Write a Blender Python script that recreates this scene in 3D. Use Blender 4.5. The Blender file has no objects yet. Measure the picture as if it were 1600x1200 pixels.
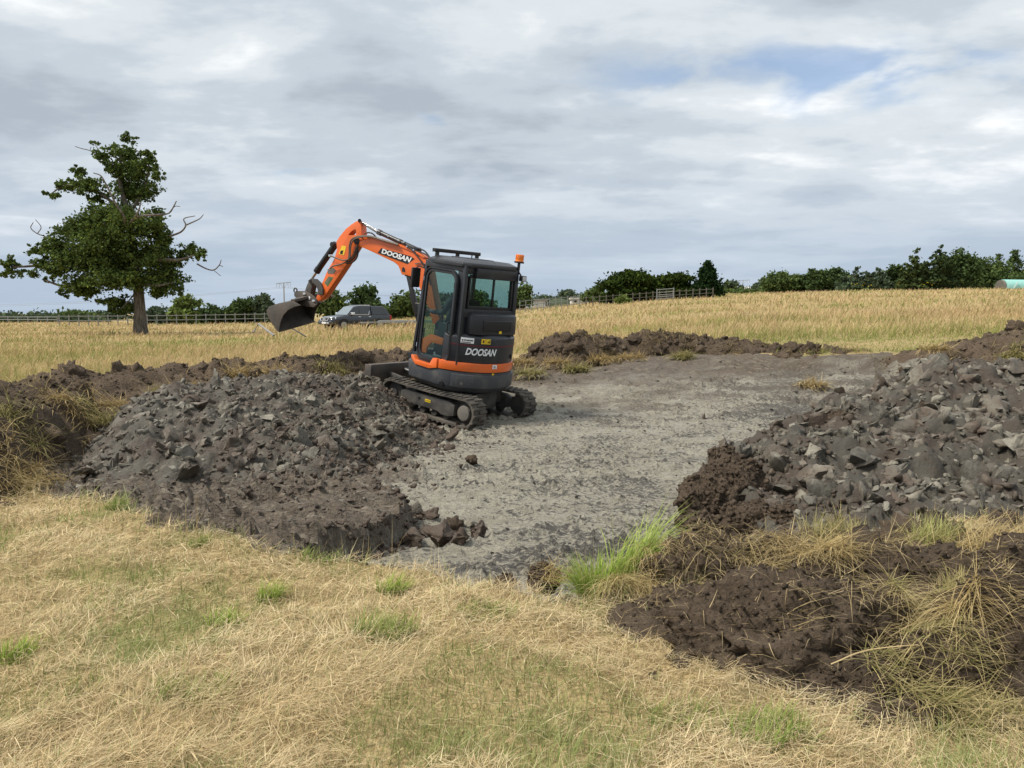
import bpy, bmesh, math, random
import numpy as np
from mathutils import Vector, Matrix, Euler

random.seed(7)
RNG = np.random.default_rng(11)
scene = bpy.context.scene
COL = scene.collection
R = math.radians

# ------------------------------------------------------------------ camera
CAM_Z = 1.55
FPX = 1190.0                       # focal length for a 1600 px wide picture
PITCH = math.atan2(110.0, FPX)     # horizon sits 110 px above the picture centre
cam_data = bpy.data.cameras.new('camera')
cam_data.sensor_width = 36.0
cam_data.lens = FPX / 1600.0 * 36.0
cam_data.clip_start = 0.05
cam_data.clip_end = 6000.0
cam = bpy.data.objects.new('camera', cam_data)
cam.location = (0, 0, CAM_Z)
cam.rotation_euler = (math.pi / 2 - PITCH, 0, 0)
COL.objects.link(cam)
scene.camera = cam

# ------------------------------------------------------------------ sky
SUN_EL, SUN_AZ = R(55), R(-105)      # azimuth measured from +Y towards +X
world = bpy.data.worlds.new('World')
scene.world = world
world.use_nodes = True
wt = world.node_tree
wt.nodes.clear()


def wn(kind, **kw):
    n = wt.nodes.new(kind)
    for k, v in kw.items():
        setattr(n, k, v)
    return n


def wmath(op, a, b=None, c=None, clamp=False):
    n = wn('ShaderNodeMath', operation=op, use_clamp=clamp)
    for i, v in enumerate((a, b, c)):
        if v is None:
            continue
        if isinstance(v, (int, float)):
            n.inputs[i].default_value = v
        else:
            wt.links.new(v, n.inputs[i])
    return n.outputs[0]


def wnoise(vec, scale, detail, rough, dist=0.0, lac=2.0):
    n = wn('ShaderNodeTexNoise')
    n.inputs['Scale'].default_value = scale
    n.inputs['Detail'].default_value = detail
    n.inputs['Roughness'].default_value = rough
    n.inputs['Distortion'].default_value = dist
    n.inputs['Lacunarity'].default_value = lac
    wt.links.new(vec, n.inputs['Vector'])
    return n.outputs[0]


def wcomb(x, y, z):
    n = wn('ShaderNodeCombineXYZ')
    for i, v in enumerate((x, y, z)):
        if isinstance(v, (int, float)):
            n.inputs[i].default_value = v
        else:
            wt.links.new(v, n.inputs[i])
    return n.outputs[0]


def wmap(v, a, b, c=0.0, d=1.0, smooth=True):
    n = wn('ShaderNodeMapRange', interpolation_type='SMOOTHSTEP' if smooth else 'LINEAR')
    wt.links.new(v, n.inputs['Value'])
    for k, val in zip(('From Min', 'From Max', 'To Min', 'To Max'), (a, b, c, d)):
        n.inputs[k].default_value = val
    return n.outputs[0]


def wmix(f, a, b):
    n = wn('ShaderNodeMix', data_type='RGBA')
    if isinstance(f, (int, float)):
        n.inputs[0].default_value = f
    else:
        wt.links.new(f, n.inputs[0])
    for i, v in ((6, a), (7, b)):
        if isinstance(v, tuple):
            n.inputs[i].default_value = (*v, 1)
        else:
            wt.links.new(v, n.inputs[i])
    return n.outputs[2]


tc = wn('ShaderNodeTexCoord')
sep = wn('ShaderNodeSeparateXYZ')
wt.links.new(tc.outputs['Generated'], sep.inputs[0])
DX, DY, DZ = sep.outputs
zc = wmath('MAXIMUM', DZ, 0.0)
den = wmath('ADD', zc, 0.16)
pxw, pyw = wmath('DIVIDE', DX, den), wmath('DIVIDE', DY, den)
plane = wcomb(pxw, pyw, 3.7)
# the cloud deck: broad banks, puffs within them, long streaks low down
big = wnoise(plane, 0.95, 5.0, 0.5, 0.15)
mid = wnoise(wcomb(wmath('MULTIPLY', pxw, 0.8), wmath('MULTIPLY', pyw, 1.15), 9.1), 2.2, 9.0, 0.57, 0.12)
fine = wnoise(plane, 6.5, 6.0, 0.55, 0.1)
streak = wnoise(wcomb(wmath('MULTIPLY', DX, 1.6), wmath('MULTIPLY', DY, 1.6), wmath('MULTIPLY', DZ, 17.0)), 1.5, 5.0, 0.5, 0.3)
v = wmath('ADD', wmath('MULTIPLY', big, 0.50), wmath('MULTIPLY', mid, 0.45))
v = wmath('ADD', v, wmath('MULTIPLY', fine, 0.07))
low = wmap(DZ, 0.02, 0.20, 1.0, 0.0)
v2 = wn('ShaderNodeMix', data_type='FLOAT')
wt.links.new(wmath('MULTIPLY', low, 0.6), v2.inputs[0])
wt.links.new(v, v2.inputs[2])
wt.links.new(streak, v2.inputs[3])
cloudv = v2.outputs[0]
ramp = wn('ShaderNodeValToRGB')
ramp.color_ramp.interpolation = 'EASE'
els = ramp.color_ramp.elements
els[0].position, els[0].color = 0.37, (0.36, 0.41, 0.47, 1)
els[1].position, els[1].color = 0.64, (0.90, 0.91, 0.91, 1)
e = els.new(0.465); e.color = (0.47, 0.525, 0.58, 1)
e = els.new(0.535); e.color = (0.60, 0.645, 0.68, 1)
wt.links.new(cloudv, ramp.inputs[0])
hz = wmap(DZ, -0.02, 0.24, 0.80, 0.0)
cloudc = wmix(hz, ramp.outputs[0], (0.345, 0.43, 0.545))
# thin spots where the blue comes through
gap = wnoise(wcomb(wmath('MULTIPLY', pxw, 1.0), wmath('MULTIPLY', pyw, 2.0), 1.4), 1.5, 5.0, 0.5, 0.5)
gapc = wmap(gap, 0.655, 0.80, 0.0, 0.9)
# the one gap in view, up to the right
ax = wmath('DIVIDE', wmath('SUBTRACT', wmath('DIVIDE', DX, DY), 0.42), 0.36)
az = wmath('DIVIDE', wmath('SUBTRACT', wmath('DIVIDE', DZ, DY), 0.297), 0.058)
rr = wmath('ADD', wmath('MULTIPLY', ax, ax), wmath('MULTIPLY', az, az))
front = wmath('GREATER_THAN', DY, 0.05)
hole = wmath('MULTIPLY', wmap(rr, 0.0, 1.3, 1.0, 0.0), front)
gn2 = wnoise(wcomb(wmath('MULTIPLY', DX, 1.0), DY, wmath('MULTIPLY', DZ, 3.0)), 5.5, 5.0, 0.5, 0.3)
hole = wmath('MULTIPLY', hole, wmap(gn2, 0.43, 0.58, 0.05, 1.0))
clear = wmath('MAXIMUM', wmath('MULTIPLY', hole, 0.78), wmath('MULTIPLY', gapc, 0.5), clamp=True)
sky = wn('ShaderNodeTexSky', sky_type='NISHITA')
sky.sun_disc = False
sky.sun_elevation = SUN_EL
sky.sun_rotation = SUN_AZ
sky.ozone_density = 2.0
bg_sky, bg_cloud = wn('ShaderNodeBackground'), wn('ShaderNodeBackground')
bg_sky.inputs[1].default_value = 0.09
wt.links.new(sky.outputs[0], bg_sky.inputs[0])
bg_cloud.inputs[1].default_value = 0.69
wt.links.new(cloudc, bg_cloud.inputs[0])
mixs = wn('ShaderNodeMixShader')
wt.links.new(clear, mixs.inputs[0])
wt.links.new(bg_cloud.outputs[0], mixs.inputs[1])
wt.links.new(bg_sky.outputs[0], mixs.inputs[2])
wout = wn('ShaderNodeOutputWorld')
wt.links.new(mixs.outputs[0], wout.inputs[0])

# ------------------------------------------------------------------ sun (veiled by cloud)
sl = bpy.data.lights.new('sun', 'SUN')
sl.energy = 2.7
sl.angle = R(14)
sl.color = (1.0, 0.94, 0.84)
sun = bpy.data.objects.new('sun', sl)
sdir = Vector((math.sin(SUN_AZ) * math.cos(SUN_EL), math.cos(SUN_AZ) * math.cos(SUN_EL), math.sin(SUN_EL)))
sun.rotation_euler = sdir.to_track_quat('Z', 'Y').to_euler()
sun.location = (0, 0, 60)
COL.objects.link(sun)

vs = scene.view_settings
vs.view_transform = 'Standard'
vs.look = 'None'
vs.exposure = 0.85
vs.gamma = 1.0
vs.use_curve_mapping = False
scene.cycles.use_denoising = True
scene.cycles.max_bounces = 6
scene.cycles.diffuse_bounces = 2
scene.cycles.glossy_bounces = 3
scene.cycles.transparent_max_bounces = 12
scene.cycles.transmission_bounces = 4
scene.cycles.caustics_reflective = False
scene.cycles.caustics_refractive = False

# ------------------------------------------------------------------ picture <-> place
SP, CP = math.sin(PITCH), math.cos(PITCH)


def ray(px, py):
    cx, cy = (px - 800.0) / FPX, (600.0 - py) / FPX
    return Vector((cx, CP + cy * SP, -SP + cy * CP))


def at(px, py, d):
    """the point seen at picture position (px, py), d metres ahead of the camera"""
    r = ray(px, py)
    return Vector((0, 0, CAM_Z)) + r * (d / r.y)


# ------------------------------------------------------------------ noise
_perm = np.random.default_rng(3).permutation(512).astype(np.int64)
_perm = np.concatenate([_perm, _perm, _perm])
_g3 = np.random.default_rng(5).normal(size=(512, 3))
_g3 /= np.linalg.norm(_g3, axis=1)[:, None]


def noise3(x, y, z):
    x, y, z = np.broadcast_arrays(np.asarray(x, float), np.asarray(y, float), np.asarray(z, float))
    xi, yi, zi = np.floor(x).astype(np.int64), np.floor(y).astype(np.int64), np.floor(z).astype(np.int64)
    xf, yf, zf = x - xi, y - yi, z - zi
    u, v_, w = xf**3 * (xf * (xf * 6 - 15) + 10), yf**3 * (yf * (yf * 6 - 15) + 10), zf**3 * (zf * (zf * 6 - 15) + 10)

    def g(dx, dy, dz):
        h = _perm[(_perm[(_perm[(xi + dx) & 511] + yi + dy) & 511] + zi + dz) & 511]
        gg = _g3[h]
        return gg[..., 0] * (xf - dx) + gg[..., 1] * (yf - dy) + gg[..., 2] * (zf - dz)
    x00 = g(0, 0, 0) * (1 - u) + g(1, 0, 0) * u
    x10 = g(0, 1, 0) * (1 - u) + g(1, 1, 0) * u
    x01 = g(0, 0, 1) * (1 - u) + g(1, 0, 1) * u
    x11 = g(0, 1, 1) * (1 - u) + g(1, 1, 1) * u
    return ((x00 * (1 - v_) + x10 * v_) * (1 - w) + (x01 * (1 - v_) + x11 * v_) * w) * 1.6


def fbm(x, y, z=0.0, octv=4, gain=0.5, ridged=False):
    s, a, f = 0.0, 1.0, 1.0
    for i in range(octv):
        n = noise3(np.asarray(x) * f + 17.3 * i, np.asarray(y) * f + 5.1 * i, np.asarray(z) * f + i * 2.7)
        s = s + a * ((1 - 2 * np.abs(n)) if ridged else n)
        a *= gain
        f *= 2.07
    return s


def worley(x, y, seed=0):
    """distance to the nearest and a random height for that cell"""
    x, y = np.asarray(x, float), np.asarray(y, float)
    xi, yi = np.floor(x).astype(np.int64), np.floor(y).astype(np.int64)
    best, hh2 = np.full(x.shape, 9.0), np.zeros(x.shape)
    for dx in (-1, 0, 1):
        for dy in (-1, 0, 1):
            h = _perm[(_perm[(xi + dx + seed) & 511] + yi + dy) & 511]
            fx, fy = ((h * 73) % 512) / 512.0, ((h * 151 + 37) % 512) / 512.0
            d = np.hypot(xi + dx + fx - x, yi + dy + fy - y)
            m = d < best
            best = np.where(m, d, best)
            hh2 = np.where(m, ((h * 211 + 11) % 512) / 512.0, hh2)
    return best, hh2


def sstep(a, b, v):
    t = np.clip((np.asarray(v, float) - a) / (b - a), 0, 1)
    return t * t * (3 - 2 * t)


# ------------------------------------------------------------------ lie of the land
def G(x, y):
    """undisturbed ground: rises gently away to the right"""
    x, y = np.asarray(x, float), np.asarray(y, float)
    yp = np.maximum(y, 0.0)
    s = 0.0256 + 0.0245 * np.tanh((x / (yp + 0.6) - 0.06) / 0.3)
    ye = np.where(yp < 85, yp, 85 + 30 * (1 - np.exp(-(yp - 85) / 30)))
    return ye * s * (0.25 + 0.75 * sstep(5, 16, yp))


def hitG(px, py, dz=0.0):
    r = ray(px, py)
    y = 6.0
    for _ in range(60):
        x = r.x / r.y * y
        z = float(G(x, y)) + dz
        y = 0.5 * y + 0.5 * (CAM_Z - z) / max(1e-6, -r.z / r.y)
        y = min(max(y, 0.5), 400)
    return (r.x / r.y * y, y)


def sdf_poly(poly, x, y):
    """signed distance, positive inside"""
    P = np.array(poly)
    Q = np.roll(P, -1, axis=0)
    d2 = np.full(x.shape, 1e9)
    ins = np.zeros(x.shape, bool)
    for (ax_, ay_), (bx_, by_) in zip(P, Q):
        ex, ey = bx_ - ax_, by_ - ay_
        wx, wy = x - ax_, y - ay_
        t = np.clip((wx * ex + wy * ey) / (ex * ex + ey * ey + 1e-12), 0, 1)
        d2 = np.minimum(d2, (wx - ex * t)**2 + (wy - ey * t)**2)
        c = ((ay_ <= y) & (by_ > y)) | ((by_ <= y) & (ay_ > y))
        xs = ax_ + (y - ay_) / np.where(abs(ey) < 1e-9, 1e-9, ey) * ex
        ins ^= c & (x < xs)
    return np.where(ins, 1, -1) * np.sqrt(d2)


PIT = [hitG(*p) for p in [(60, 768), (160, 790), (280, 826), (380, 850), (440, 868), (520, 876), (560, 884), (640, 893),
                          (740, 912), (860, 925), (950, 945), (1040, 930), (1200, 880), (1500, 800)]]
PIT += [(7.6, 9.5), (7.9, 12.0), (8.0, 14.6), hitG(1380, 553), hitG(1280, 556), hitG(1150, 553), hitG(1000, 548),
        hitG(860, 552), hitG(700, 560), (-3.0, 14.2), (-5.2, 11.5), (-5.4, 8.6)]
SHELF = [hitG(*p, -0.06) for p in [(40, 768), (160, 800), (280, 850), (380, 890), (425, 884), (452, 866), (520, 842), (600, 815), (642, 790),
                                   (612, 768), (560, 740), (420, 700), (200, 680), (40, 720)]]


def base(x, y, detail=True):
    """ground height, pit included; returns height, pit distance, shelf distance"""
    x, y = np.asarray(x, float), np.asarray(y, float)
    g = G(x, y)
    wob = 0.10 * noise3(x * 2.3, y * 2.3, 1.0) + 0.05 * noise3(x * 7, y * 7, 2.0) if detail else 0.0
    sd = sdf_poly(PIT, x, y) + wob
    ss = sdf_poly(SHELF, x, y) + (0.08 * noise3(x * 3.1, y * 3.1, 4.0) + 0.04 * noise3(x * 9, y * 9, 6.0) if detail else 0.0)
    q = (y - 12.5) / 0.6
    fl = -0.42 + 0.0265 * y + 0.17 * 0.6 * np.where(q > 20, q, np.log1p(np.exp(np.minimum(q, 20))))
    fl = np.minimum(fl, g - 0.03)
    sh = g - 0.05 - 0.02 * np.clip(ss, 0, 1)
    ts = sstep(-0.045, 0.02, ss)
    inner = fl * (1 - ts) + np.maximum(sh, fl) * ts
    edge = np.where(y < 9, 0.10, 0.5)
    t = sstep(0, 1, sd / edge)
    h = g * (1 - t) + inner * t
    if detail:
        near = 1 - sstep(18, 40, y)
        lawn = (1 - t)
        h = h + lawn * near * (0.035 * noise3(x * 1.1, y * 1.1, 0.0) + 0.034 * noise3(x * 3.0, y * 3.0, 7.7) + 0.018 * noise3(x * 7, y * 7, 3.3))
        h = h + lawn * (1 - near) * 0.10 * noise3(x * 0.15, y * 0.15, 0.0)
        # churned clay: smears pulled along the bucket's path, torn crumbs between them
        a_ = 0.42
        xr, yr = x * math.cos(a_) + y * math.sin(a_), -x * math.sin(a_) + y * math.cos(a_)
        rg = fbm(xr * 3.0, yr * 9.0, 2.0, 3, 0.55)
        cr = np.maximum(0, fbm(x * 9, y * 15, 5.0, 3, 0.6) - 0.05)
        patch = sstep(-0.5, 0.35, noise3(x * 0.55, y * 0.55, 12.0))
        mud = t * (0.018 * rg + (0.042 + 0.055 * patch) * cr + 0.03 * noise3(x * 0.9, y * 0.9, 8.0))
        # ruts left by the tracks, and a drag line
        mud = mud + t * 0.030 * np.maximum(0, noise3(x * 0.35 + 0.5 * y, y * 0.06, 21.0)) * sstep(8, 12, y)
        band = sstep(0.02, 0.35, noise3(yr * 0.75, xr * 0.10, 33.0))
        mud = mud + t * 0.024 * band * np.sin(xr * 2 * math.pi / 0.16 + 2.0 * noise3(x, y, 3.0)) * (0.4 + 0.6 * sstep(8.5, 10.5, y))
        mud = mud + t * 0.045 * np.maximum(0, 1 - np.abs(noise3(yr * 1.1, xr * 0.14, 55.0)) * 11)
        h = h + mud * np.where(ts * t > 0.5, 1.6, 1.0)
    return h, sd, np.where(sd > 0, ss, -1.0)


def H(x, y):
    return base(x, y)[0]


# ------------------------------------------------------------------ mesh helpers
def mesh_np(name, V, tris=None, quads=None, cols=None, smooth=False):
    me = bpy.data.meshes.new(name)
    nt = 0 if tris is None else len(tris)
    nq = 0 if quads is None else len(quads)
    me.vertices.add(len(V))
    me.vertices.foreach_set('co', np.asarray(V, np.float32).ravel())
    loops = []
    if nt:
        loops.append(np.asarray(tris, np.int32).ravel())
    if nq:
        loops.append(np.asarray(quads, np.int32).ravel())
    lp = np.concatenate(loops)
    me.loops.add(len(lp))
    me.loops.foreach_set('vertex_index', lp)
    me.polygons.add(nt + nq)
    st = np.concatenate([np.arange(nt) * 3, nt * 3 + np.arange(nq) * 4]).astype(np.int32)
    me.polygons.foreach_set('loop_start', st)
    me.polygons.foreach_set('use_smooth', np.full(nt + nq, smooth))
    if cols is not None:
        a = me.attributes.new('col', 'FLOAT_COLOR', 'POINT')
        c = np.ones((len(V), 4), np.float32)
        c[:, :3] = cols
        a.data.foreach_set('color', c.ravel())
    me.update(calc_edges=True)
    return me


def link(name, me, mat=None, parent=None):
    o = bpy.data.objects.new(name, me)
    COL.objects.link(o)
    if mat is not None and me is not None and len(me.materials) == 0:
        me.materials.append(mat)
    if parent is not None:
        o.parent = parent
    return o


def tag(o, label=None, cat=None, group=None, kind=None):
    if label:
        o['label'] = label
    if cat:
        o['category'] = cat
    if group:
        o['group'] = group
    if kind:
        o['kind'] = kind
    return o


def empty(name, loc=(0, 0, 0), rot=None):
    o = bpy.data.objects.new(name, None)
    o.location = loc
    if rot is not None:
        o.rotation_euler = rot
    o.empty_display_size = 0.2
    COL.objects.link(o)
    return o


# ------------------------------------------------------------------ materials
class NT:
    def __init__(self, name):
        self.m = bpy.data.materials.new(name)
        self.m.use_nodes = True
        self.t = self.m.node_tree
        self.t.nodes.clear()
        self.out = self.t.nodes.new('ShaderNodeOutputMaterial')

    def n(self, kind, ins=None, **kw):
        n = self.t.nodes.new(kind)
        for k, v_ in kw.items():
            setattr(n, k, v_)
        for k, v_ in (ins or {}).items():
            self.set(n.inputs[k], v_)
        return n

    def set(self, sock, v_):
        if isinstance(v_, bpy.types.NodeSocket):
            self.t.links.new(v_, sock)
        elif isinstance(v_, tuple) and len(v_) == 3 and sock.type == 'RGBA':
            sock.default_value = (*v_, 1)
        else:
            sock.default_value = v_

    def math(self, op, a, b=0.0, clamp=False):
        return self.n('ShaderNodeMath', {0: a, 1: b}, operation=op, use_clamp=clamp).outputs[0]

    def mix(self, f, a, b, bt='MIX'):
        return self.n('ShaderNodeMix', {0: f, 6: a, 7: b}, data_type='RGBA', blend_type=bt).outputs[2]

    def rng(self, v_, a, b, c=0.0, d=1.0):
        return self.n('ShaderNodeMapRange', {'Value': v_, 'From Min': a, 'From Max': b, 'To Min': c, 'To Max': d}).outputs[0]

    def noise(self, vec, scale, detail=4.0, rough=0.55, dist=0.0):
        return self.n('ShaderNodeTexNoise', {'Vector': vec, 'Scale': scale, 'Detail': detail, 'Roughness': rough, 'Distortion': dist}).outputs[0]

    def vor(self, vec, scale, feat='F1', out=0):
        return self.n('ShaderNodeTexVoronoi', {'Vector': vec, 'Scale': scale}, feature=feat).outputs[out]

    def pos(self):
        return self.n('ShaderNodeNewGeometry').outputs['Position']

    def obj(self):
        return self.n('ShaderNodeTexCoord').outputs['Object']

    def stretch(self, vec, sc, rot=(0, 0, 0)):
        return self.n('ShaderNodeMapping', {'Vector': vec, 'Scale': sc, 'Rotation': rot}).outputs[0]

    def bump(self, h, strength, dist, normal=None):
        ins = {'Height': h, 'Strength': strength, 'Distance': dist}
        if normal is not None:
            ins['Normal'] = normal
        return self.n('ShaderNodeBump', ins).outputs[0]

    def surf(self, color, rough=0.6, metal=0.0, spec=0.5, normal=None, **extra):
        b = self.n('ShaderNodeBsdfPrincipled', {'Base Color': color, 'Roughness': rough, 'Metallic': metal, 'Specular IOR Level': spec})
        if normal is not None:
            self.set(b.inputs['Normal'], normal)
        for k, v_ in extra.items():
            self.set(b.inputs[k.replace('_', ' ')], v_)
        self.t.links.new(b.outputs[0], self.out.inputs[0])
        return self.m


def rnd_id(k):
    """a random number for each object and each loose piece"""
    oi = k.n('ShaderNodeObjectInfo').outputs['Random']
    gi = k.n('ShaderNodeNewGeometry').outputs['Random Per Island']
    return k.math('FRACT', k.math('ADD', oi, gi))


def mat_clay(name, c_dark, c_mid, c_light, brown, brown_amt, rough=0.5):
    k = NT(name)
    p = k.pos()
    n1 = k.noise(p, 3.0, 5, 0.6)
    n2 = k.noise(p, 26.0, 5, 0.65)
    n3 = k.noise(p, 90.0, 4, 0.6)
    r = rnd_id(k)
    f = k.math('ADD', k.math('MULTIPLY', n2, 0.55), k.math('MULTIPLY', r, 0.45))
    c = k.mix(k.rng(f, 0.25, 0.55), c_dark, c_mid)
    c = k.mix(k.rng(f, 0.52, 0.78), c, c_light)
    b = k.math('ADD', k.rng(n1, 0.5 - brown_amt * 0.25, 0.72 - brown_amt * 0.25), k.rng(r, 0.86, 0.9, 0.0, 0.6), clamp=True)
    c = k.mix(b, c, brown)
    hgt = k.math('ADD', k.math('MULTIPLY', n2, 0.7), k.math('MULTIPLY', n3, 0.3))
    nm = k.bump(hgt, 0.75, 0.03)
    return k.surf(c, k.rng(n2, 0.3, 0.7, rough - 0.12, rough + 0.22), spec=0.4, normal=nm)


def mat_topsoil(name, c1=(0.050, 0.036, 0.025), c2=(0.185, 0.138, 0.098)):
    k = NT(name)
    p = k.pos()
    n1, n2, n3 = k.noise(p, 5, 5, 0.6), k.noise(p, 38, 6, 0.7), k.noise(p, 130, 4, 0.7)
    vo = k.vor(p, 34)
    r = rnd_id(k)
    f = k.math('ADD', k.math('MULTIPLY', n2, 0.6), k.math('ADD', k.math('MULTIPLY', n1, 0.3), k.math('MULTIPLY', r, 0.14)))
    c = k.mix(k.rng(f, 0.32, 0.72), c1, c2)
    c = k.mix(k.rng(n3, 0.66, 0.78, 0.0, 0.5), c, (0.12, 0.095, 0.066))
    hgt = k.math('ADD', k.math('MULTIPLY', n2, 0.6), k.math('SUBTRACT', k.math('MULTIPLY', n3, 0.35), k.math('MULTIPLY', vo, 0.4)))
    nm = k.bump(hgt, 1.0, 0.06)
    return k.surf(c, 0.92, spec=0.2, normal=nm)


def mat_blade(name, trans=0.35):
    k = NT(name)
    c = k.n('ShaderNodeAttribute', attribute_name='col').outputs['Color']
    d = k.n('ShaderNodeBsdfDiffuse', {'Color': c})
    tr = k.n('ShaderNodeBsdfTranslucent', {'Color': c})
    m1 = k.n('ShaderNodeMixShader', {0: trans, 1: d.outputs[0], 2: tr.outputs[0]})
    k.t.links.new(m1.outputs[0], k.out.inputs[0])
    return k.m


def mat_plain(name, col, rough=0.5, metal=0.0, spec=0.5, dirt=0.0, dirtcol=(0.16, 0.13, 0.10), var=0.12, bump=0.0, coat=0.0):
    k = NT(name)
    p = k.obj()
    n1, n2 = k.noise(p, 4.0, 5, 0.6), k.noise(p, 40.0, 4, 0.6)
    c = k.mix(k.rng(n1, 0.3, 0.7), tuple(x * (1 - var) for x in col), tuple(min(1, x * (1 + var)) for x in col))
    ro = k.rng(n2, 0.3, 0.7, max(0.02, rough - 0.08), min(1, rough + 0.08))
    if dirt > 0:
        d = k.math('MULTIPLY', k.rng(k.math('ADD', k.math('MULTIPLY', n1, 0.65), k.math('MULTIPLY', n2, 0.35)), 0.62 - 0.3 * dirt, 0.72), min(1.0, 0.35 + dirt), clamp=True)
        c = k.mix(d, c, dirtcol)
        ro = k.math('ADD', ro, k.math('MULTIPLY', d, 0.35), clamp=True)
    nm = k.bump(n2, bump, 0.01) if bump else None
    ex = {'Coat_Weight': coat} if coat else {}
    return k.surf(c, ro, metal, spec, nm, **ex)


def mat_glass(name, tint=(0.50, 0.66, 0.62), refl=0.9):
    k = NT(name)
    t = k.n('ShaderNodeBsdfTransparent', {'Color': tint})
    g = k.n('ShaderNodeBsdfGlossy', {'Color': (0.9, 0.95, 0.95), 'Roughness': 0.03})
    fa = k.n('ShaderNodeLayerWeight', {'Blend': 0.5}).outputs['Facing']
    f5 = k.math('ADD', k.math('MULTIPLY', k.math('POWER', fa, 5.0), 0.9), 0.035)
    m = k.n('ShaderNodeMixShader', {0: k.math('MULTIPLY', f5, refl), 1: t.outputs[0], 2: g.outputs[0]})
    k.t.links.new(m.outputs[0], k.out.inputs[0])
    return k.m


M = {}
M['clay'] = mat_clay('clay', (0.056, 0.050, 0.040), (0.142, 0.129, 0.101), (0.300, 0.278, 0.222), (0.085, 0.062, 0.044), 0.25)
M['clay_base_shade'] = mat_clay('clay_base_shade', (0.026, 0.023, 0.018), (0.066, 0.059, 0.046), (0.145, 0.132, 0.104), (0.050, 0.036, 0.026), 0.3, 0.65)  # heap surface under the lumps, darkened to paint shade into the gaps
M['clay_brown'] = mat_clay('clay_brown', (0.050, 0.040, 0.030), (0.100, 0.081, 0.062), (0.175, 0.153, 0.123), (0.068, 0.047, 0.033), 0.9, 0.62)
M['clay_dark'] = mat_clay('clay_dark', (0.030, 0.027, 0.023), (0.070, 0.064, 0.054), (0.140, 0.130, 0.108), (0.055, 0.040, 0.030), 0.3, 0.6)
M['topsoil'] = mat_topsoil('topsoil')
M['blade'] = mat_blade('grass_blade', 0.30)
M['leaf'] = mat_blade('leaf', 0.22)


# --- ground and pit surfaces
def make_ground_mat():
    k = NT('turf')
    p = k.pos()
    n1, n2, n3 = k.noise(p, 0.7, 4, 0.55), k.noise(p, 5.0, 5, 0.6), k.noise(p, 60.0, 4, 0.7)
    st = k.noise(k.stretch(p, (90, 14, 10), (0, 0, 0.7)), 1.0, 3, 0.6)
    straw = k.mix(k.rng(n3, 0.3, 0.7), (0.24, 0.17, 0.085), (0.50, 0.385, 0.20))
    straw = k.mix(k.rng(st, 0.55, 0.75, 0, 0.5), straw, (0.56, 0.45, 0.27))
    green = k.mix(k.rng(n3, 0.3, 0.7), (0.09, 0.12, 0.03), (0.22, 0.25, 0.08))
    c = k.mix(k.rng(k.math('ADD', k.math('MULTIPLY', n1, 0.6), k.math('MULTIPLY', n2, 0.4)), 0.50, 0.66, 0.0, 0.75), straw, green)
    nm = k.bump(k.math('ADD', n3, st), 0.7, 0.03)
    return k.surf(c, 0.95, spec=0.1, normal=nm)


def make_pit_mat():
    k = NT('churned_clay')
    p = k.pos()
    br = k.n('ShaderNodeAttribute', attribute_name='col').outputs['Color']
    sep_ = k.n('ShaderNodeSeparateColor', {0: br})
    brown, wet = sep_.outputs[0], sep_.outputs[1]
    n1 = k.noise(k.stretch(p, (1.0, 2.6, 1.0), (0, 0, -0.5)), 1.0, 5, 0.6, 0.4)
    sm = k.noise(k.stretch(p, (3.2, 22, 6), (0, 0, -0.42)), 1.0, 7, 0.66, 0.5)
    fl = k.noise(k.stretch(p, (22, 40, 22), (0, 0, -0.2)), 1.0, 5, 0.62, 0.3)
    n3 = k.noise(p, 95, 4, 0.65)
    pale = k.mix(k.rng(sm, 0.35, 0.7), (0.235, 0.216, 0.170), (0.41, 0.382, 0.308))
    damp_shade = k.mix(k.rng(n3, 0.35, 0.65), (0.060, 0.056, 0.052), (0.125, 0.115, 0.10))  # dark flecks: damp clay, plus shade around crumbs put into the colour
    f = k.math('ADD', k.math('MULTIPLY', fl, 0.52), k.math('MULTIPLY', sm, 0.48))
    f = k.math('ADD', f, k.math('MULTIPLY', k.math('SUBTRACT', n1, 0.5), 0.38))
    f = k.math('ADD', f, k.math('MULTIPLY', wet, 0.11))
    grey = k.mix(k.rng(f, 0.515, 0.59), pale, damp_shade)
    bc = k.mix(k.rng(fl, 0.3, 0.7), (0.060, 0.046, 0.033), (0.165, 0.131, 0.096))
    bc = k.mix(k.rng(sm, 0.53, 0.66, 0, 0.75), bc, (0.29, 0.255, 0.20))
    c = k.mix(k.rng(k.math('ADD', brown, k.math('MULTIPLY', k.math('SUBTRACT', n1, 0.5), 0.9)), 0.3, 0.7), grey, bc)
    ro = k.rng(f, 0.46, 0.58, 0.36, 0.80)
    hh = k.math('ADD', k.math('MULTIPLY', fl, 0.8), k.math('MULTIPLY', n3, 0.25))
    nm = k.bump(hh, 1.0, 0.06)
    return k.surf(c, ro, spec=0.38, normal=nm)


M['turf'] = make_ground_mat()
M['pit'] = make_pit_mat()

# ------------------------------------------------------------------ ground sheet and pit floor
ys = [1.2]
while ys[-1] < 18.6:
    ys.append(ys[-1] + max(0.012, 0.0052 * ys[-1]))
ys = np.array(ys)
us = np.linspace(-1.02, 1.02, 380)
YY, UU = np.meshgrid(ys, us, indexing='ij')
XX = UU * (YY + 0.6)
hh_, sd_, ss_ = base(XX, YY)
nr, nc = XX.shape
Vf = np.stack([XX, YY, hh_], -1).reshape(-1, 3)
idx = np.arange(nr * nc).reshape(nr, nc)
Q = np.stack([idx[:-1, :-1], idx[:-1, 1:], idx[1:, 1:], idx[1:, :-1]], -1).reshape(-1, 4)
sdq = sd_.ravel()[Q].mean(1)
Qpit = Q[sdq > 0.0]
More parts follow.
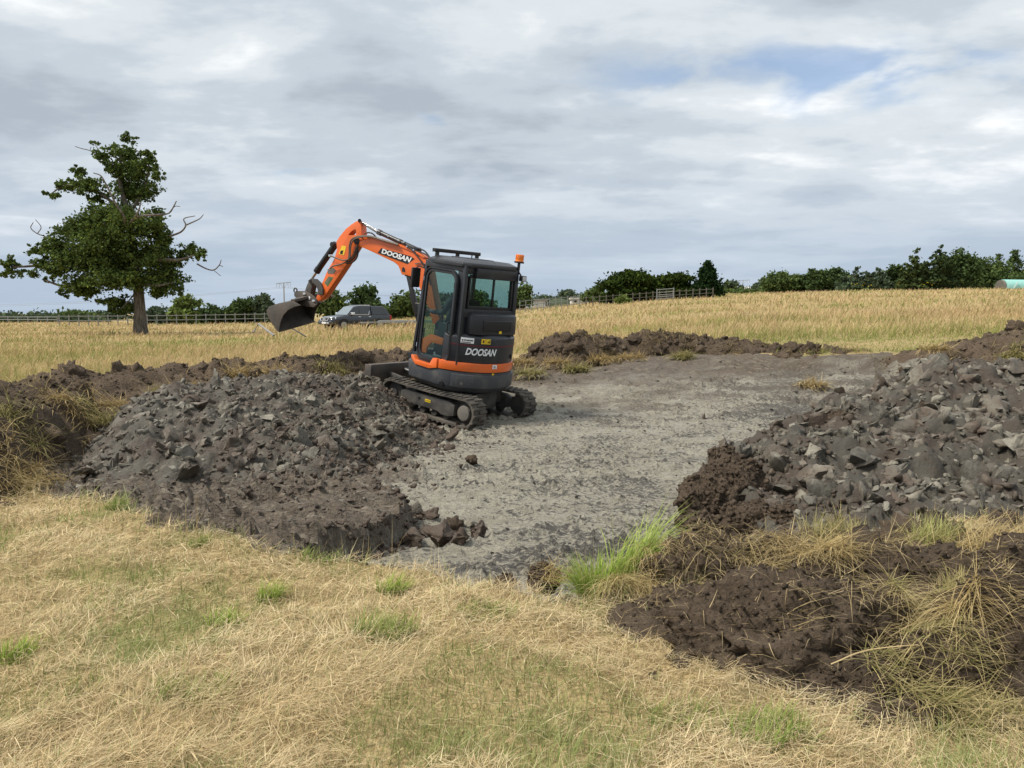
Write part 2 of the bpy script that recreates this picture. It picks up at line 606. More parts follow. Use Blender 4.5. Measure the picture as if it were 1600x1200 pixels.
# away from the pit the turf sheet is woven twice as coarse (grass hides it)
gq = (sdq <= 0.0).reshape(nr - 1, nc - 1)
R2, C2 = (nr - 1) // 2 * 2, (nc - 1) // 2 * 2
blk = gq[:R2, :C2].reshape(R2 // 2, 2, C2 // 2, 2).all((1, 3))
bi, bj = np.nonzero(blk)
Qc = np.stack([idx[2 * bi, 2 * bj], idx[2 * bi, 2 * bj + 2], idx[2 * bi + 2, 2 * bj + 2], idx[2 * bi + 2, 2 * bj]], -1)
fine_q = gq.copy()
fine_q[:R2, :C2] &= ~np.repeat(np.repeat(blk, 2, 0), 2, 1)
Qturf = np.concatenate([Qc, Q[fine_q.ravel()]])


def compact(V, Qs, extra=None):
    used, inv = np.unique(Qs, return_inverse=True)
    return V[used], inv.reshape(Qs.shape), (None if extra is None else extra[used])


# pit colour: brown topsoil smeared in at the far end, on the skimmed shelf and near the banks
brown = np.clip(sstep(8.6, 12.4, YY - 0.28 * XX) * 0.44 + 0.42 * sstep(13.0, 15.2, YY - 0.2 * XX), 0, 1)
brown = np.maximum(brown, sstep(-0.15, 0.05, ss_) * 0.95 * sstep(-0.36, -0.24, hh_ - G(XX, YY)))
brown = np.maximum(brown, (1 - sstep(0.0, 0.35, sd_)) * 0.8)
brown = np.maximum(brown, sstep(-0.9, -2.2, XX + 0.35 * (YY - 10)) * 0.75 * sstep(7, 8.5, YY))
wet = 1 - sstep(4.5, 7.5, YY) * 0.8
wet = np.maximum(wet, sstep(1.2, 3.2, XX - 0.18 * (YY - 6)))
wet = wet * (0.4 + 0.6 * sstep(-0.3, 0.3, noise3(XX * 0.7, YY * 0.7, 31.0)))
pc = np.stack([brown, wet, np.zeros_like(wet)], -1).reshape(-1, 3)
v_, q_, c_ = compact(Vf, Qpit, pc)
pit = tag(link('pit_floor', mesh_np('pit_floor', v_, quads=q_, cols=c_, smooth=True), M['pit']), kind='structure')
pit.data.set_sharp_from_angle(angle=R(36))
v1, q1, _ = compact(Vf, Qturf)
# the wide sheet beyond, to the horizon
yo = np.concatenate([np.linspace(-8, 1.0, 10), np.geomspace(1.25, 19.5, 90), np.geomspace(20.2, 4000, 120)])
uo = np.concatenate([-np.geomspace(60, 1.3, 24), np.linspace(-1.2, 1.2, 130), np.geomspace(1.3, 60, 24)])
YO, UO = np.meshgrid(yo, uo, indexing='ij')
XO = UO * (np.maximum(YO, 0) + 3.0)
XO = np.clip(XO, -4000, 4000)
HO = base(XO, YO)[0]
innr = (YO > 1.7) & (YO < 17.6) & (np.abs(XO) < 0.92 * (YO + 0.6))
uu_ = np.abs(XO) / (np.maximum(YO, 0.01) + 0.6)
drop = np.clip((0.995 - uu_) / 0.05, 0, 1) * np.clip((YO - 1.1) / 0.3, 0, 1) * np.clip((18.7 - YO) / 0.5, 0, 1)
HO = HO - 0.10 * drop
Vo = np.stack([XO, YO, HO], -1).reshape(-1, 3)
io = np.arange(YO.size).reshape(YO.shape)
Qo = np.stack([io[:-1, :-1], io[:-1, 1:], io[1:, 1:], io[1:, :-1]], -1).reshape(-1, 4)
Qo = Qo[~innr.ravel()[Qo].all(1)]
vo_, qo_, _ = compact(Vo, Qo)
Vg = np.concatenate([v1, vo_])
Qg = np.concatenate([q1, qo_ + len(v1)])
ground = tag(link('ground', mesh_np('ground', Vg, quads=Qg, smooth=True), M['turf']), kind='structure')

# ------------------------------------------------------------------ spoil heaps
def hitB(px, py):
    r = ray(px, py)
    d = np.linspace(2.0, 30, 1600)
    x, z = r.x / r.y * d, CAM_Z + r.z / r.y * d
    h = base(x, d, False)[0]
    k = np.argmax(z < h)
    return (float(x[k]), float(d[k]))


def rbf(P, Z):
    P, Z = np.array(P, float), np.array(Z, float)
    n = len(P)
    D = np.linalg.norm(P[:, None] - P[None], axis=-1)
    A = np.zeros((n + 3, n + 3))
    A[:n, :n] = -D + np.eye(n) * -0.02
    A[:n, n] = 1; A[:n, n + 1:] = P; A[n, :n] = 1; A[n + 1:, :n] = P.T
    w = np.linalg.solve(A, np.concatenate([Z, np.zeros(3)]))

    def f(x, y):
        s = w[n] + w[n + 1] * x + w[n + 2] * y
        for i in range(n):
            s = s - w[i] * np.hypot(x - P[i, 0], y - P[i, 1])
        return s
    return f


HEAPS = []


class Heap:
    def __init__(self, ctrl, toe, rough, soft=0.4, rise=0.0, chunk=0.0):
        self.chunk = chunk
        pts = [at(*c) for c in ctrl]
        tz = base(np.array([t[0] for t in toe]), np.array([t[1] for t in toe]), False)[0]
        self.f = rbf([(p.x, p.y) for p in pts] + list(toe), [p.z + rise for p in pts] + list(tz))
        self.toe, self.rough, self.soft = toe, rough, soft
        T = np.array(toe)
        self.lo, self.hi = T.min(0) - 0.2, T.max(0) + 0.2
        HEAPS.append(self)

    def z(self, x, y, noise=True):
        x, y = np.asarray(x, float), np.asarray(y, float)
        sd = sdf_poly(self.toe, x, y) + 0.10 * noise3(x * 2.1, y * 2.1, 40.0)
        b = base(x, y, False)[0] - 0.05
        t = sstep(-0.05, self.soft, sd)
        z = b + np.maximum(self.f(x, y) - b, 0.0) * t
        if noise:
            a = self.rough * t
            z = z + a * (1.0 * fbm(x * 1.7, y * 1.7, 3.0, 2) + 0.55 * np.abs(fbm(x * 5.2, y * 5.2, 9.0, 2)) + 0.30 * fbm(x * 14, y * 14, 4.0, 3, 0.6))
            if self.chunk:
                c = self.chunk
                wx, wy = x + 0.25 * c * noise3(x / c * 2, y / c * 2, 1.0), y + 0.25 * c * noise3(x / c * 2, y / c * 2, 7.0)
                d1, h1 = worley(wx / c, wy / c, 3)
                d2, h2 = worley(wx / (c * 0.45), wy / (c * 0.45), 19)
                z = z + t * (c * 0.50 * h1 * np.clip(1.15 - 1.2 * d1, 0, 1)**0.6 + c * 0.27 * h2 * np.clip(1.15 - 1.2 * d2, 0, 1)**0.6)
        return z, sd

    def mesh(self, name, step):
        xs = np.arange(self.lo[0], self.hi[0], step)
        ysr = np.arange(self.lo[1], self.hi[1], step)
        X, Y = np.meshgrid(xs, ysr)
        X = X + step * 0.3 * noise3(X * 40, Y * 40, 1.0)
        Z, sd = self.z(X, Y)
        i = np.arange(X.size).reshape(X.shape)
        q = np.stack([i[:-1, :-1], i[:-1, 1:], i[1:, 1:], i[1:, :-1]], -1).reshape(-1, 4)
        q = q[sd.ravel()[q].max(1) > -0.12]
        v, q, _ = compact(np.stack([X, Y, Z], -1).reshape(-1, 3), q)
        return mesh_np(name, v, quads=q, smooth=True)

    def sample(self, n, rng, dens=None):
        out = []
        while len(out) < n:
            x = rng.uniform(self.lo[0], self.hi[0], 4 * n)
            y = rng.uniform(self.lo[1], self.hi[1], 4 * n)
            z, sd = self.z(x, y)
            ok = (sd > 0.0)
            if dens is not None:
                ok &= rng.random(4 * n) < dens(x, y)
            # only what faces the camera's side of the place, roughly
            out += list(zip(x[ok], y[ok], z[ok], sd[ok]))
        return np.array(out[:n])


def topz(x, y):
    """height of the highest surface, heaps included, and whether a heap covers it"""
    h = base(x, y)[0]
    cov = np.zeros(np.shape(h), bool)
    for hp in HEAPS:
        ok = (x > hp.lo[0]) & (x < hp.hi[0]) & (y > hp.lo[1]) & (y < hp.hi[1])
        if not np.any(ok):
            continue
        z, sd = hp.z(x[ok], y[ok])
        hh = h[ok]
        up = (z > hh + 0.006) & (sd > -0.05)
        h[ok] = np.where(up, z, hh)
        c = cov[ok]
        cov[ok] = c | up
    return h, cov


# --- lumps
def hull_lump(npts, squash, seed, sub=0, amp=0.0):
    rg = np.random.default_rng(seed)
    bm = bmesh.new()
    d = rg.normal(size=(npts, 3))
    d /= np.linalg.norm(d, axis=1)[:, None]
    d *= rg.uniform(0.75, 1.05, (npts, 1)) * np.array(squash)
    for p in d:
        bm.verts.new(p)
    res = bmesh.ops.convex_hull(bm, input=bm.verts[:])
    bmesh.ops.delete(bm, geom=[g for g in res['geom_interior'] if isinstance(g, bmesh.types.BMVert)], context='VERTS')
    if sub:
        bmesh.ops.subdivide_edges(bm, edges=bm.edges[:], cuts=sub, use_grid_fill=True)
        bmesh.ops.triangulate(bm, faces=bm.faces[:])
        for _ in range(1):
            bmesh.ops.smooth_vert(bm, verts=bm.verts[:], factor=0.22, use_axis_x=True, use_axis_y=True, use_axis_z=True)
        P = np.array([v.co[:] for v in bm.verts])
        dn = fbm(P[:, 0] * 1.9 + seed, P[:, 1] * 1.9, P[:, 2] * 1.9, 3, 0.6)
        for v, a in zip(bm.verts, dn):
            v.co *= 1 + amp * float(a)
    bm.normal_update()
    me = bpy.data.meshes.new('lump')
    bm.to_mesh(me)
    bm.free()
    if sub:
        me.polygons.foreach_set('use_smooth', np.ones(len(me.polygons), bool))
        me.set_sharp_from_angle(angle=R(42))
    return me


def soil_blob(sub, seed, squash=(1, 1, 1), lump=0.30, crumb=0.10, freq=1.6):
    bm = bmesh.new()
    bmesh.ops.create_icosphere(bm, subdivisions=sub, radius=1.0)
    P = np.array([v.co[:] for v in bm.verts])
    o = seed * 3.17
    d = 1 + lump * fbm(P[:, 0] * freq + o, P[:, 1] * freq, P[:, 2] * freq, 3, 0.5)
    d = d + crumb * np.abs(fbm(P[:, 0] * freq * 4 + o, P[:, 1] * freq * 4, P[:, 2] * freq * 4, 2, 0.6))
    if sub >= 4:
        d = d + crumb * 0.55 * fbm(P[:, 0] * freq * 11 + o, P[:, 1] * freq * 11, P[:, 2] * freq * 11, 2, 0.6)
    for v, a in zip(bm.verts, d):
        v.co = Vector((v.co.x * squash[0], v.co.y * squash[1], v.co.z * squash[2])) * float(a)
    me = bpy.data.meshes.new('soil_blob')
    bm.to_mesh(me)
    bm.free()
    me.polygons.foreach_set('use_smooth', np.ones(len(me.polygons), bool))
    return me


CLAY_BIG = [hull_lump(random.choice((9, 11, 13)), (1, random.uniform(0.6, 0.9), random.uniform(0.5, 0.85)), 100 + i, 3, 0.38) for i in range(12)]
CLAY_LOW = [hull_lump(random.choice((9, 11, 13)), (1, random.uniform(0.6, 0.9), random.uniform(0.4, 0.7)), 200 + i) for i in range(10)]
SOIL_MID = [soil_blob(3, 300 + i, (1, random.uniform(0.7, 0.95), random.uniform(0.6, 0.9)), 0.52, 0.42, 1.9) for i in range(8)]


def with_mat(meshes, mat):
    out = []
    for m in meshes:
        c = m.copy()
        c.materials.append(mat)
        out.append(c)
    return out


CL_GREY, CL_BROWN = with_mat(CLAY_BIG, M['clay']), with_mat(CLAY_BIG, M['clay_brown'])
CL_SOIL = with_mat(SOIL_MID, M['topsoil'])


def np_mesh(me):
    v = np.empty(len(me.vertices) * 3)
    me.vertices.foreach_get('co', v)
    me.calc_loop_triangles()
    t = np.empty(len(me.loop_triangles) * 3, np.int32)
    me.loop_triangles.foreach_get('vertices', t)
    return v.reshape(-1, 3), t.reshape(-1, 3)


LOW_NP = [np_mesh(m) for m in CLAY_LOW]
MED_NP = [np_mesh(hull_lump(random.choice((9, 10, 11)), (1, random.uniform(0.55, 0.9), random.uniform(0.45, 0.75)), 500 + i, 1, 0.42)) for i in range(14)]


def rot_mats(n, rng, tilt=1.0):
    a = rng.uniform(0, 6.283, n); b = rng.normal(0, tilt, n); c = rng.normal(0, tilt, n)
    ca, sa, cb, sb, cc, sc = np.cos(a), np.sin(a), np.cos(b), np.sin(b), np.cos(c), np.sin(c)
    Z0, O = np.zeros(n), np.ones(n)
    Rz = np.stack([ca, -sa, Z0, sa, ca, Z0, Z0, Z0, O], -1).reshape(-1, 3, 3)
    Ry = np.stack([cb, Z0, sb, Z0, O, Z0, -sb, Z0, cb], -1).reshape(-1, 3, 3)
    Rx = np.stack([O, Z0, Z0, Z0, cc, -sc, Z0, sc, cc], -1).reshape(-1, 3, 3)
    return Rz @ Ry @ Rx


def crumbs(name, P, S, mat, parent=None, rng=RNG, tilt=0.7, flat=1.0, smooth=False, protos=None):
    """many small lumps joined into one object (too many to be told apart)"""
    Vs, Ts, off = [], [], 0
    Rm = rot_mats(len(P), rng, tilt)
    protos = protos or LOW_NP
    pick = rng.integers(0, len(protos), len(P))
    for j, (v, t) in enumerate(protos):
        k = np.where(pick == j)[0]
        if len(k) == 0:
            continue
        w = np.einsum('nij,vj->nvi', Rm[k], v * np.array([1, 1, flat])) * S[k][:, None, None] + P[k][:, None, :]
        nv = len(v)
        Ts.append((t[None] + (off + np.arange(len(k)) * nv)[:, None, None]).reshape(-1, 3))
        Vs.append(w.reshape(-1, 3))
        off += nv * len(k)
    me = mesh_np(name, np.concatenate(Vs), tris=np.concatenate(Ts), smooth=smooth)
    return tag(link(name, me, mat, parent), kind='stuff')


def lumps(name, meshes, P, S, parent, rng, tilt=0.6, sink=0.25):
    for i in range(len(P)):
        o = link(name, meshes[int(rng.integers(len(meshes)))], None, parent)
        o.location = (P[i][0], P[i][1], P[i][2] - S[i] * sink * 0.4)
        o.rotation_euler = (rng.normal(0, tilt), rng.normal(0, tilt), rng.uniform(0, 6.28))
        o.scale = (S[i] * rng.uniform(0.8, 1.25), S[i] * rng.uniform(0.8, 1.2), S[i] * rng.uniform(0.75, 1.3))


# --- the grey clay heap the digger stands on
toeL = [hitB(*p) for p in [(76, 742), (100, 768), (160, 778), (230, 777), (330, 774), (420, 770), (500, 768), (580, 764), (625, 748),
                           (650, 722), (705, 704), (745, 688)]] + [(-0.95, 11.3), (-1.6, 12.5), (-3.2, 12.4), (-4.8, 11.4), (-5.6, 9.6)]
hpL = Heap([(200, 640, 8.8), (260, 608, 9.6), (340, 596, 10.1), (420, 590, 10.5), (500, 588, 10.9), (560, 590, 11.2), (150, 700, 7.4), (300, 690, 7.7),
            (450, 690, 8.0), (560, 682, 8.8), (640, 664, 10.0), (400, 640, 9.0), (520, 632, 9.8), (600, 640, 10.2), (100, 720, 7.2)], toeL, 0.075, 0.85, chunk=0.24, rise=-0.08)
# --- the big grey clay heap on the right
toeR = [hitB(*p) for p in [(1064, 815), (1068, 780), (1100, 735)]] + [(2.5, 8.6), (3.3, 9.6), (4.3, 10.8), (5.2, 11.8), (6.5, 12.2), (8.0, 11.5), (8.8, 7.5), (6.4, 5.2), (3.6, 5.0), (2.1, 5.3)]
hpR = Heap([(1120, 720, 7.6), (1180, 682, 7.9), (1265, 662, 8.3), (1300, 627, 8.8), (1395, 610, 9.4), (1420, 580, 9.8), (1480, 566, 10.0), (1560, 573, 9.8),
            (1610, 580, 9.5), (1700, 600, 9.0), (1150, 780, 6.6), (1300, 780, 6.2), (1500, 790, 5.9), (1600, 780, 6.0), (1300, 700, 7.2), (1450, 700, 7.2),
            (1600, 690, 7.2), (1450, 632, 8.6), (1600, 632, 8.4), (1700, 650, 8.0)], toeR, 0.10, chunk=0.34, rise=-0.10)
# --- dark topsoil banks thrown up along the far edge
toeB = [(-7.4, 8.6), (-5.9, 9.2), (-4.9, 10.2), (-3.6, 11.4), (-2.2, 12.7), (-1.2, 13.7), (0.1, 14.5), (0.4, 16.3), (-0.6, 17.2), (-2.6, 16.2), (-5.0, 14.2), (-7.0, 12.4), (-8.6, 11.0)]
hpB = Heap([(-60, 612, 9.5), (0, 607, 10.0), (60, 600, 10.6), (95, 583, 11.0), (150, 587, 11.3), (200, 584, 11.7), (260, 578, 12.2), (330, 569, 12.8), (400, 566, 13.4),
            (470, 560, 14.0), (540, 553, 14.7), (600, 550, 15.2), (700, 538, 15.6)], toeB, 0.06, 0.6, chunk=0.30, rise=-0.08)
toeC = [hitB(*p) for p in [(790, 578), (850, 580), (915, 577), (1000, 561), (1100, 556), (1190, 556), (1270, 560), (1345, 560)]] + [(7.7, 16.3), (5.6, 17.8), (4.0, 18.4), (2.0, 18.2), (0.6, 17.7), (-1.2, 17.0), (-1.5, 15.0)]
hpC = Heap([(1270, 551, 16.1), (1320, 553, 15.8), (720, 536, 15.7), (790, 526, 16.0), (850, 524, 16.3), (900, 524, 16.6), (950, 529, 17.0), (1000, 523, 17.2), (1045, 518, 17.2), (1080, 530, 17.1), (1130, 536, 16.9), (1180, 543, 16.6), (1225, 549, 16.3)],
           toeC, 0.05, 0.6, chunk=0.28, rise=-0.05)
toeD = [hitB(*p) for p in [(1335, 556), (1400, 585), (1480, 590)]] + [(8.2, 12.6), (12.5, 11.6), (13.5, 14.2), (9.4, 15.4), (7.2, 15.6)]
hpD = Heap([(1365, 551, 14.6), (1420, 545, 14.5), (1460, 537, 14.3), (1490, 533, 14.0), (1530, 524, 13.8), (1552, 508, 13.7), (1600, 506, 13.5), (1700, 502, 13.0), (1500, 565, 13.2), (1600, 560, 12.8)],
           toeD, 0.07, 0.6, chunk=0.34, rise=-0.30)
# --- the mound of turf and soil at the left edge
toeE = [(-5.2, 5.2), hitB(-100, 815), hitB(0, 792), hitB(50, 768), hitB(90, 742), (-4.6, 8.2), (-4.9, 9.4), (-5.6, 10.6), (-7.4, 9.6), (-7.6, 7.0)]
hpE = Heap([(-150, 690, 6.5), (-40, 660, 7.2), (30, 645, 7.9), (90, 630, 8.8), (140, 606, 9.8), (0, 725, 6.6), (50, 705, 7.2)], toeE, 0.06, chunk=0.3)
# --- topsoil and turf close by on the right
toeF = [hitG(*p) for p in [(930, 965), (965, 990), (1010, 1030), (1080, 1062), (1200, 1092), (1290, 1116), (1390, 1130), (1520, 1146), (1750, 1160)]] + [(4.6, 3.0), (4.8, 4.5), (3.6, 5.3), (2.4, 5.45), (1.4, 5.3), (0.7, 4.7)]
hpF = Heap([(1080, 875, 4.7), (1200, 870, 4.5), (1300, 832, 4.6), (1400, 850, 4.3), (1500, 845, 4.3), (1600, 850, 4.0), (1700, 860, 3.8), (1150, 960, 3.75), (1300, 955, 3.6),
            (1430, 965, 3.4), (1550, 965, 3.3), (1250, 1050, 3.25), (1400, 1050, 3.1), (1560, 1050, 3.0)], toeF, 0.045, 0.25, chunk=0.12, rise=-0.06)


def heap_thing(name, hp, step, mat, label, cat, group=None):
    o = link(name, hp.mesh(name, step), mat)
    return tag(o, label, cat, group)


rg = np.random.default_rng(21)
heap_l = heap_thing('clay_heap', hpL, 0.028, M['clay_base_shade'], 'wide low heap of grey clay lumps under the front of the digger', 'clay heap')
heap_r = heap_thing('clay_heap', hpR, 0.032, M['clay_base_shade'], 'tall heap of blocky grey clay at the right edge of the pit', 'clay heap')
bank_b = heap_thing('topsoil_bank', hpB, 0.05, M['topsoil'], 'dark brown topsoil bank behind the grey heap, below the oak side of the field', 'soil bank')
bank_c = heap_thing('topsoil_bank', hpC, 0.05, M['topsoil'], 'dark brown topsoil bank on the far side, right of the digger cab', 'soil bank')
bank_d = heap_thing('topsoil_bank', hpD, 0.06, M['topsoil'], 'dark topsoil bank behind the tall clay heap, at the far right', 'soil bank')
mound_e = heap_thing('turf_mound', hpE, 0.045, M['topsoil'], 'mound of soil and upturned dry turf at the left edge of the picture', 'soil mound')
heap_f = heap_thing('topsoil_heap', hpF, 0.022, M['topsoil'], 'crumbly dark topsoil heap with dry turf in the near right corner', 'soil heap')


def face_cam(hp, n, rng, dens=None):
    S_ = hp.sample(n * 2, rng, dens)
    e_ = 0.05
    zx = hp.z(S_[:, 0], S_[:, 1] + e_ * 3, False)[0] - hp.z(S_[:, 0], S_[:, 1] - e_ * 3, False)[0]
    keep = (zx / (6 * e_) > -0.35)
    S_ = S_[keep]
    return S_[:n]


# clay lumps: the largest as single pieces, the smaller joined
S1 = face_cam(hpL, 300, rg)
sz = 0.075 + 0.12 * rg.random(len(S1))**2
isb = noise3(S1[:, 0] * 0.9, S1[:, 1] * 0.9, 3.0) + 0.5 * sstep(-2.4, -1.0, S1[:, 0]) * sstep(8, 9, S1[:, 1]) > 0.42
lumps('clay_lump', CL_GREY, S1[~isb], sz[~isb], heap_l, rg)
lumps('clay_lump', CL_BROWN, S1[isb], sz[isb], heap_l, rg)
S2 = face_cam(hpL, 1350, rg)
crumbs('mid_lumps', S2[:, :3] - [0, 0, 0.012], 0.032 + 0.075 * rg.random(len(S2))**2, M['clay'], heap_l, rg, protos=MED_NP, smooth=True)
S2 = face_cam(hpL, 1350, rg)
crumbs('mid_lumps', S2[:, :3] - [0, 0, 0.012], 0.032 + 0.075 * rg.random(len(S2))**2, M['clay'], heap_l, rg, protos=MED_NP)
S2 = face_cam(hpL, 2600, rg)
crumbs('small_lumps', S2[:, :3] - [0, 0, 0.004], 0.012 + 0.036 * rg.random(len(S2))**2, M['clay'], heap_l, rg)
S2 = face_cam(hpL, 1500, rg, lambda x, y: sstep(-3.6, -1.4, x) * (0.25 + 0.75 * sstep(-0.1, 0.3, noise3(x * 1.3, y * 1.3, 9.0))))
crumbs('brown_lumps', S2[:, :3] - [0, 0, 0.005], 0.02 + 0.05 * rg.random(len(S2))**2, M['clay_brown'], heap_l, rg, smooth=True)
S1 = face_cam(hpR, 300, rg)
sz = 0.085 + 0.17 * rg.random(len(S1))**2.0
isb = (noise3(S1[:, 0] * 0.9, S1[:, 1] * 0.9, 13.0) + 0.8 * sstep(2.7, 1.8, S1[:, 0]) > 0.38)
lumps('clay_lump', CL_GREY, S1[~isb], sz[~isb], heap_r, rg)
lumps('clay_lump', CL_BROWN, S1[isb], sz[isb], heap_r, rg)
S2 = face_cam(hpR, 1350, rg)
crumbs('mid_lumps', S2[:, :3] - [0, 0, 0.012], 0.045 + 0.09 * rg.random(len(S2))**1.6, M['clay'], heap_r, rg, protos=MED_NP, smooth=True)
S2 = face_cam(hpR, 1350, rg)
crumbs('mid_lumps', S2[:, :3] - [0, 0, 0.012], 0.045 + 0.09 * rg.random(len(S2))**1.6, M['clay'], heap_r, rg, protos=MED_NP)
S2 = face_cam(hpR, 2600, rg)
crumbs('small_lumps', S2[:, :3] - [0, 0, 0.004], 0.012 + 0.036 * rg.random(len(S2))**2, M['clay'], heap_r, rg)
S2 = face_cam(hpR, 900, rg, lambda x, y: sstep(3.2, 2.0, x))
crumbs('brown_lumps', S2[:, :3] - [0, 0, 0.005], 0.02 + 0.04 * rg.random(len(S2))**2, M['clay_brown'], heap_r, rg, smooth=True)
# great slabs near the top of the right heap
for px, py, d, s, sq in [(1450, 592, 9.3, 0.42, 0.55), (1500, 600, 9.2, 0.34, 0.6), (1425, 630, 8.9, 0.30, 0.5), (1270, 745, 6.7, 0.24, 0.6), (1330, 690, 7.4, 0.22, 0.6), (1560, 640, 8.2, 0.3, 0.5),
                         (1470, 800, 5.8, 0.17, 0.6), (1400, 745, 6.6, 0.2, 0.6), (1240, 690, 7.7, 0.22, 0.6), (1590, 700, 7.0, 0.24, 0.6), (1520, 740, 6.6, 0.2, 0.7)]:
    p = at(px, py, d)
    o = link('clay_slab', random.choice(CL_GREY), None, heap_r)
    o.location = p
    o.rotation_euler = (rg.normal(0.3, 0.3), rg.normal(0.2, 0.3), rg.uniform(0, 6.28))
    o.scale = (s, s * 0.85, s * sq * 1.3)
# great slabs in the left heap
for px, py, d, s, sq in [(350, 650, 9.0, 0.24, 0.6), (230, 690, 8.2, 0.24, 0.5), (290, 745, 7.1, 0.26, 0.4), (360, 605, 9.9, 0.24, 0.5), (180, 730, 7.3, 0.2, 0.5), (430, 660, 8.7, 0.18, 0.6), (130, 735, 7.2, 0.2, 0.5)]:
    p = at(px, py, d)
    o = link('clay_slab', random.choice(CL_GREY), None, heap_l)
    o.location = p
    o.rotation_euler = (rg.normal(0.3, 0.3), rg.normal(0, 0.3), rg.uniform(0, 6.28))
    o.scale = (s, s * 0.85, s * sq * 1.3)
# topsoil lumps
for hp, ob, n1, n2, smax in ((hpB, bank_b, 190, 1900, 0.11), (hpC, bank_c, 210, 1900, 0.10), (hpD, bank_d, 110, 900, 0.14), (hpE, mound_e, 100, 900, 0.11)):
    S1 = face_cam(hp, n1, rg)
    lumps('soil_lump', CL_SOIL, S1, 0.05 + smax * rg.random(len(S1))**2.2, ob, rg, sink=0.6)
    S2 = face_cam(hp, n2, rg)
    crumbs('soil_crumbs', S2[:, :3], 0.018 + 0.045 * rg.random(len(S2))**2, M['topsoil'], ob, rg, smooth=True)
S2 = face_cam(hpF, 6500, rg)
crumbs('soil_crumbs', S2[:, :3], 0.004 + 0.017 * rg.random(len(S2))**2.5, M['topsoil'], heap_f, rg, smooth=True)


BLOCKS = []


# big blocks of topsoil lying in the near heap and at the tip of the right heap
def block(px, py, d, rad, squash, seed, parent, sub=4, rot=(0, 0, 0), mat='topsoil', lump=0.26, crumb=0.20, name='soil_block', freq=1.7):
    me = soil_blob(sub, seed, squash, lump, crumb, freq)
    me.materials.append(M[mat])
    o = link(name, me, None, parent)
    o.location = at(px, py, d)
    o.rotation_euler = rot
    o.scale = (rad, rad, rad)
    BLOCKS.append((o, rad, parent))
    return o


for a in [(1330, 985, 3.45, 0.27, (1.1, 0.8, 0.75), 31, heap_f, 4, (0.3, 0.2, 0.8)), (1480, 1045, 3.05, 0.2, (1, 0.8, 0.9), 32, heap_f, 4), (1065, 965, 3.85, 0.19, (1.1, 0.8, 0.8), 33, heap_f, 4), (1215, 885, 4.3, 0.22, (1.2, 0.8, 0.7), 34, heap_f, 4), (1455, 905, 3.85, 0.2, (1.1, 0.8, 0.8), 35, heap_f, 4), (1590, 900, 3.75, 0.2, (1, 0.8, 0.9), 36, heap_f, 4),
          (1240, 1015, 3.42, 0.52, (1.05, 0.66, 0.60), 1, heap_f, 5, (0.45, 0.10, 0.25)), (1105, 905, 4.25, 0.27, (1.0, 0.8, 0.95), 2, heap_f, 5, (0, 0, 0.4)),
          (1575, 1010, 3.20, 0.34, (0.8, 0.8, 0.85), 3, heap_f, 5, (0.2, 0, 1.0)), (1390, 890, 3.95, 0.16, (1.3, 0.8, 0.8), 4, heap_f, 4), (1530, 905, 3.75, 0.13, (0.8, 0.8, 1.0), 5, heap_f, 4),
          (1140, 1010, 3.45, 0.16, (1, 0.8, 0.7), 6, heap_f, 4), (1030, 905, 4.35, 0.15, (0.9, 0.8, 0.9), 7, heap_f, 4), (850, 905, 4.65, 0.095, (1, 0.8, 0.9), 8, heap_f, 4),
          (985, 985, 3.85, 0.085, (1, 0.9, 0.8), 9, heap_f, 3), (965, 950, 4.05, 0.09, (1, 0.9, 0.9), 10, heap_f, 3), (1012, 1015, 3.62, 0.05, (1, 0.9, 0.8), 11, heap_f, 3),
          (790, 912, 4.6, 0.06, (1, 0.9, 0.8), 12, heap_f, 3), (1310, 900, 4.0, 0.2, (1.2, 0.8, 0.7), 13, heap_f, 4), (1190, 935, 3.95, 0.2, (1.2, 0.8, 0.7), 14, heap_f, 4), (1450, 1120, 2.85, 0.16, (1.2, 0.8, 0.5), 15, heap_f, 4),
          (1590, 1150, 2.7, 0.12, (1.2, 0.8, 0.6), 16, heap_f, 4), (1270, 1085, 3.08, 0.14, (1.3, 0.8, 0.7), 17, heap_f, 4), (1360, 1075, 3.02, 0.16, (1.2, 0.8, 0.8), 18, heap_f, 4)]:
    block(*a)
for a in [(1105, 790, 6.5, 0.27, (0.9, 0.8, 1.0), 21, heap_r, 4), (1150, 760, 6.7, 0.26, (1, 0.8, 0.9), 22, heap_r, 4), (1175, 820, 6.1, 0.22, (1.2, 0.8, 0.8), 23, heap_r, 4), (1090, 830, 6.1, 0.17, (1.0, 0.8, 0.8), 24, heap_r, 4),
          (1130, 720, 7.3, 0.13, (1.0, 0.8, 0.9), 25, heap_r, 4), (1225, 820, 6.0, 0.18, (1.0, 0.8, 0.8), 26, heap_r, 4), (1310, 660, 8.1, 0.14, (1.2, 0.8, 0.8), 27, heap_r, 3)]:
    block(*a)

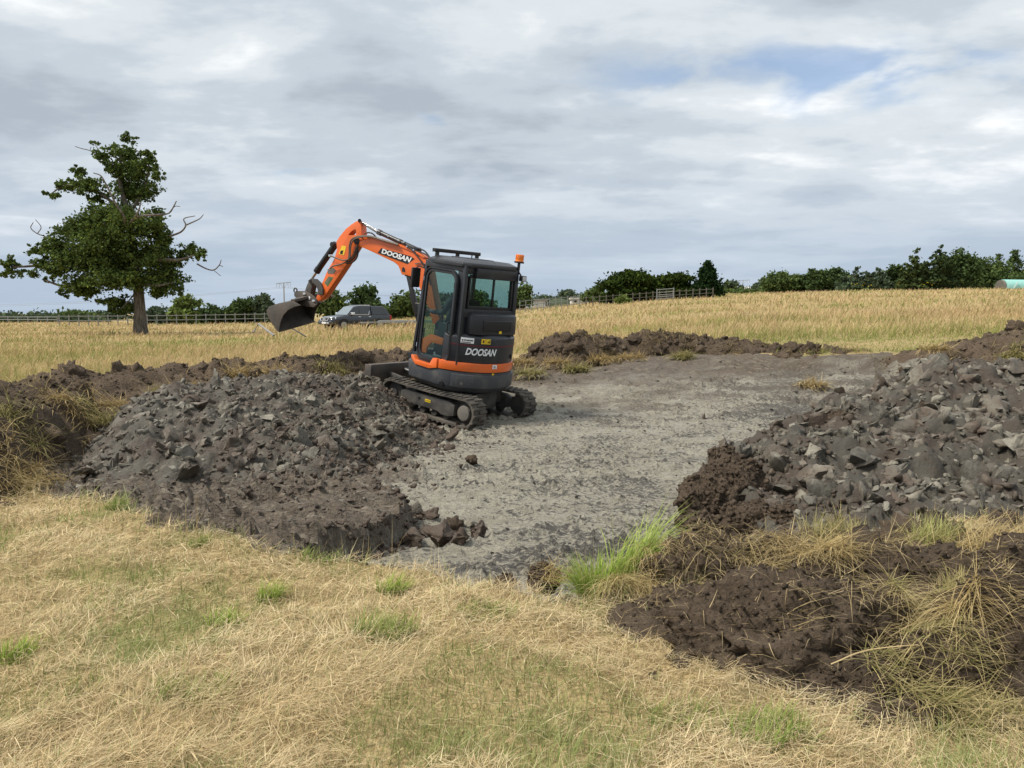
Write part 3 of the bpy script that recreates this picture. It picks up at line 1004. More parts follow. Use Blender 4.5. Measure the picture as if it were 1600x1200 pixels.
# crumbs and broken bits clinging to the blocks
BLK_P = []
for par in (heap_f, heap_r):
    PP = []
    for o, rad, pp in BLOCKS:
        if pp is not par:
            continue
        mw = Matrix.Translation(o.location) @ o.rotation_euler.to_matrix().to_4x4() @ Matrix.Scale(rad, 4)
        nv = len(o.data.vertices)
        co = np.empty(nv * 3); o.data.vertices.foreach_get('co', co); co = co.reshape(-1, 3)
        nn = np.empty(nv * 3); o.data.vertices.foreach_get('normal', nn); nn = nn.reshape(-1, 3)
        m3 = np.array(mw.to_3x3()) / rad
        w = co @ m3.T * rad + np.array(mw.translation)
        nw = nn @ m3.T
        ok = np.where((nw[:, 2] > -0.1) & (nw[:, 1] < 0.6))[0]
        k = min(len(ok), int(2600 * rad))
        PP.append(w[rg.choice(ok, k, replace=False)])
    PP = np.concatenate(PP)
    BLK_P.append(PP)
    crumbs('soil_crumbs', PP, (0.005 + 0.022 * rg.random(len(PP))**2.2) * (1.0 if par is heap_f else 1.9), M['topsoil'], par, rg, smooth=True)

S1 = face_cam(hpF, 120, rg)
lumps('soil_lump', CL_SOIL, S1, 0.03 + 0.10 * rg.random(len(S1))**2.2, heap_f, rg, sink=0.5)

# loose lumps on the floor of the pit
LOOSE = [(737, 726, 0.065, 'topsoil', 'single brown lump lying alone in the middle of the pale pit floor'),
         (690, 848, 0.16, 'clay_brown', 'largest angular brown clod at the foot of the cut earth face'),
         (748, 840, 0.10, 'clay_brown', 'dark clod furthest right of the cluster by the cut face'),
         (662, 830, 0.12, 'clay', 'grey clay lump leaning on the cut face behind the brown clods'),
         (722, 852, 0.10, 'clay_brown', 'small brown clod in front, right of the largest angular one'),
         (708, 824, 0.075, 'topsoil', 'dark rounded clod behind the angular ones by the cut face'),
         (652, 802, 0.13, 'clay', 'grey lump fallen against the corner of the cut face'),
         (735, 820, 0.09, 'clay', 'grey clod at the back of the cluster by the cut face'),
         (672, 812, 0.10, 'clay_brown', 'brown crumbly clod at the foot of the cut corner'),
         (645, 846, 0.12, 'clay_brown', 'brown clod fallen left of the largest angular one'),
         (1020, 1060, 0.018, 'topsoil', 'tiny crumb of dark soil on the mown grass'),
         (1100, 650, 0.10, 'clay', 'low grey ridge of clay on the pit floor by the right heap')]
ANG = [hull_lump(12, (1, 0.85, 0.8), 900 + i, 5, 0.36) for i in range(4)]
for px, py, s, mt, lb in LOOSE:
    x, y = hitB(px, py + 4) if py < 1000 else hitG(px, py)
    me = (random.choice(CLAY_BIG[:6]).copy() if mt == 'clay' else (ANG if mt == 'clay_brown' else SOIL_MID)[len(lb) % 4].copy())
    me.materials.append(M[mt])
    o = tag(link('soil_clod', me), lb, 'clod', 'loose clods on the ground')
    o.location = (x, y, float(H(np.array([x]), np.array([y]))[0]) + s * 0.45)
    o.rotation_euler = (0.2, 0.3, rg.uniform(0, 6))
    o.scale = (s, s, s)

# crumbs over the pit floor
n = 10000
yy = 4.6 * (16.0 / 4.6)**rg.random(n)
xx = rg.uniform(-0.75, 0.75, n) * yy
hb, sdb, ssb = base(xx, yy)
dn = sstep(-0.1, 0.5, noise3(xx * 0.8, yy * 0.8, 77.0)) * 0.8 + 0.2
keep = (sdb > 0.1) & (rg.random(n) < dn)
P_ = np.stack([xx, yy, hb], -1)[keep]
S_ = (0.007 + 0.028 * rg.random(len(P_))**3) * (0.6 + P_[:, 1] / 14)
hv = P_[:, 1] > 11
crumbs('clay_crumbs', P_, S_, M['clay_dark'], None, rg, tilt=0.3, flat=0.7)
crumb_o = bpy.data.objects['clay_crumbs']
tag(crumb_o, 'small crumbs of clay strewn over the pit floor', 'clay crumbs')

# flakes scraped up over the skimmed shelf
n = 3800
xx, yy = rg.uniform(-4.6, -0.4, n), rg.uniform(4.4, 8.4, n)
hb, sdb, ssb = base(xx, yy)
keep = (ssb > 0.10) & (sdb > 0.12)
P_ = np.stack([xx, yy, hb], -1)[keep]
S_ = 0.014 + 0.05 * rg.random(len(P_))**3
half_ = rg.random(len(P_)) < 0.3
crumbs('scraped_flakes', P_[~half_], S_[~half_], M['clay_brown'], pit, rg, tilt=0.15, flat=0.4)
crumbs('scraped_flakes', P_[half_], S_[half_], M['clay'], pit, rg, tilt=0.15, flat=0.4)

# clods breaking off the cut face, and brown crumbs trailing off the heap's foot
n = 9000
xx, yy = rg.uniform(-1.8, -0.3, n), rg.uniform(4.6, 7.0, n)
hb, sdb, ssb = base(xx, yy)
keep = (ssb > -0.16) & (ssb < 0.05) & (sdb > 0.1)
P_ = np.stack([xx, yy, hb], -1)[keep][:420]
crumbs('face_clods', P_, 0.014 + 0.05 * rg.random(len(P_))**2, M['clay_brown'], pit, rg, smooth=True, protos=MED_NP)
n = 5000
xx, yy = rg.uniform(-2.4, 0.3, n), rg.uniform(6.4, 10.8, n)
hb, sdb, ssb = base(xx, yy)
dn = sstep(0.15, -1.5, xx + 0.16 * (10.5 - yy)) * (0.3 + 0.7 * sstep(-0.2, 0.4, noise3(xx * 1.5, yy * 1.5, 101.0)))
keep = (rg.random(n) < dn) & (sdb > 0.2)
P_ = np.stack([xx, yy, hb], -1)[keep]
crumbs('trailing_crumbs', P_, 0.010 + 0.045 * rg.random(len(P_))**2.6, M['clay_brown'], pit, rg, smooth=True)

# ------------------------------------------------------------------ shape builder
class MB:
    """collects shapes, then links them as ONE mesh object"""

    def __init__(self):
        self.bm = bmesh.new()

    def _add(self, vs, fs):
        b = [self.bm.verts.new(v) for v in vs]
        for f in fs:
            try:
                self.bm.faces.new([b[i] for i in f])
            except ValueError:
                pass
        return self

    def box(self, lo, hi, xf=None):
        (x0, y0, z0), (x1, y1, z1) = lo, hi
        vs = [Vector(p) for p in ((x0, y0, z0), (x1, y0, z0), (x1, y1, z0), (x0, y1, z0), (x0, y0, z1), (x1, y0, z1), (x1, y1, z1), (x0, y1, z1))]
        if xf is not None:
            vs = [xf @ v for v in vs]
        return self._add(vs, [(3, 2, 1, 0), (4, 5, 6, 7), (0, 1, 5, 4), (1, 2, 6, 5), (2, 3, 7, 6), (3, 0, 4, 7)])

    def hexa(self, c8):
        """eight corners: four of one face, then the four across from them"""
        return self._add([Vector(p) for p in c8], [(3, 2, 1, 0), (4, 5, 6, 7), (0, 1, 5, 4), (1, 2, 6, 5), (2, 3, 7, 6), (3, 0, 4, 7)])

    def loft(self, A, B):
        """solid between two matching outlines"""
        n = len(A)
        vs = [Vector(p) for p in A] + [Vector(p) for p in B]
        return self._add(vs, [tuple(range(n))[::-1], tuple(range(n, 2 * n))] + [(i, (i + 1) % n, n + (i + 1) % n, n + i) for i in range(n)])

    def wall(self, A, B, th, closed=True):
        return self

    def bar(self, p0, p1, w, h, up=(0, 0, 1)):
        p0, p1 = Vector(p0), Vector(p1)
        d = (p1 - p0).normalized()
        u = Vector(up)
        s = d.cross(u)
        s = s.normalized() if s.length > 1e-4 else d.orthogonal().normalized()
        u = s.cross(d)
        return self.hexa([p0 + s * a * w / 2 + u * b * h / 2 for a, b in ((-1, -1), (1, -1), (1, 1), (-1, 1))] +
                         [p1 + s * a * w / 2 + u * b * h / 2 for a, b in ((-1, -1), (1, -1), (1, 1), (-1, 1))])

    def cyl(self, p0, p1, r0, r1=None, n=16):
        r1 = r0 if r1 is None else r1
        p0, p1 = Vector(p0), Vector(p1)
        d = (p1 - p0).normalized()
        s = d.orthogonal().normalized()
        t = d.cross(s)
        A = [p0 + (s * math.cos(a) + t * math.sin(a)) * r0 for a in (2 * math.pi * i / n for i in range(n))]
        B = [p1 + (s * math.cos(a) + t * math.sin(a)) * r1 for a in (2 * math.pi * i / n for i in range(n))]
        return self.loft(A, B)

    def tube(self, pts, r, n=8, closed=False, rs=None):
        pts = [Vector(p) for p in pts]
        m = len(pts)
        rings = []
        prev = None
        for i, p in enumerate(pts):
            if closed:
                d = pts[(i + 1) % m] - pts[i - 1]
            else:
                d = pts[min(i + 1, m - 1)] - pts[max(i - 1, 0)]
            d.normalize()
            s = d.orthogonal().normalized() if prev is None else (prev - d * prev.dot(d)).normalized()
            prev = s
            t = d.cross(s)
            rr = rs[i] if rs else r
            rings.append([self.bm.verts.new(p + (s * math.cos(a) + t * math.sin(a)) * rr) for a in (2 * math.pi * k / n for k in range(n))])
        for i in range(m if closed else m - 1):
            a, b = rings[i], rings[(i + 1) % m]
            off = 0
            if closed and i == m - 1:
                off = min(range(n), key=lambda o: (a[0].co - b[o].co).length)
            for k in range(n):
                self.bm.faces.new((a[k], a[(k + 1) % n], b[(k + 1 + off) % n], b[(k + off) % n]))
        if not closed:
            self.bm.faces.new(rings[0][::-1])
            self.bm.faces.new(rings[-1])
        return self

    def ball(self, c, r, sub=2, sc=(1, 1, 1)):
        ret = bmesh.ops.create_icosphere(self.bm, subdivisions=sub, radius=1.0)
        for v in ret['verts']:
            v.co = Vector((v.co.x * r * sc[0], v.co.y * r * sc[1], v.co.z * r * sc[2])) + Vector(c)
        return self

    def build(self, name, mat, parent=None, bevel=0.0, ang=35, xf=None, seg=2):
        if xf is not None:
            bmesh.ops.transform(self.bm, matrix=xf, verts=self.bm.verts[:])
        bmesh.ops.recalc_face_normals(self.bm, faces=self.bm.faces[:])
        if bevel > 0:
            es = [e_ for e_ in self.bm.edges if len(e_.link_faces) == 2 and e_.calc_face_angle(0) > R(30)]
            bmesh.ops.bevel(self.bm, geom=es, offset=bevel, segments=seg, affect='EDGES', profile=0.6, clamp_overlap=True)
        me = bpy.data.meshes.new(name)
        self.bm.to_mesh(me)
        self.bm.free()
        me.polygons.foreach_set('use_smooth', np.ones(len(me.polygons), bool))
        me.set_sharp_from_angle(angle=R(ang))
        return link(name, me, mat, parent)


def smooth_path(pts, n=6):
    """Catmull-Rom through the points"""
    pts = [Vector(p) for p in pts]
    P = [pts[0] * 2 - pts[1]] + pts + [pts[-1] * 2 - pts[-2]]
    out = []
    for i in range(1, len(P) - 2):
        for k in range(n):
            t = k / n
            a, b, c, d = P[i - 1], P[i], P[i + 1], P[i + 2]
            out.append(0.5 * ((2 * b) + (c - a) * t + (2 * a - 5 * b + 4 * c - d) * t * t + (3 * b - a - 3 * c + d) * t**3))
    out.append(pts[-1])
    return out


# ------------------------------------------------------------------ machine materials
M['orange'] = mat_plain('orange_paint', (0.72, 0.135, 0.022), 0.34, spec=0.5, dirt=0.22, dirtcol=(0.34, 0.17, 0.08), var=0.06, coat=0.3)
M['charcoal'] = mat_plain('charcoal_panel', (0.020, 0.022, 0.027), 0.36, dirt=0.25, dirtcol=(0.055, 0.052, 0.050), var=0.2)
M['slate'] = mat_plain('slate_casting', (0.048, 0.052, 0.060), 0.5, dirt=0.45, dirtcol=(0.12, 0.108, 0.090), var=0.15)
M['black'] = mat_plain('black_steel', (0.012, 0.012, 0.014), 0.4, dirt=0.08, dirtcol=(0.05, 0.045, 0.04))
M['rubber'] = mat_plain('muddy_rubber', (0.045, 0.040, 0.034), 0.8, dirt=0.75, dirtcol=(0.16, 0.14, 0.115), var=0.2, bump=0.5)
M['frame_steel'] = mat_plain('muddy_frame', (0.045, 0.043, 0.042), 0.6, dirt=0.55, dirtcol=(0.13, 0.115, 0.095), var=0.2, bump=0.2)
M['hub_mud'] = mat_plain('mud_caked_steel', (0.13, 0.12, 0.105), 0.75, dirt=0.5, dirtcol=(0.20, 0.18, 0.15), bump=0.5)
M['worn_steel'] = mat_plain('worn_bucket_steel', (0.095, 0.085, 0.076), 0.55, metal=0.35, dirt=0.6, dirtcol=(0.13, 0.10, 0.078), var=0.3, bump=0.35)
M['chrome'] = mat_plain('chrome_rod', (0.75, 0.75, 0.76), 0.12, metal=1.0, var=0.03)
M['hose'] = mat_plain('rubber_hose', (0.02, 0.02, 0.021), 0.5, dirt=0.3, dirtcol=(0.12, 0.08, 0.05))
M['hose_dusty'] = mat_plain('dusty_hose', (0.11, 0.085, 0.065), 0.65, dirt=0.3, dirtcol=(0.18, 0.14, 0.1))
M['white'] = mat_plain('white_vinyl', (0.78, 0.79, 0.80), 0.4, var=0.03)
M['yellow'] = mat_plain('yellow_vinyl', (0.80, 0.55, 0.03), 0.4, var=0.05)
M['decal_black'] = mat_plain('black_vinyl', (0.012, 0.012, 0.013), 0.35)
M['maroon'] = mat_plain('maroon_stripe', (0.10, 0.012, 0.02), 0.4)
M['decal_green'] = mat_plain('green_vinyl', (0.06, 0.16, 0.05), 0.5, dirt=0.4)
M['amber'] = mat_plain('amber_lens', (0.85, 0.22, 0.02), 0.2, var=0.05, coat=0.5)
M['red_lens'] = mat_plain('red_lens', (0.45, 0.02, 0.015), 0.2, var=0.05)
M['cab_glass'] = mat_glass('green_tinted_glass', (0.70, 0.80, 0.76), 0.7)
M['seat'] = mat_plain('seat_fabric', (0.03, 0.03, 0.032), 0.85)
M['lamp_glass'] = mat_plain('lamp_glass', (0.55, 0.57, 0.6), 0.12, spec=0.8)

# ------------------------------------------------------------------ excavator
EX_H, UP_H, PITCHB = R(143), R(-9), R(-8.3)
ex_loc = Vector((-0.86, 11.90, 0.015))
ex = empty('mini_excavator', ex_loc)
ex.matrix_world = Matrix.Translation(ex_loc) @ Matrix.Rotation(EX_H, 4, 'Z') @ Matrix.Rotation(PITCHB, 4, 'Y')
EXM = ex.matrix_world.copy()
EXI = EXM.inverted()
tag(ex, 'orange and black mini digger with raised arm tilted back on the clay heap', 'excavator')
U = Matrix.Rotation(UP_H, 4, 'Z')          # house turned on its undercarriage


def sub(o, par):
    """a part of a part"""
    o.parent = par
    return o


# --- undercarriage
TL, TR_, TW, GA = 0.735, 0.215, 0.29, 0.625      # half wheelbase, end radius, belt width, half gauge


def track_path(n_arc=12, n_str=14, r=TR_):
    pts = []
    for i in range(n_arc + 1):
        a = math.pi / 2 + math.pi * i / n_arc
        pts.append((-TL + r * math.cos(a), TR_ + r * math.sin(a)))
    for i in range(1, n_str):
        pts.append((-TL + 2 * TL * i / n_str, TR_ - r))
    for i in range(n_arc + 1):
        a = -math.pi / 2 + math.pi * i / n_arc
        pts.append((TL + r * math.cos(a), TR_ + r * math.sin(a)))
    for i in range(1, n_str):
        f = i / n_str
        pts.append((TL - 2 * TL * f, TR_ + r - 0.018 * math.sin(math.pi * f)))
    return pts


for side in (1, -1):
    yc = GA * side
    b = MB()
    o_, i_ = track_path(), track_path(r=TR_ - 0.030)
    n = len(o_)
    rings = []
    for (xo, zo), (xi, zi) in zip(o_, i_):
        rings.append([b.bm.verts.new(p) for p in ((xo, yc - TW / 2, zo), (xo, yc + TW / 2, zo), (xi, yc + TW / 2, zi), (xi, yc - TW / 2, zi))])
    for i in range(n):
        a, c = rings[i], rings[(i + 1) % n]
        for k in range(4):
            b.bm.faces.new((a[k], a[(k + 1) % 4], c[(k + 1) % 4], c[k]))
    # tread bars, staggered across the belt, follow its outline
    L = [0.0]
    for i in range(n):
        L.append(L[-1] + math.dist(o_[i], o_[(i + 1) % n]))
    tot, nl = L[-1], 44
    for k in range(nl):
        for half in (0, 1):
            s = ((k + 0.5 * half) / nl * tot) % tot
            j = max(i for i in range(n) if L[i] <= s)
            (x0, z0), (x1, z1) = o_[j], o_[(j + 1) % n]
            f = (s - L[j]) / max(1e-6, L[j + 1] - L[j])
            x, z = x0 + (x1 - x0) * f, z0 + (z1 - z0) * f
            tx, tz = x1 - x0, z1 - z0
            l = math.hypot(tx, tz)
            tx, tz = tx / l, tz / l
            nx, nz = (z - TR_), None
            ox, oz = tz, -tx
            if ox * (x) + oz * (z - TR_) < 0:
                ox, oz = -ox, -oz
            ya, yb = (yc - TW / 2 - 0.004, yc + 0.02) if half == 0 else (yc - 0.02, yc + TW / 2 + 0.004)
            w, h = 0.022, 0.020
            P = lambda st, hh, y: (x + tx * st * w + ox * hh, y, z + tz * st * w + oz * hh)
            b.hexa([P(-1, -0.004, ya), P(1, -0.004, ya), P(1, -0.004, yb), P(-1, -0.004, yb), P(-0.6, h, ya), P(0.6, h, ya), P(0.6, h, yb), P(-0.6, h, yb)])
    b.build('rubber_track', M['rubber'], ex, ang=40)
    # frame beam between the wheels
    out = yc + side * 0.085
    b = MB()
    prof = [(-0.54, 0.13), (-0.42, 0.10), (-0.30, 0.10), (-0.22, 0.135), (0.22, 0.135), (0.30, 0.10), (0.44, 0.10), (0.54, 0.14), (0.56, 0.29), (0.48, 0.325), (-0.42, 0.325), (-0.54, 0.28)]
    b.loft([(x, yc - 0.09, z) for x, z in prof], [(x, yc + 0.10 * 1.0 if side > 0 else yc + 0.09, z) for x, z in prof])
    fr = b.build('track_frame', M['frame_steel'], ex, 0.012)
    if side > 0:
        MB().box((-0.07, out + 0.016, 0.225), (0.04, out + 0.0185, 0.265)).build('warning_label', M['yellow'], fr)
        b = MB()
        for k in range(4):
            b.box((-0.060 + k * 0.024, out + 0.0185, 0.236), (-0.046 + k * 0.024, out + 0.0195, 0.254))
        b.build('warning_print', M['decal_black'], fr)
        MB().cyl((0.16, out + 0.012, 0.25), (0.16, out + 0.017, 0.25), 0.022).build('frame_hole', M['black'], fr)
    # sprocket with hub at the back, idler in front, rollers beneath
    b = MB()
    b.cyl((-TL, yc - 0.05, TR_), (-TL, yc + 0.05, TR_), 0.150, n=24)
    for k in range(12):
        a = 2 * math.pi * k / 12
        b.box((0.135, yc - 0.02, -0.018), (0.178, yc + 0.02, 0.018), Matrix.Translation((-TL, 0, TR_)) @ Matrix.Rotation(a, 4, 'Y'))
    sp = b.build('drive_sprocket', M['frame_steel'], ex, 0.006)
    MB().cyl((-TL, yc + side * 0.04, TR_), (-TL, yc + side * 0.125, TR_), 0.122, 0.108, n=24).build('drive_hub', M['hub_mud'], sp, 0.012)
    MB().cyl((TL, yc - 0.045, TR_), (TL, yc + 0.045, TR_), 0.172, n=24).cyl((TL, yc - 0.075, TR_), (TL, yc + 0.075, TR_), 0.07).build('front_idler', M['frame_steel'], ex, 0.008)
    for xr in (-0.36, -0.12, 0.12, 0.36):
        MB().cyl((xr, yc - 0.06, 0.085), (xr, yc + 0.06, 0.085), 0.055, n=14).build('track_roller', M['frame_steel'], ex, 0.005)
    MB().cyl((0.0, yc - 0.05, 0.355), (0.0, yc + 0.05, 0.355), 0.03, n=12).build('carrier_roller', M['frame_steel'], ex)
MB().box((-0.42, -0.56, 0.20), (0.42, 0.56, 0.40)).box((-0.55, -0.25, 0.16), (0.55, 0.25, 0.42)).build('undercarriage_frame', M['frame_steel'], ex, 0.02)
MB().cyl((0, 0, 0.40), (0, 0, 0.50), 0.36, n=32).build('slew_ring', M['black'], ex)
# dozer blade on two arms
b = MB()
bp = [(1.24, 0.27), (1.30, 0.29), (1.27, 0.36), (1.26, 0.45), (1.29, 0.52), (1.33, 0.54), (1.33, 0.555), (1.25, 0.555), (1.21, 0.46), (1.21, 0.35)]
b.loft([(x, -0.78, z) for x, z in bp], [(x, 0.78, z) for x, z in bp])
bl = b.build('dozer_blade', M['worn_steel'], ex, 0.006)
for y in (-0.774, 0.774):
    MB().box((1.19, y - 0.012, 0.28), (1.335, y + 0.012, 0.558)).build('end_plate', M['worn_steel'], bl, 0.004)
for y in (-0.33, 0.33):
    MB().bar((1.22, y, 0.36), (0.40, y, 0.27), 0.07, 0.13).build('blade_arm', M['frame_steel'], ex, 0.012)
MB().cyl((1.20, 0, 0.44), (0.5, 0, 0.36), 0.045).build('blade_cylinder', M['black'], ex)

# --- house (turned): plan outlines in machine axes, x forward, y to its left
RT = 0.775


def plan(r, xf, yl, cut=0.12, x_back=None, n=18, yr=None):
    """rounded tail of radius r, flat flanks, chamfered nose at xf"""
    yr = yl if yr is None else yr
    a0 = math.acos(max(-1, min(1, -math.sqrt(max(0, r * r - yl * yl)) / r)))
    xb = -math.sqrt(max(0, r * r - yl * yl))
    A0 = math.atan2(yl, xb)
    A1 = 2 * math.pi - math.atan2(yr, -math.sqrt(max(0, r * r - yr * yr)))
    pts = [(xf, yl - cut), (xf - cut, yl)]
    pts += [(r * math.cos(A0 + (A1 - A0) * i / n), r * math.sin(A0 + (A1 - A0) * i / n)) for i in range(n + 1)]
    pts += [(xf - cut, -yr), (xf, -yr + cut)]
    return pts


def slab(b, P, z0, z1, P2=None):
    b.loft([(x, y, z0) for x, y in P], [(x, y, z1) for x, y in (P2 or P)])
    return b


b = MB()
slab(b, plan(0.70, 0.50, 0.62, 0.2), 0.455, 0.53, plan(0.755, 0.57, 0.70, 0.15))
slab(b, plan(0.755, 0.57, 0.70, 0.15), 0.53, 0.765, plan(0.765, 0.58, 0.715, 0.14))
skirt = b.build('counterweight_skirt', M['slate'], ex, 0.012, xf=U)
# raised bumper band round the tail
b = MB()


def arc_band(b, r0, r1, a0, a1, z0, z1, n=22, zt=None):
    A, B = [], []
    for i in range(n + 1):
        a = a0 + (a1 - a0) * i / n
        A.append((math.cos(a), math.sin(a)))
    vs = []
    rows = []
    for c, s in A:
        rows.append([b.bm.verts.new(p) for p in ((c * r0, s * r0, z0), (c * r1, s * r1, z0), (c * r1, s * r1, z1), (c * r0, s * r0, z1))])
    for i in range(n):
        a, c = rows[i], rows[i + 1]
        for k in range(4):
            b.bm.faces.new((a[k], a[(k + 1) % 4], c[(k + 1) % 4], c[k]))
    b.bm.faces.new(rows[0][::-1])
    b.bm.faces.new(rows[-1])
    return b


arc_band(b, 0.70, 0.795, R(128), R(236), 0.535, 0.735)
b.build('bumper_band', M['slate'], ex, 0.016, xf=U)
b = MB()
for a in (R(140), R(212)):
    c, s = math.cos(a), math.sin(a)
    b.cyl((c * 0.79, s * 0.79, 0.60), (c * 0.802, s * 0.802, 0.60), 0.022)
b.build('bumper_bolt', M['hub_mud'], ex, xf=U)
MB().cyl((math.cos(R(118)) * 0.71, math.sin(R(118)) * 0.71, 0.555), (math.cos(R(118)) * 0.786, math.sin(R(118)) * 0.786, 0.555), 0.035).build('tie_down_hole', M['black'], ex, xf=U)
# orange band round the tail, stepping down under the door
b = MB()
arc_band(b, 0.66, 0.772, R(112), R(238), 0.775, 0.905)
ob = b.build('orange_band', M['orange'], ex, 0.008, xf=U)
b = MB()
stp = [(-0.27, 0.905), (-0.27, 0.775), (-0.10, 0.735), (0.24, 0.735), (0.34, 0.80), (0.36, 0.86), (0.30, 0.86), (0.24, 0.80), (-0.10, 0.80), (-0.17, 0.905)]
b.loft([(x, 0.66, z) for x, z in stp], [(x, 0.735, z) for x, z in stp])
b.build('orange_sill', M['orange'], ex, 0.006, xf=U)
# deck under the cab and nose
b = MB()
slab(b, plan(0.70, 0.545, 0.66, 0.10), 0.76, 0.86)
b.build('deck', M['charcoal'], ex, 0.01, xf=U)
# left nose panel, grey, running up to the door
b = MB()
b.loft([(0.30, 0.64, 0.755), (0.585, 0.52, 0.755), (0.565, 0.50, 0.93), (0.38, 0.62, 0.93)][::1], [(0.30, 0.30, 0.755), (0.585, 0.30, 0.755), (0.565, 0.30, 0.93), (0.38, 0.30, 0.93)])
b.build('nose_panel', M['slate'], ex, 0.015, xf=U)
# engine hood round the tail
b = MB()
HP_ = plan(0.755, -0.24, 0.64, 0.02)
HP2 = plan(0.76, -0.24, 0.64, 0.02)
slab(b, HP_, 0.90, 1.27, HP2)
slab(b, HP2, 1.27, 1.325, plan(0.70, -0.24, 0.60, 0.02))
hood = b.build('engine_hood', M['charcoal'], ex, 0.012, xf=U)
b = MB()
arc_band(b, 0.74, 0.762, R(122), R(236), 1.155, 1.175)
sub(b.build('stripe', M['maroon'], ex, 0.0, xf=U), hood)
b = MB()
for s_ in (R(121.5),):
    b.box((-0.003, -0.004, 0.91), (0.003, 0.004, 1.30), Matrix.Translation((math.cos(s_) * 0.758, math.sin(s_) * 0.758, 0)))
b.build('hood_seam', M['black'], hood, xf=U)
b = MB()
arc_band(b, 0.70, 0.765, R(238), R(262), 1.12, 1.28)
b.build('orange_corner', M['orange'], ex, 0.008, xf=U)
b = MB()
arc_band(b, 0.76, 0.774, R(208), R(212.5), 0.965, 1.03, n=3)
b.build('hood_latch', M['black'], hood, 0.003, xf=U)
b = MB()
arc_band(b, 0.74, 0.781, R(229), R(233), 0.80, 0.86, n=4)
b.build('tail_lamp', M['red_lens'], ex, 0.004, xf=U)
# air box below the rear window
b = MB()
AB = [(-0.40, 0.48), (-0.60, 0.44), (-0.685, 0.30), (-0.70, 0.0), (-0.685, -0.34), (-0.62, -0.46), (-0.40, -0.48)]
slab(b, AB, 1.325, 1.60, [(x * 0.985, y * 0.985) for x, y in AB])
slab(b, [(x * 0.985, y * 0.985) for x, y in AB], 1.60, 1.64, [(x * 0.90, y * 0.93) for x, y in AB])
box_o = b.build('air_box', M['charcoal'], ex, 0.012, xf=U)
b = MB()
b.loft([(-0.694, 0.27, 1.385), (-0.700, -0.29, 1.385), (-0.697, -0.29, 1.545), (-0.690, 0.27, 1.545)], [(-0.708, 0.25, 1.395), (-0.715, -0.27, 1.395), (-0.712, -0.27, 1.535), (-0.704, 0.25, 1.535)])
b.build('grille_panel', M['black'], box_o, 0.004, xf=U)

# stickers and lettering on the hood: bent round the tail


def wrap(u, z, r=0.768):
    """u metres to the right along the tail from the rear left"""
    a = R(133) + u / r
    return (math.cos(a) * r, math.sin(a) * r, z)


def sticker(name, u0, u1, z0, z1, mat, par, r=0.764, slant=0.0, n=6):
    b = MB()
    A = [wrap(u0 + (u1 - u0) * i / n, 0, r) for i in range(n + 1)]
    B = [wrap(u0 + (u1 - u0) * i / n, 0, r + 0.0025) for i in range(n + 1)]
    rows = []
    for p, q in zip(A, B):
        rows.append([b.bm.verts.new(v) for v in ((p[0], p[1], z0), (q[0], q[1], z0), (q[0], q[1], z1), (p[0], p[1], z1))])
    for i in range(n):
        a, c = rows[i], rows[i + 1]
        for k in range(4):
            b.bm.faces.new((a[k], a[(k + 1) % 4], c[(k + 1) % 4], c[k]))
    b.bm.faces.new(rows[0][::-1]); b.bm.faces.new(rows[-1])
    return b.build(name, mat, par, xf=U)


def text_mesh(txt, height, bold=0.0, shear=0.0, depth=0.003, spacing=1.0):
    cu = bpy.data.curves.new('lettering', 'FONT')
    cu.body = txt
    cu.size = height * 1.38
    cu.offset = bold
    cu.shear = shear
    cu.space_character = spacing
    cu.extrude = depth / 2
    cu.resolution_u = 3
    o = bpy.data.objects.new('lettering', cu)
    COL.objects.link(o)
    dg = bpy.context.evaluated_depsgraph_get()
    me = bpy.data.meshes.new_from_object(o.evaluated_get(dg))
    bpy.data.objects.remove(o)
    bpy.data.curves.remove(cu)
    return me


def map_mesh(me, f):
    n_ = len(me.vertices)
    a = np.empty(n_ * 3, np.float32)
    me.vertices.foreach_get('co', a)
    a = a.reshape(-1, 3)
    a = np.array([tuple(f(*p)) for p in a], np.float32)
    me.vertices.foreach_set('co', a.ravel())
    me.update()
    return me


sticker('maker_label', 0.02, 0.215, 1.195, 1.275, M['white'], hood)
sticker('label_stripe', 0.03, 0.17, 1.203, 1.213, M['maroon'], hood, 0.766)
for u0, u1, z0, z1 in ((0.035, 0.055, 1.228, 1.25), (0.065, 0.10, 1.230, 1.247), (0.106, 0.15, 1.230, 1.247), (0.156, 0.20, 1.230, 1.247)):
    sticker('label_print', u0, u1, z0, z1, M['decal_black'], hood, 0.766, n=2)
sticker('warning_label', 0.325, 0.475, 1.20, 1.275, M['yellow'], hood)
b = MB()
sticker('warning_print', 0.395, 0.398, 1.205, 1.27, M['decal_black'], hood, 0.766, n=2)
sticker('warning_print', 0.452, 0.468, 1.215, 1.262, M['decal_black'], hood, 0.766, n=2)
sticker('warning_print', 0.425, 0.444, 1.215, 1.240, M['decal_black'], hood, 0.766, n=2)
sticker('warning_print', 0.348, 0.372, 1.218, 1.255, M['maroon'], hood, 0.766, n=2)
sticker('white_label', 0.555, 0.64, 0.835, 0.895, M['white'], ob, 0.774)
sticker('label_print', 0.57, 0.625, 0.85, 0.858, M['maroon'], ob, 0.777, n=2)
sticker('label_print', 0.58, 0.615, 0.868, 0.876, M['maroon'], ob, 0.777, n=2)
sticker('small_yellow_label', 0.56, 0.60, 0.74, 0.768, M['yellow'], skirt, 0.768)
MB().box((-0.7205, -0.08, 1.352), (-0.716, -0.03, 1.39), None).build('small_yellow_label', M['yellow'], box_o, xf=U @ Matrix.Translation((0.006, 0, 0)))
tm = text_mesh('DOOSAN', 0.10, 0.0045, 0.30, 0.003, 0.98)
tw = max(v.co.x for v in tm.vertices)
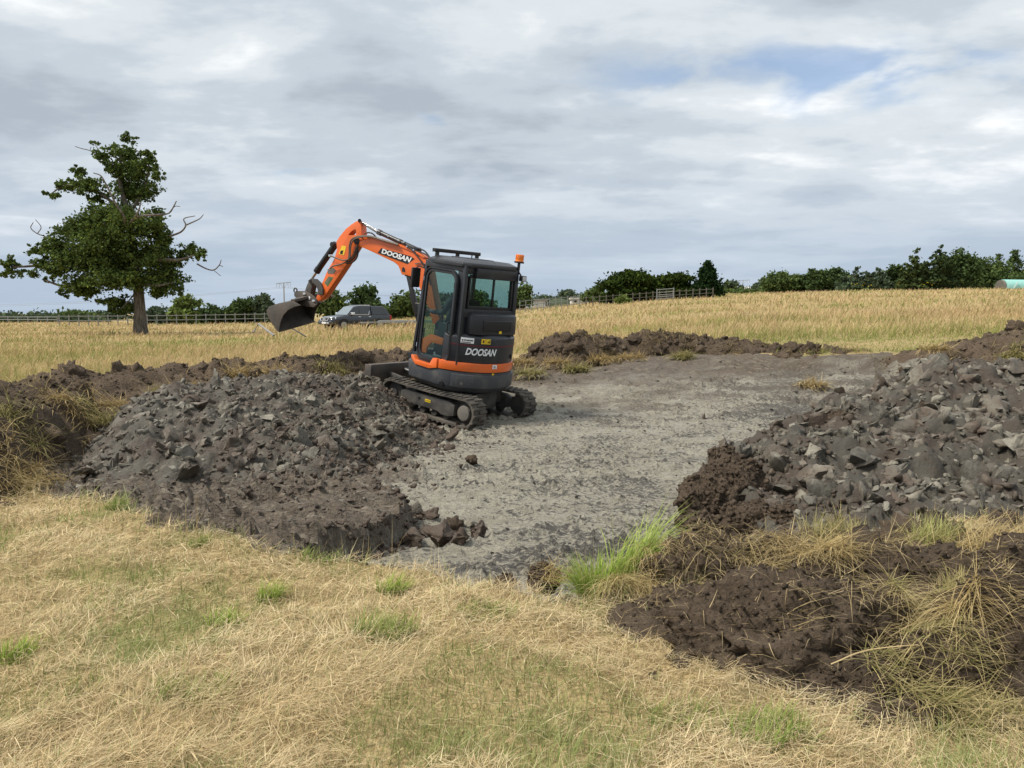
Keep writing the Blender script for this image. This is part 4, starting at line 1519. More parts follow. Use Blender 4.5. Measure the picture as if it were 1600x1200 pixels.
link('maker_lettering', map_mesh(tm, lambda x, y, z: U @ Vector(wrap(0.10 + x / tw * 0.50, 1.03 + y, 0.7655 + z))), M['white'], hood)
b = MB()
for x, z0, z1 in ((0.0, 0.64, 0.70), (0.03, 0.70, 0.64), (0.055, 0.645, 0.695)):
    b.bar((0.515 - x, 0.615 + x * 0.9, z0), (0.500 - x, 0.63 + x * 0.9, z1), 0.012, 0.012)
b.build('side_mark', M['white'], skirt, xf=U)

# --- cab
ZB, ZT = 0.86, 2.30
cB = {'FL': Vector((0.47, 0.60, ZB)), 'FR': Vector((0.47, -0.44, ZB)), 'RL': Vector((-0.495, 0.545, ZB)), 'RR': Vector((-0.56, -0.44, ZB))}
cT = {'FL': Vector((0.40, 0.545, ZT)), 'FR': Vector((0.40, -0.41, ZT)), 'RL': Vector((-0.47, 0.525, ZT)), 'RR': Vector((-0.52, -0.42, ZT))}


def cp(k, z):
    f = (z - ZB) / (ZT - ZB)
    return cB[k].lerp(cT[k], f)


b = MB()
for k, w in (('FL', 0.055), ('FR', 0.055), ('RL', 0.065), ('RR', 0.075)):
    b.bar(cB[k], cT[k], w, w, (1, 0, 0))
b.bar(cp('RL', ZB), cp('FL', ZB), 0.07, 0.07)
b.bar(cp('RR', ZB), cp('FR', ZB), 0.07, 0.07)
for z, h in ((2.23, 0.10),):
    b.bar(cp('RL', z), cp('RR', z), 0.07, h)
    b.bar(cp('FL', z + 0.03), cp('FR', z + 0.03), 0.06, 0.06)
    b.bar(cp('RL', z + 0.02), cp('FL', z + 0.02), 0.06, 0.09)
    b.bar(cp('RR', z + 0.02), cp('FR', z + 0.02), 0.06, 0.09)
b.bar(cp('RL', 1.62), cp('RR', 1.62), 0.06, 0.12)
cabf = b.build('cab_frame', M['charcoal'], ex, 0.014, xf=U)
# panel behind the door, from the hood up to the roof
b = MB()
pl = [Vector((-0.40, 0.597, ZB)), Vector((-0.50, 0.550, ZB)), Vector((-0.49, 0.540, 2.26)), Vector((-0.33, 0.552, 2.26))]
b.loft(pl, [p + Vector((0, -0.05, 0)) for p in pl])
b.build('rear_quarter_panel', M['charcoal'], ex, 0.01, xf=U)
# wall behind the seat below the rear window
b = MB()
b.loft([cp('RL', ZB), cp('RR', ZB), cp('RR', 1.60), cp('RL', 1.60)], [p + Vector((0.03, 0, 0)) for p in (cp('RL', ZB), cp('RR', ZB), cp('RR', 1.60), cp('RL', 1.60))])
b.build('rear_wall', M['charcoal'], ex, 0.0, xf=U)
# roof: thin dished slab with a hatch ridge
b = MB()
rp = [(0.47, 0.30), (0.40, 0.555), (0.10, 0.60), (-0.44, 0.585), (-0.55, 0.49), (-0.585, -0.30), (-0.53, -0.46), (-0.1, -0.48), (0.40, -0.46), (0.47, -0.30)]
slab(b, [(x, y) for x, y in rp], 2.27, 2.335)
slab(b, [(x * 0.995, y * 0.995) for x, y in rp], 2.335, 2.385, [(x * 0.82 + 0.02, y * 0.78) for x, y in rp])
roof = b.build('roof', M['charcoal'], ex, 0.02, xf=U, seg=3)
MB().box((-0.22, -0.22, 2.383), (0.24, 0.24, 2.395)).build('roof_hatch', M['charcoal'], roof, 0.006, xf=U)
MB().box((-0.585, -0.36, 2.13), (-0.52, 0.40, 2.275)).build('rear_visor', M['charcoal'], roof, 0.012, xf=U)
# light bar on the front of the roof
b = MB()
lb0, lb1 = Vector((0.40, 0.46, 2.455)), Vector((0.40, -0.46, 2.455))
b.bar(lb0, lb1, 0.075, 0.055)
lbar = b.build('light_bar', M['black'], ex, 0.008, xf=U)
for y in (0.40, -0.40, 0.0):
    MB().box((0.36, y - 0.02, 2.36), (0.41, y + 0.02, 2.43)).build('bar_bracket', M['black'], lbar, xf=U)
MB().bar((0.4385, 0.43, 2.455), (0.4385, -0.43, 2.455), 0.004, 0.035).build('bar_lens', M['lamp_glass'], lbar, xf=U)
MB().cyl((0.02, 0.02, 2.39), (0.02, 0.02, 2.46), 0.009).build('aerial_stub', M['black'], roof, xf=U)
# beacon on its stalk
MB().cyl((-0.545, -0.44, 2.28), (-0.545, -0.44, 2.42), 0.022).cyl((-0.545, -0.44, 2.405), (-0.545, -0.44, 2.43), 0.075).build('beacon_stalk', M['black'], ex, 0.003, xf=U)
b = MB()
b.cyl((-0.545, -0.44, 2.43), (-0.545, -0.44, 2.455), 0.066, 0.062, 20).cyl((-0.545, -0.44, 2.455), (-0.545, -0.44, 2.535), 0.060, 0.054, 20)
for k in range(14):
    a = 2 * math.pi * k / 14
    b.box((0.052, -0.005, 2.455), (0.063, 0.005, 2.53), Matrix.Translation((-0.545, -0.44, 0)) @ Matrix.Rotation(a, 4, 'Z'))
b.build('amber_beacon', M['amber'], ex, 0.003, xf=U)
# work lamp at the rear corner
wl = MB().box((-0.66, -0.53, 2.14), (-0.585, -0.43, 2.225)).build('work_lamp', M['black'], ex, 0.012, xf=U)
MB().box((-0.664, -0.52, 2.15), (-0.6605, -0.44, 2.215)).build('lens', M['lamp_glass'], wl, 0.002, xf=U)
MB().bar((-0.60, -0.46, 2.22), (-0.55, -0.44, 2.28), 0.02, 0.02).build('bracket', M['black'], wl, xf=U)


# door: rounded frame with one tall pane
def door_pt(s, z, off=0.0):
    """s 0..1 from rear edge to front edge"""
    a = Vector((-0.445, 0.595, ZB)).lerp(Vector((-0.41, 0.55, 2.26)), (z - ZB) / (2.26 - ZB))
    c = cp('FL', z) + Vector((-0.13 + 0.10 * (z - ZB) / (ZT - ZB), 0.018, 0))
    p = a.lerp(c, s)
    return p + Vector((0, 0.012 + off, 0.0))


def door_loop(mr, s0=0.02, s1=0.98, z0=0.83, z1=2.21, rad=0.14, k=6):
    pts = []
    W = 0.80
    for (cs, cz, a0) in ((1, 1, 0), (0, 1, 90), (0, 0, 180), (1, 0, 270)):
        rs = rad / W
        cx_ = (s1 - mr / W - rs) if cs else (s0 + mr / W + rs)
        cz_ = (z1 - mr - rad) if cz else (z0 + mr + rad)
        for i in range(k + 1):
            a = R(a0 + 90 * i / k)
            pts.append((cx_ + rs * math.cos(a), cz_ + rad * math.sin(a)))
    return pts


b = MB()
lo_, li_ = door_loop(0.0, rad=0.16), door_loop(0.065, rad=0.11)
n = len(lo_)
rows = []
for (s0, z0), (s1, z1) in zip(lo_, li_):
    rows.append([b.bm.verts.new(p) for p in (door_pt(s0, z0, 0.0), door_pt(s0, z0, 0.035), door_pt(s1, z1, 0.035), door_pt(s1, z1, 0.0))])
for i in range(n):
    a, c = rows[i], rows[(i + 1) % n]
    for k in range(4):
        b.bm.faces.new((a[k], a[(k + 1) % 4], c[(k + 1) % 4], c[k]))
door = b.build('door', M['charcoal'], ex, 0.006, xf=U)
b = MB()
b.tube([door_pt(s, z, 0.04) for s, z in door_loop(0.012, rad=0.15)], 0.013, 6, closed=True)
b.build('door_seal', M['black'], door, xf=U)
b = MB()
gl = door_loop(0.055, rad=0.115)
b.loft([door_pt(s, z, 0.012) for s, z in gl], [door_pt(s, z, 0.018) for s, z in gl])
b.build('door_glass', M['cab_glass'], door, xf=U)
b = MB()
dt = [(0.90, 0.92), (0.90, 1.12), (0.66, 1.22), (0.28, 1.20), (0.30, 1.10), (0.60, 1.10), (0.72, 1.02), (0.74, 0.92)]
b.loft([door_pt(s, z, -0.015) for s, z in dt], [door_pt(s, z, 0.006) for s, z in dt])
b.build('door_trim', M['orange'], door, 0.003, xf=U)
MB().tube([door_pt(0.13, 1.30, 0.03), door_pt(0.13, 1.31, 0.06), door_pt(0.13, 1.45, 0.06), door_pt(0.13, 1.46, 0.03)], 0.012, 8).build('door_handle', M['black'], door, xf=U)
for z in (1.02, 2.02):
    MB().cyl(door_pt(0.985, z - 0.03, 0.03), door_pt(0.985, z + 0.03, 0.03), 0.018).build('hinge', M['chrome'], door, xf=U)
b = MB()
b.loft([door_pt(s, z, 0.028) for s, z in ((0.16, 0.86), (0.72, 0.86), (0.66, 0.82), (0.22, 0.82))], [door_pt(s, z, 0.06) for s, z in ((0.16, 0.86), (0.72, 0.86), (0.66, 0.82), (0.22, 0.82))])
b.build('step_plate', M['black'], ex, 0.006, xf=U)


# panes
def pane(name, c4, par, th=0.006, mat='cab_glass'):
    c4 = [Vector(c) for c in c4]
    nrm = (c4[1] - c4[0]).cross(c4[3] - c4[0]).normalized() * th
    b = MB()
    b.loft(c4, [c + nrm for c in c4])
    return b.build(name, M[mat], par, xf=U)


def inset(kA, kB, zA, zB, a, c):
    """corners on the plane through two posts"""
    return [cp(kA, zA).lerp(cp(kB, zA), a), cp(kA, zA).lerp(cp(kB, zA), c), cp(kA, zB).lerp(cp(kB, zB), c), cp(kA, zB).lerp(cp(kB, zB), a)]


rw = pane('rear_window', inset('RL', 'RR', 1.67, 2.19, 0.06, 0.94), cabf)
b = MB()
for A, C in (((0.08, 1.70), (0.92, 1.70)), ((0.92, 1.70), (0.92, 2.15)), ((0.92, 2.15), (0.08, 2.15)), ((0.08, 2.15), (0.08, 1.70)), ((0.56, 1.70), (0.56, 2.15))):
    pA, pC = cp('RL', A[1]).lerp(cp('RR', A[1]), A[0]), cp('RL', C[1]).lerp(cp('RR', C[1]), C[0])
    b.bar(pA + Vector((-0.006, 0, 0)), pC + Vector((-0.006, 0, 0)), 0.03, 0.05 if A[0] != 0.56 else 0.026, (1, 0, 0) if A[1] != C[1] else (0, 0, 1))
b.build('window_surround', M['black'], cabf, 0.004, xf=U)
pane('windscreen', inset('FL', 'FR', 0.95, 2.22, 0.04, 0.96), cabf)
pane('side_window', inset('RR', 'FR', 1.25, 2.2, 0.06, 0.95), cabf)
b = MB()
b.loft([cp('RR', ZB), cp('FR', ZB), cp('FR', 1.24), cp('RR', 1.24)], [p + Vector((0, 0.03, 0)) for p in (cp('RR', ZB), cp('FR', ZB), cp('FR', 1.24), cp('RR', 1.24))])
b.build('side_panel', M['charcoal'], ex, xf=U)
# seat, console, levers
b = MB()
b.box((-0.16, -0.06, 1.16), (0.28, 0.40, 1.26)).box((-0.10, 0.03, 0.88), (0.2, 0.33, 1.16))
seat = b.build('seat', M['seat'], ex, 0.03, xf=U)
b = MB()
b.loft([(-0.18, -0.05, 1.24), (-0.09, -0.05, 1.24), (-0.17, -0.03, 1.78), (-0.24, -0.03, 1.78)], [(-0.18, 0.39, 1.24), (-0.09, 0.39, 1.24), (-0.17, 0.37, 1.78), (-0.24, 0.37, 1.78)])
b.build('seat_back', M['seat'], seat, 0.03, xf=U)
for y in (-0.24, 0.42):
    b = MB().box((-0.25, y - 0.05, 0.9), (0.12, y + 0.05, 1.40))
    con = b.build('console', M['charcoal'], ex, 0.02, xf=U)
    MB().tube([(0.08, y, 1.40), (0.10, y, 1.50), (0.09, y, 1.62)], 0.014, 8).ball((0.09, y, 1.63), 0.03).build('joystick', M['black'], con, xf=U)
for y in (0.0, 0.14):
    MB().tube([(0.36, y, 0.88), (0.34, y, 1.15), (0.30, y, 1.30)], 0.012, 6).build('travel_lever', M['black'], ex, xf=U)
# grab rails and mirror ahead of the door post
b = MB()
for z in (1.82, 1.62):
    c = cp('FL', z)
    b.tube([c + Vector((0, 0, 0)), c + Vector((0.11, 0.03, 0.0)), c + Vector((0.12, -0.06, 0.0)), cp('FL', z) + Vector((0.02, -0.08, 0))], 0.009, 6)
b.build('grab_rail', M['hub_mud'], ex, xf=U)
c = cp('FL', 2.16)
mi = MB().tube([c, c + Vector((0.12, 0.06, 0.03)), c + Vector((0.19, 0.08, -0.02))], 0.010, 6).build('mirror_arm', M['black'], ex, xf=U)
MB().box((0.53, 0.545, 1.86), (0.58, 0.70, 2.16)).build('mirror', M['black'], mi, 0.02, xf=U @ Matrix.Translation((0.02, 0, 0)))
# small floor bracket and front guard post
MB().bar((0.52, 0.40, 0.86), (0.50, 0.42, 1.25), 0.02, 0.02).build('front_guard', M['black'], ex, xf=U)

# --- boom, arm and bucket: outlines in the upright plane the boom swings in
BO = Vector((-1.38, 12.37, 0))
BA = R(30)
BF = Vector((-math.cos(BA), math.sin(BA), 0))
BN = Vector((-math.sin(BA), -math.cos(BA), 0))      # towards the camera's side


def zp(X, Y):
    """close-up coordinates -> picture"""
    return 400 + X * 0.175, 330 + Y * 0.175


def bp3(X, Y, off=0.0):
    """the point of the plane (shifted by off along its normal) seen at close-up (X, Y)"""
    px, py = zp(X, Y)
    r = ray(px, py)
    o = Vector((0, 0, CAM_Z))
    t = (BO + BN * off - o).dot(BN) / r.dot(BN)
    return o + r * t


def boom_prism(b, outline, half, near=None):
    """near face fits the picture; the far face is the same outline set back"""
    A = [bp3(X, Y, half) for X, Y in outline]
    b.loft(A, [p - BN * 2 * half for p in A])
    return b


def bshift(p, off, half):
    return p - BN * (half - off)


TB = dict(xf=EXI)
boom_out = [(880, 238), (905, 224), (985, 226), (1060, 243), (1270, 300), (1390, 352), (1455, 380), (1510, 430), (1535, 480), (1552, 560), (1575, 700), (1600, 850), (1635, 960), (1640, 1010), (1580, 1010), (1548, 900), (1500, 760), (1468, 700),
            (1440, 640), (1400, 588), (1345, 572), (1300, 566), (1283, 520), (1268, 486), (1230, 455), (1090, 388), (1000, 346), (920, 312), (885, 296), (872, 265)]
b = boom_prism(MB(), boom_out, 0.085)
boom = b.build('boom', M['orange'], ex, 0.010, **TB)
# raised weld flange along the boom's top
b = boom_prism(MB(), [(990, 224), (1060, 236), (1270, 293), (1395, 345), (1460, 376), (1500, 412), (1490, 420), (1450, 392), (1390, 362), (1270, 312), (1060, 255), (990, 240)], 0.10)
b.build('boom_flange', M['orange'], boom, 0.006, **TB)
b = boom_prism(MB(), [(1303, 505), (1318, 498), (1332, 520), (1332, 545), (1303, 540)], 0.0875)
b.build('bracket_hole', M['black'], boom, **TB)
# black decal plate with the maker's name along the boom
b = MB()
dq = [(1118, 330), (1380, 402), (1416, 425), (1352, 472), (1086, 372)]
A = [bp3(X, Y, 0.0862) for X, Y in dq]
b.loft(A, [p + BN * 0.002 for p in A])
decal = b.build('name_plate', M['decal_black'], boom, **TB)
tm = text_mesh('DOOSAN', 0.10, 0.0045, 0.12, 0.002, 0.98)
tw = max(v.co.x for v in tm.vertices)
th_ = 0.10
q00, q10, q01, q11 = (1118, 372), (1375, 458), (1124, 332), (1392, 414)


def on_boom(x, y, z):
    u, v2_ = x / tw, y / th_
    X = (q00[0] * (1 - u) + q10[0] * u) * (1 - v2_) + (q01[0] * (1 - u) + q11[0] * u) * v2_
    Y = (q00[1] * (1 - u) + q10[1] * u) * (1 - v2_) + (q01[1] * (1 - u) + q11[1] * u) * v2_
    return EXI @ (bp3(X, Y, 0.0890) + BN * z)


link('maker_lettering', map_mesh(tm, on_boom), M['white'], boom)
# swing post that carries the boom
b = MB()
f0 = BO + Vector((0, 0, 0.62))
b.cyl(f0 + BF * -0.05, f0 + BF * -0.05 + Vector((0, 0, 0.36)), 0.13)
for s in (-1, 1):
    b.hexa([f0 + BN * (s * 0.10) + BF * a + Vector((0, 0, z)) for a, z in ((-0.1, 0.02), (0.24, 0.05), (0.30, 0.30), (-0.1, 0.36))] +
           [f0 + BN * (s * 0.14) + BF * a + Vector((0, 0, z)) for a, z in ((-0.1, 0.02), (0.24, 0.05), (0.30, 0.30), (-0.1, 0.36))])
b.build('swing_post', M['black'], ex, 0.012, **TB)
# boom lift ram ahead of the boom
pA, pB_, pC = bp3(1362, 560), bp3(1400, 760), bp3(1470, 1020)
MB().cyl(pA, pB_, 0.028).build('boom_ram_rod', M['chrome'], boom, **TB)
MB().cyl(bp3(1396, 740), pC, 0.052).cyl(pA + BN * 0.06, pA - BN * 0.06, 0.045).build('boom_ram', M['black'], ex, 0.004, **TB)
MB().bar(bp3(1362, 580, 0.05), bp3(1440, 930, 0.05), 0.04, 0.07).build('ram_guard', M['black'], ex, 0.006, **TB)
# arm ram on top
r0, r1, r2 = bp3(930, 88), bp3(1110, 195), bp3(1440, 345)
MB().cyl(r0, r1, 0.020).build('arm_ram_rod', M['chrome'], ex, **TB)
b = MB().cyl(bp3(1095, 186), r2, 0.040).cyl(bp3(1090, 183), bp3(1120, 198), 0.047).cyl(bp3(1270, 268), bp3(1300, 281), 0.047)
b.cyl(r2 + BN * 0.07, r2 - BN * 0.07, 0.04)
b.build('arm_ram', M['black'], ex, 0.003, **TB)
MB().cyl(bp3(925, 84, 0.09), bp3(925, 84, -0.09), 0.030).build('arm_pin', M['black'], ex, **TB)
MB().cyl(bp3(935, 100, 0.045), bp3(1105, 208, 0.045), 0.009).build('ram_pipe', M['black'], ex, **TB)
# arm with its horn
arm_out = [(890, 92), (916, 84), (934, 98), (940, 160), (942, 214), (912, 262), (906, 310), (870, 370), (800, 484), (722, 600), (640, 720), (600, 775), (556, 805), (530, 790), (548, 745), (590, 640), (630, 545), (700, 420), (722, 340), (716, 272),
           (745, 225), (800, 158), (850, 118)]
b = MB()
hole = [(884, 158), (893, 168), (893, 212), (850, 214), (824, 214), (832, 200), (858, 174)]
b = boom_prism(MB(), arm_out, 0.070)
arm = b.build('arm', M['orange'], ex, 0.009, **TB)
# cut the opening in the horn
hb = MB()
A = [bp3(X, Y, 0.25) for X, Y in hole]
hb.loft([bp3(X, Y, 0.070) + BN * 0.2 for X, Y in hole], [bp3(X, Y, 0.070) - BN * 0.5 for X, Y in hole])
cutter = hb.build('cutter', None, ex, **TB)
md = arm.modifiers.new('cut', 'BOOLEAN')
md.object = cutter
md.operation = 'DIFFERENCE'
md.solver = 'EXACT'
dg = bpy.context.evaluated_depsgraph_get()
newme = bpy.data.meshes.new_from_object(arm.evaluated_get(dg))
arm.modifiers.clear()
arm.data = newme
newme.name = 'arm'
if not newme.materials:
    newme.materials.append(M['orange'])
newme.set_sharp_from_angle(angle=R(35))
bpy.data.objects.remove(cutter)
MB().cyl(bp3(900, 268, 0.115), bp3(900, 268, -0.115), 0.055).build('elbow_pin', M['black'], ex, 0.004, **TB)


def arm_decal(name, quad, mat, off=0.0715, par=None):
    A = [bp3(X, Y, off) for X, Y in quad]
    b = MB()
    b.loft(A, [p + BN * 0.002 for p in A])
    return b.build(name, mat, par or arm, **TB)


yl = arm_decal('warning_label', [(768, 308), (806, 312), (786, 392), (738, 384)], M['yellow'])
arm_decal('warning_print', [(756, 352), (780, 350), (772, 384), (750, 380)], M['decal_black'], 0.0742, yl)
gl_ = arm_decal('company_sticker', [(650, 582), (690, 592), (640, 672), (610, 640)], M['decal_green'])
arm_decal('sticker_print', [(652, 592), (672, 596), (636, 652), (622, 640)], M['hub_mud'], 0.0742, gl_)
sc_ = arm_decal('scuffed_plate', [(640, 520), (690, 505), (716, 530), (690, 560), (640, 556)], M['hub_mud'])
# bucket ram
k0, k1, k2 = bp3(708, 300), bp3(548, 530), bp3(492, 612)
b = MB().cyl(k0, k1, 0.056).cyl(bp3(716, 290), bp3(700, 312), 0.062).cyl(bp3(560, 512), bp3(540, 542), 0.062)
b.cyl(k0 + BN * 0.09, k0 - BN * 0.09, 0.045)
b.build('bucket_ram', M['black'], ex, 0.005, **TB)
MB().cyl(k1, k2, 0.026).build('bucket_ram_rod', M['chrome'], ex, **TB)
# curved links
for s in (0.095, -0.095):
    b = MB()
    lo1 = [(470, 620), (500, 600), (545, 606), (580, 640), (600, 690), (600, 745), (560, 750), (556, 700), (540, 665), (515, 645), (480, 650)]
    A = [bp3(X, Y, s) for X, Y in lo1]
    b.loft([p + BN * 0.018 for p in A], [p - BN * 0.018 for p in A])
    b.build('rocker_link', M['frame_steel'], ex, 0.004, **TB)
b = MB()
lo2 = [(474, 618), (510, 625), (500, 668), (488, 724), (480, 760), (436, 752), (436, 712), (452, 664)]
A = [bp3(X, Y, 0.06) for X, Y in lo2]
b.loft(A, [p - BN * 0.12 for p in A])
b.cyl(bp3(488, 622, 0.125), bp3(488, 622, -0.125), 0.03)
b.build('bucket_link', M['frame_steel'], ex, 0.006, **TB)
# quick hitch
b = MB()
qh = [(345, 735), (380, 712), (440, 712), (500, 745), (545, 790), (548, 830), (520, 845), (470, 828), (400, 790), (350, 762)]
for s in (0.085, -0.085):
    A = [bp3(X, Y, s) for X, Y in qh]
    b.loft([p + BN * 0.02 for p in A], [p - BN * 0.02 for p in A])
core = [(380, 745), (440, 735), (500, 770), (530, 815), (480, 815), (400, 778)]
A = [bp3(X, Y, 0.08) for X, Y in core]
b.loft(A, [p - BN * 0.16 for p in A])
hitch = b.build('quick_hitch', M['worn_steel'], ex, 0.005, **TB)
for X, Y in ((430, 738), (512, 802)):
    MB().cyl(bp3(X, Y, 0.135), bp3(X, Y, -0.135), 0.026).build('hitch_pin', M['chrome'], hitch, 0.003, **TB)
ring = [bp3(352, 706) + (BF * math.cos(a) + Vector((0, 0, 1)) * math.sin(a)) * 0.038 for a in (2 * math.pi * i / 14 for i in range(14))]
MB().tube(ring, 0.013, 8, closed=True).build('lifting_eye', M['frame_steel'], hitch, **TB)
arm_decal('hitch_label', [(470, 758), (486, 766), (480, 790), (464, 780)], M['white'], 0.1065, hitch)
# wide ditching bucket: side profile from the near side plate
BW = 0.43
prof = [(330, 800), (205, 822), (120, 850), (96, 885), (104, 930), (140, 1000), (204, 1074)]
lipc = [(212, 1030), (222, 985), (245, 930), (285, 885), (340, 855), (400, 840)]
A = [bp3(X, Y, BW) for X, Y in prof]
b = MB()
cen = bp3(270, 900, BW)
inn = [p + (cen - p).normalized() * 0.016 for p in A]
W2 = BN * (2 * BW) - Vector((0, 0, 0.17))
nP = len(A)
rows = []
for p, q in zip(A, inn):
    rows.append([b.bm.verts.new(v) for v in (p, q, q - W2, p - W2)])
for i in range(nP - 1):
    a, c = rows[i], rows[i + 1]
    for k in range(4):
        b.bm.faces.new((a[k], a[(k + 1) % 4], c[(k + 1) % 4], c[k]))
b.bm.faces.new(rows[0][::-1]); b.bm.faces.new(rows[-1])
bucket = b.build('bucket', M['worn_steel'], ex, 0.0, ang=50, **TB)
for s in (0, 1):
    b = MB()
    P2 = [bp3(X, Y, BW) - W2 * s * 0.985 for X, Y in prof + lipc]
    b.loft([p + BN * 0.008 for p in P2], [p - BN * 0.010 for p in P2])
    b.build('side_plate', M['worn_steel'], bucket, 0.003, **TB)
t0 = bp3(204, 1074, BW)
b = MB()
up_ = (bp3(140, 1000, BW) - t0).normalized()
b.bar(t0 + BN * 0.01 + up_ * 0.05, t0 - W2 - BN * 0.01 + up_ * 0.05, 0.022, 0.13, up_)
b.build('cutting_edge', M['worn_steel'], bucket, 0.003, **TB)
b = MB()
tp = bp3(330, 800, BW)
b.bar(tp + BN * 0.005, tp - W2 - BN * 0.005, 0.10, 0.05, (0, 0, 1))
b.build('top_rail', M['worn_steel'], bucket, 0.008, **TB)
# ears that the hitch grips
for s in (0.13, -0.13):
    b = MB()
    er = [(300, 812), (360, 770), (440, 790), (500, 810), (540, 836), (520, 858), (440, 850), (380, 840)]
    A = [bp3(X, Y, s) for X, Y in er]
    b.loft([p + BN * 0.014 for p in A], [p - BN * 0.014 for p in A])
    b.build('bucket_ear', M['worn_steel'], bucket, 0.004, **TB)

# hoses over the elbow, along the boom and down to the bucket ram
HS = [([(1270, 296), (1150, 262), (1040, 225), (960, 220), (890, 232), (850, 258), (834, 310), (832, 370), (826, 420), (800, 455), (740, 478), (690, 490), (660, 512)], 'hose_dusty', 0.120),
      ([(1270, 300), (1150, 266), (1040, 232), (960, 228), (900, 242), (866, 262), (846, 310), (842, 372), (830, 425), (780, 438), (720, 420), (664, 398)], 'hose_dusty', 0.14),
      ([(905, 300), (912, 360), (900, 415), (868, 452), (830, 466), (800, 462)], 'hose', 0.10), ([(900, 312), (900, 360), (884, 405), (850, 440), (815, 452)], 'hose', 0.12),
      ([(890, 320), (886, 360), (868, 400), (838, 425)], 'hose', 0.135),
      ([(970, 205), (1000, 192), (1040, 200), (1080, 238), (1130, 270), (1200, 285), (1270, 296)], 'hose', 0.04), ([(1320, 285), (1380, 330), (1440, 360), (1500, 378), (1545, 410), (1575, 460)], 'hose', 0.06),
      ([(1350, 310), (1400, 352), (1440, 400), (1490, 470), (1530, 560), (1560, 660)], 'hose', 0.11), ([(1440, 330), (1500, 352), (1540, 395), (1560, 440), (1580, 520)], 'hose', 0.0),
      ([(1420, 468), (1480, 462), (1530, 480)], 'hub_mud', 0.10)]
for pts, mt, off in HS:
    P3 = smooth_path([bp3(X, Y, off) for X, Y in pts], 5)
    MB().tube(P3, 0.0125 if mt != 'hub_mud' else 0.008, 7).build('hydraulic_hose' if mt != 'hub_mud' else 'hose_clamp', M[mt], ex, **TB)
b = MB().box((-0.035, -0.03, -0.02), (0.035, 0.03, 0.02), Matrix.Translation(bp3(668, 398, 0.09)))
b.build('hose_fitting', M['chrome'], ex, 0.004, **TB)
for X, Y in ((985, 205), (950, 240), (1180, 222), (1320, 275), (1345, 315), (1405, 345)):
    MB().cyl(bp3(X, Y, 0.13), bp3(X, Y, 0.02), 0.014, n=8).build('hose_union', M['chrome'] if X > 1100 else M['orange'], ex, **TB)

# ------------------------------------------------------------------ operator in the cab
M['skin'] = mat_plain('skin', (0.42, 0.25, 0.18), 0.55)
M['cloth_dark'] = mat_plain('dark_jacket', (0.055, 0.06, 0.075), 0.9, var=0.2)
M['hair'] = mat_plain('dark_hair', (0.018, 0.014, 0.012), 0.7)
UW = EXM @ U


def skin_body(name, joints, edges, mat, parent=None, sub_=2):
    me = bpy.data.meshes.new(name)
    me.from_pydata([j[0] for j in joints], edges, [])
    o = link(name, me, mat, parent)
    sk = o.modifiers.new('skin', 'SKIN')
    for v, j in zip(me.skin_vertices[0].data, joints):
        v.radius = (j[1], j[1])
    me.skin_vertices[0].data[0].use_root = True
    ss = o.modifiers.new('sub', 'SUBSURF')
    ss.levels = ss.render_levels = sub_
    dg_ = bpy.context.evaluated_depsgraph_get()
    m2 = bpy.data.meshes.new_from_object(o.evaluated_get(dg_))
    o.modifiers.clear()
    o.data = m2
    m2.name = name
    if not m2.materials:
        m2.materials.append(mat)
    m2.polygons.foreach_set('use_smooth', np.ones(len(m2.polygons), bool))
    return o


pr = empty('person')
pr.matrix_world = UW @ Matrix.Translation((0.04, 0.17, 1.26))
tag(pr, 'operator in dark clothing with short dark hair seated inside the digger cab', 'person')
J = [((0, 0, 0.10), 0.14), ((0.0, 0, 0.26), 0.135), ((-0.01, 0, 0.42), 0.15), ((-0.01, 0, 0.52), 0.10), ((0.0, 0, 0.575), 0.052),
     ((-0.01, 0.17, 0.49), 0.068), ((0.06, 0.235, 0.28), 0.050), ((0.25, 0.29, 0.27), 0.036), ((0.31, 0.31, 0.285), 0.03),
     ((-0.01, -0.17, 0.49), 0.068), ((0.06, -0.235, 0.28), 0.050), ((0.25, -0.28, 0.27), 0.036), ((0.31, -0.29, 0.285), 0.03),
     ((0.10, 0.10, 0.08), 0.09), ((0.28, 0.12, 0.09), 0.068), ((0.29, 0.12, -0.16), 0.05), ((0.30, 0.12, -0.34), 0.04),
     ((0.10, -0.10, 0.08), 0.09), ((0.28, -0.12, 0.09), 0.068), ((0.29, -0.12, -0.16), 0.05), ((0.30, -0.12, -0.34), 0.04)]
E = [(0, 1), (1, 2), (2, 3), (3, 4), (3, 5), (5, 6), (6, 7), (7, 8), (3, 9), (9, 10), (10, 11), (11, 12), (0, 13), (13, 14), (14, 15), (15, 16), (0, 17), (17, 18), (18, 19), (19, 20)]
skin_body('clothed_body', J, E, M['cloth_dark'], pr)
hb = MB()
hb.ball((0.02, 0, 0.70), 0.105, 3, (0.95, 0.76, 1.14))
hb.ball((0.035, 0, 0.635), 0.062, 2, (1.0, 0.85, 0.8))
hb.ball((0.122, 0, 0.685), 0.018, 2, (1.0, 0.7, 1.3))
hb.ball((0.112, 0, 0.640), 0.016, 2, (0.7, 1.5, 0.5))
for s in (-1, 1):
    hb.ball((0.01, s * 0.082, 0.69), 0.026, 2, (0.8, 0.4, 1.2))
    hb.ball((0.105, s * 0.032, 0.712), 0.011, 2)
hb.cyl((0, 0, 0.54), (0.012, 0, 0.65), 0.052, 0.048)
head = hb.build('head', M['skin'], pr, ang=60)
MB().ball((0.0, 0, 0.735), 0.108, 3, (1.0, 0.82, 1.0)).ball((-0.04, 0, 0.70), 0.085, 2, (0.9, 0.95, 1.1)).build('hair', M['hair'], head, ang=60)
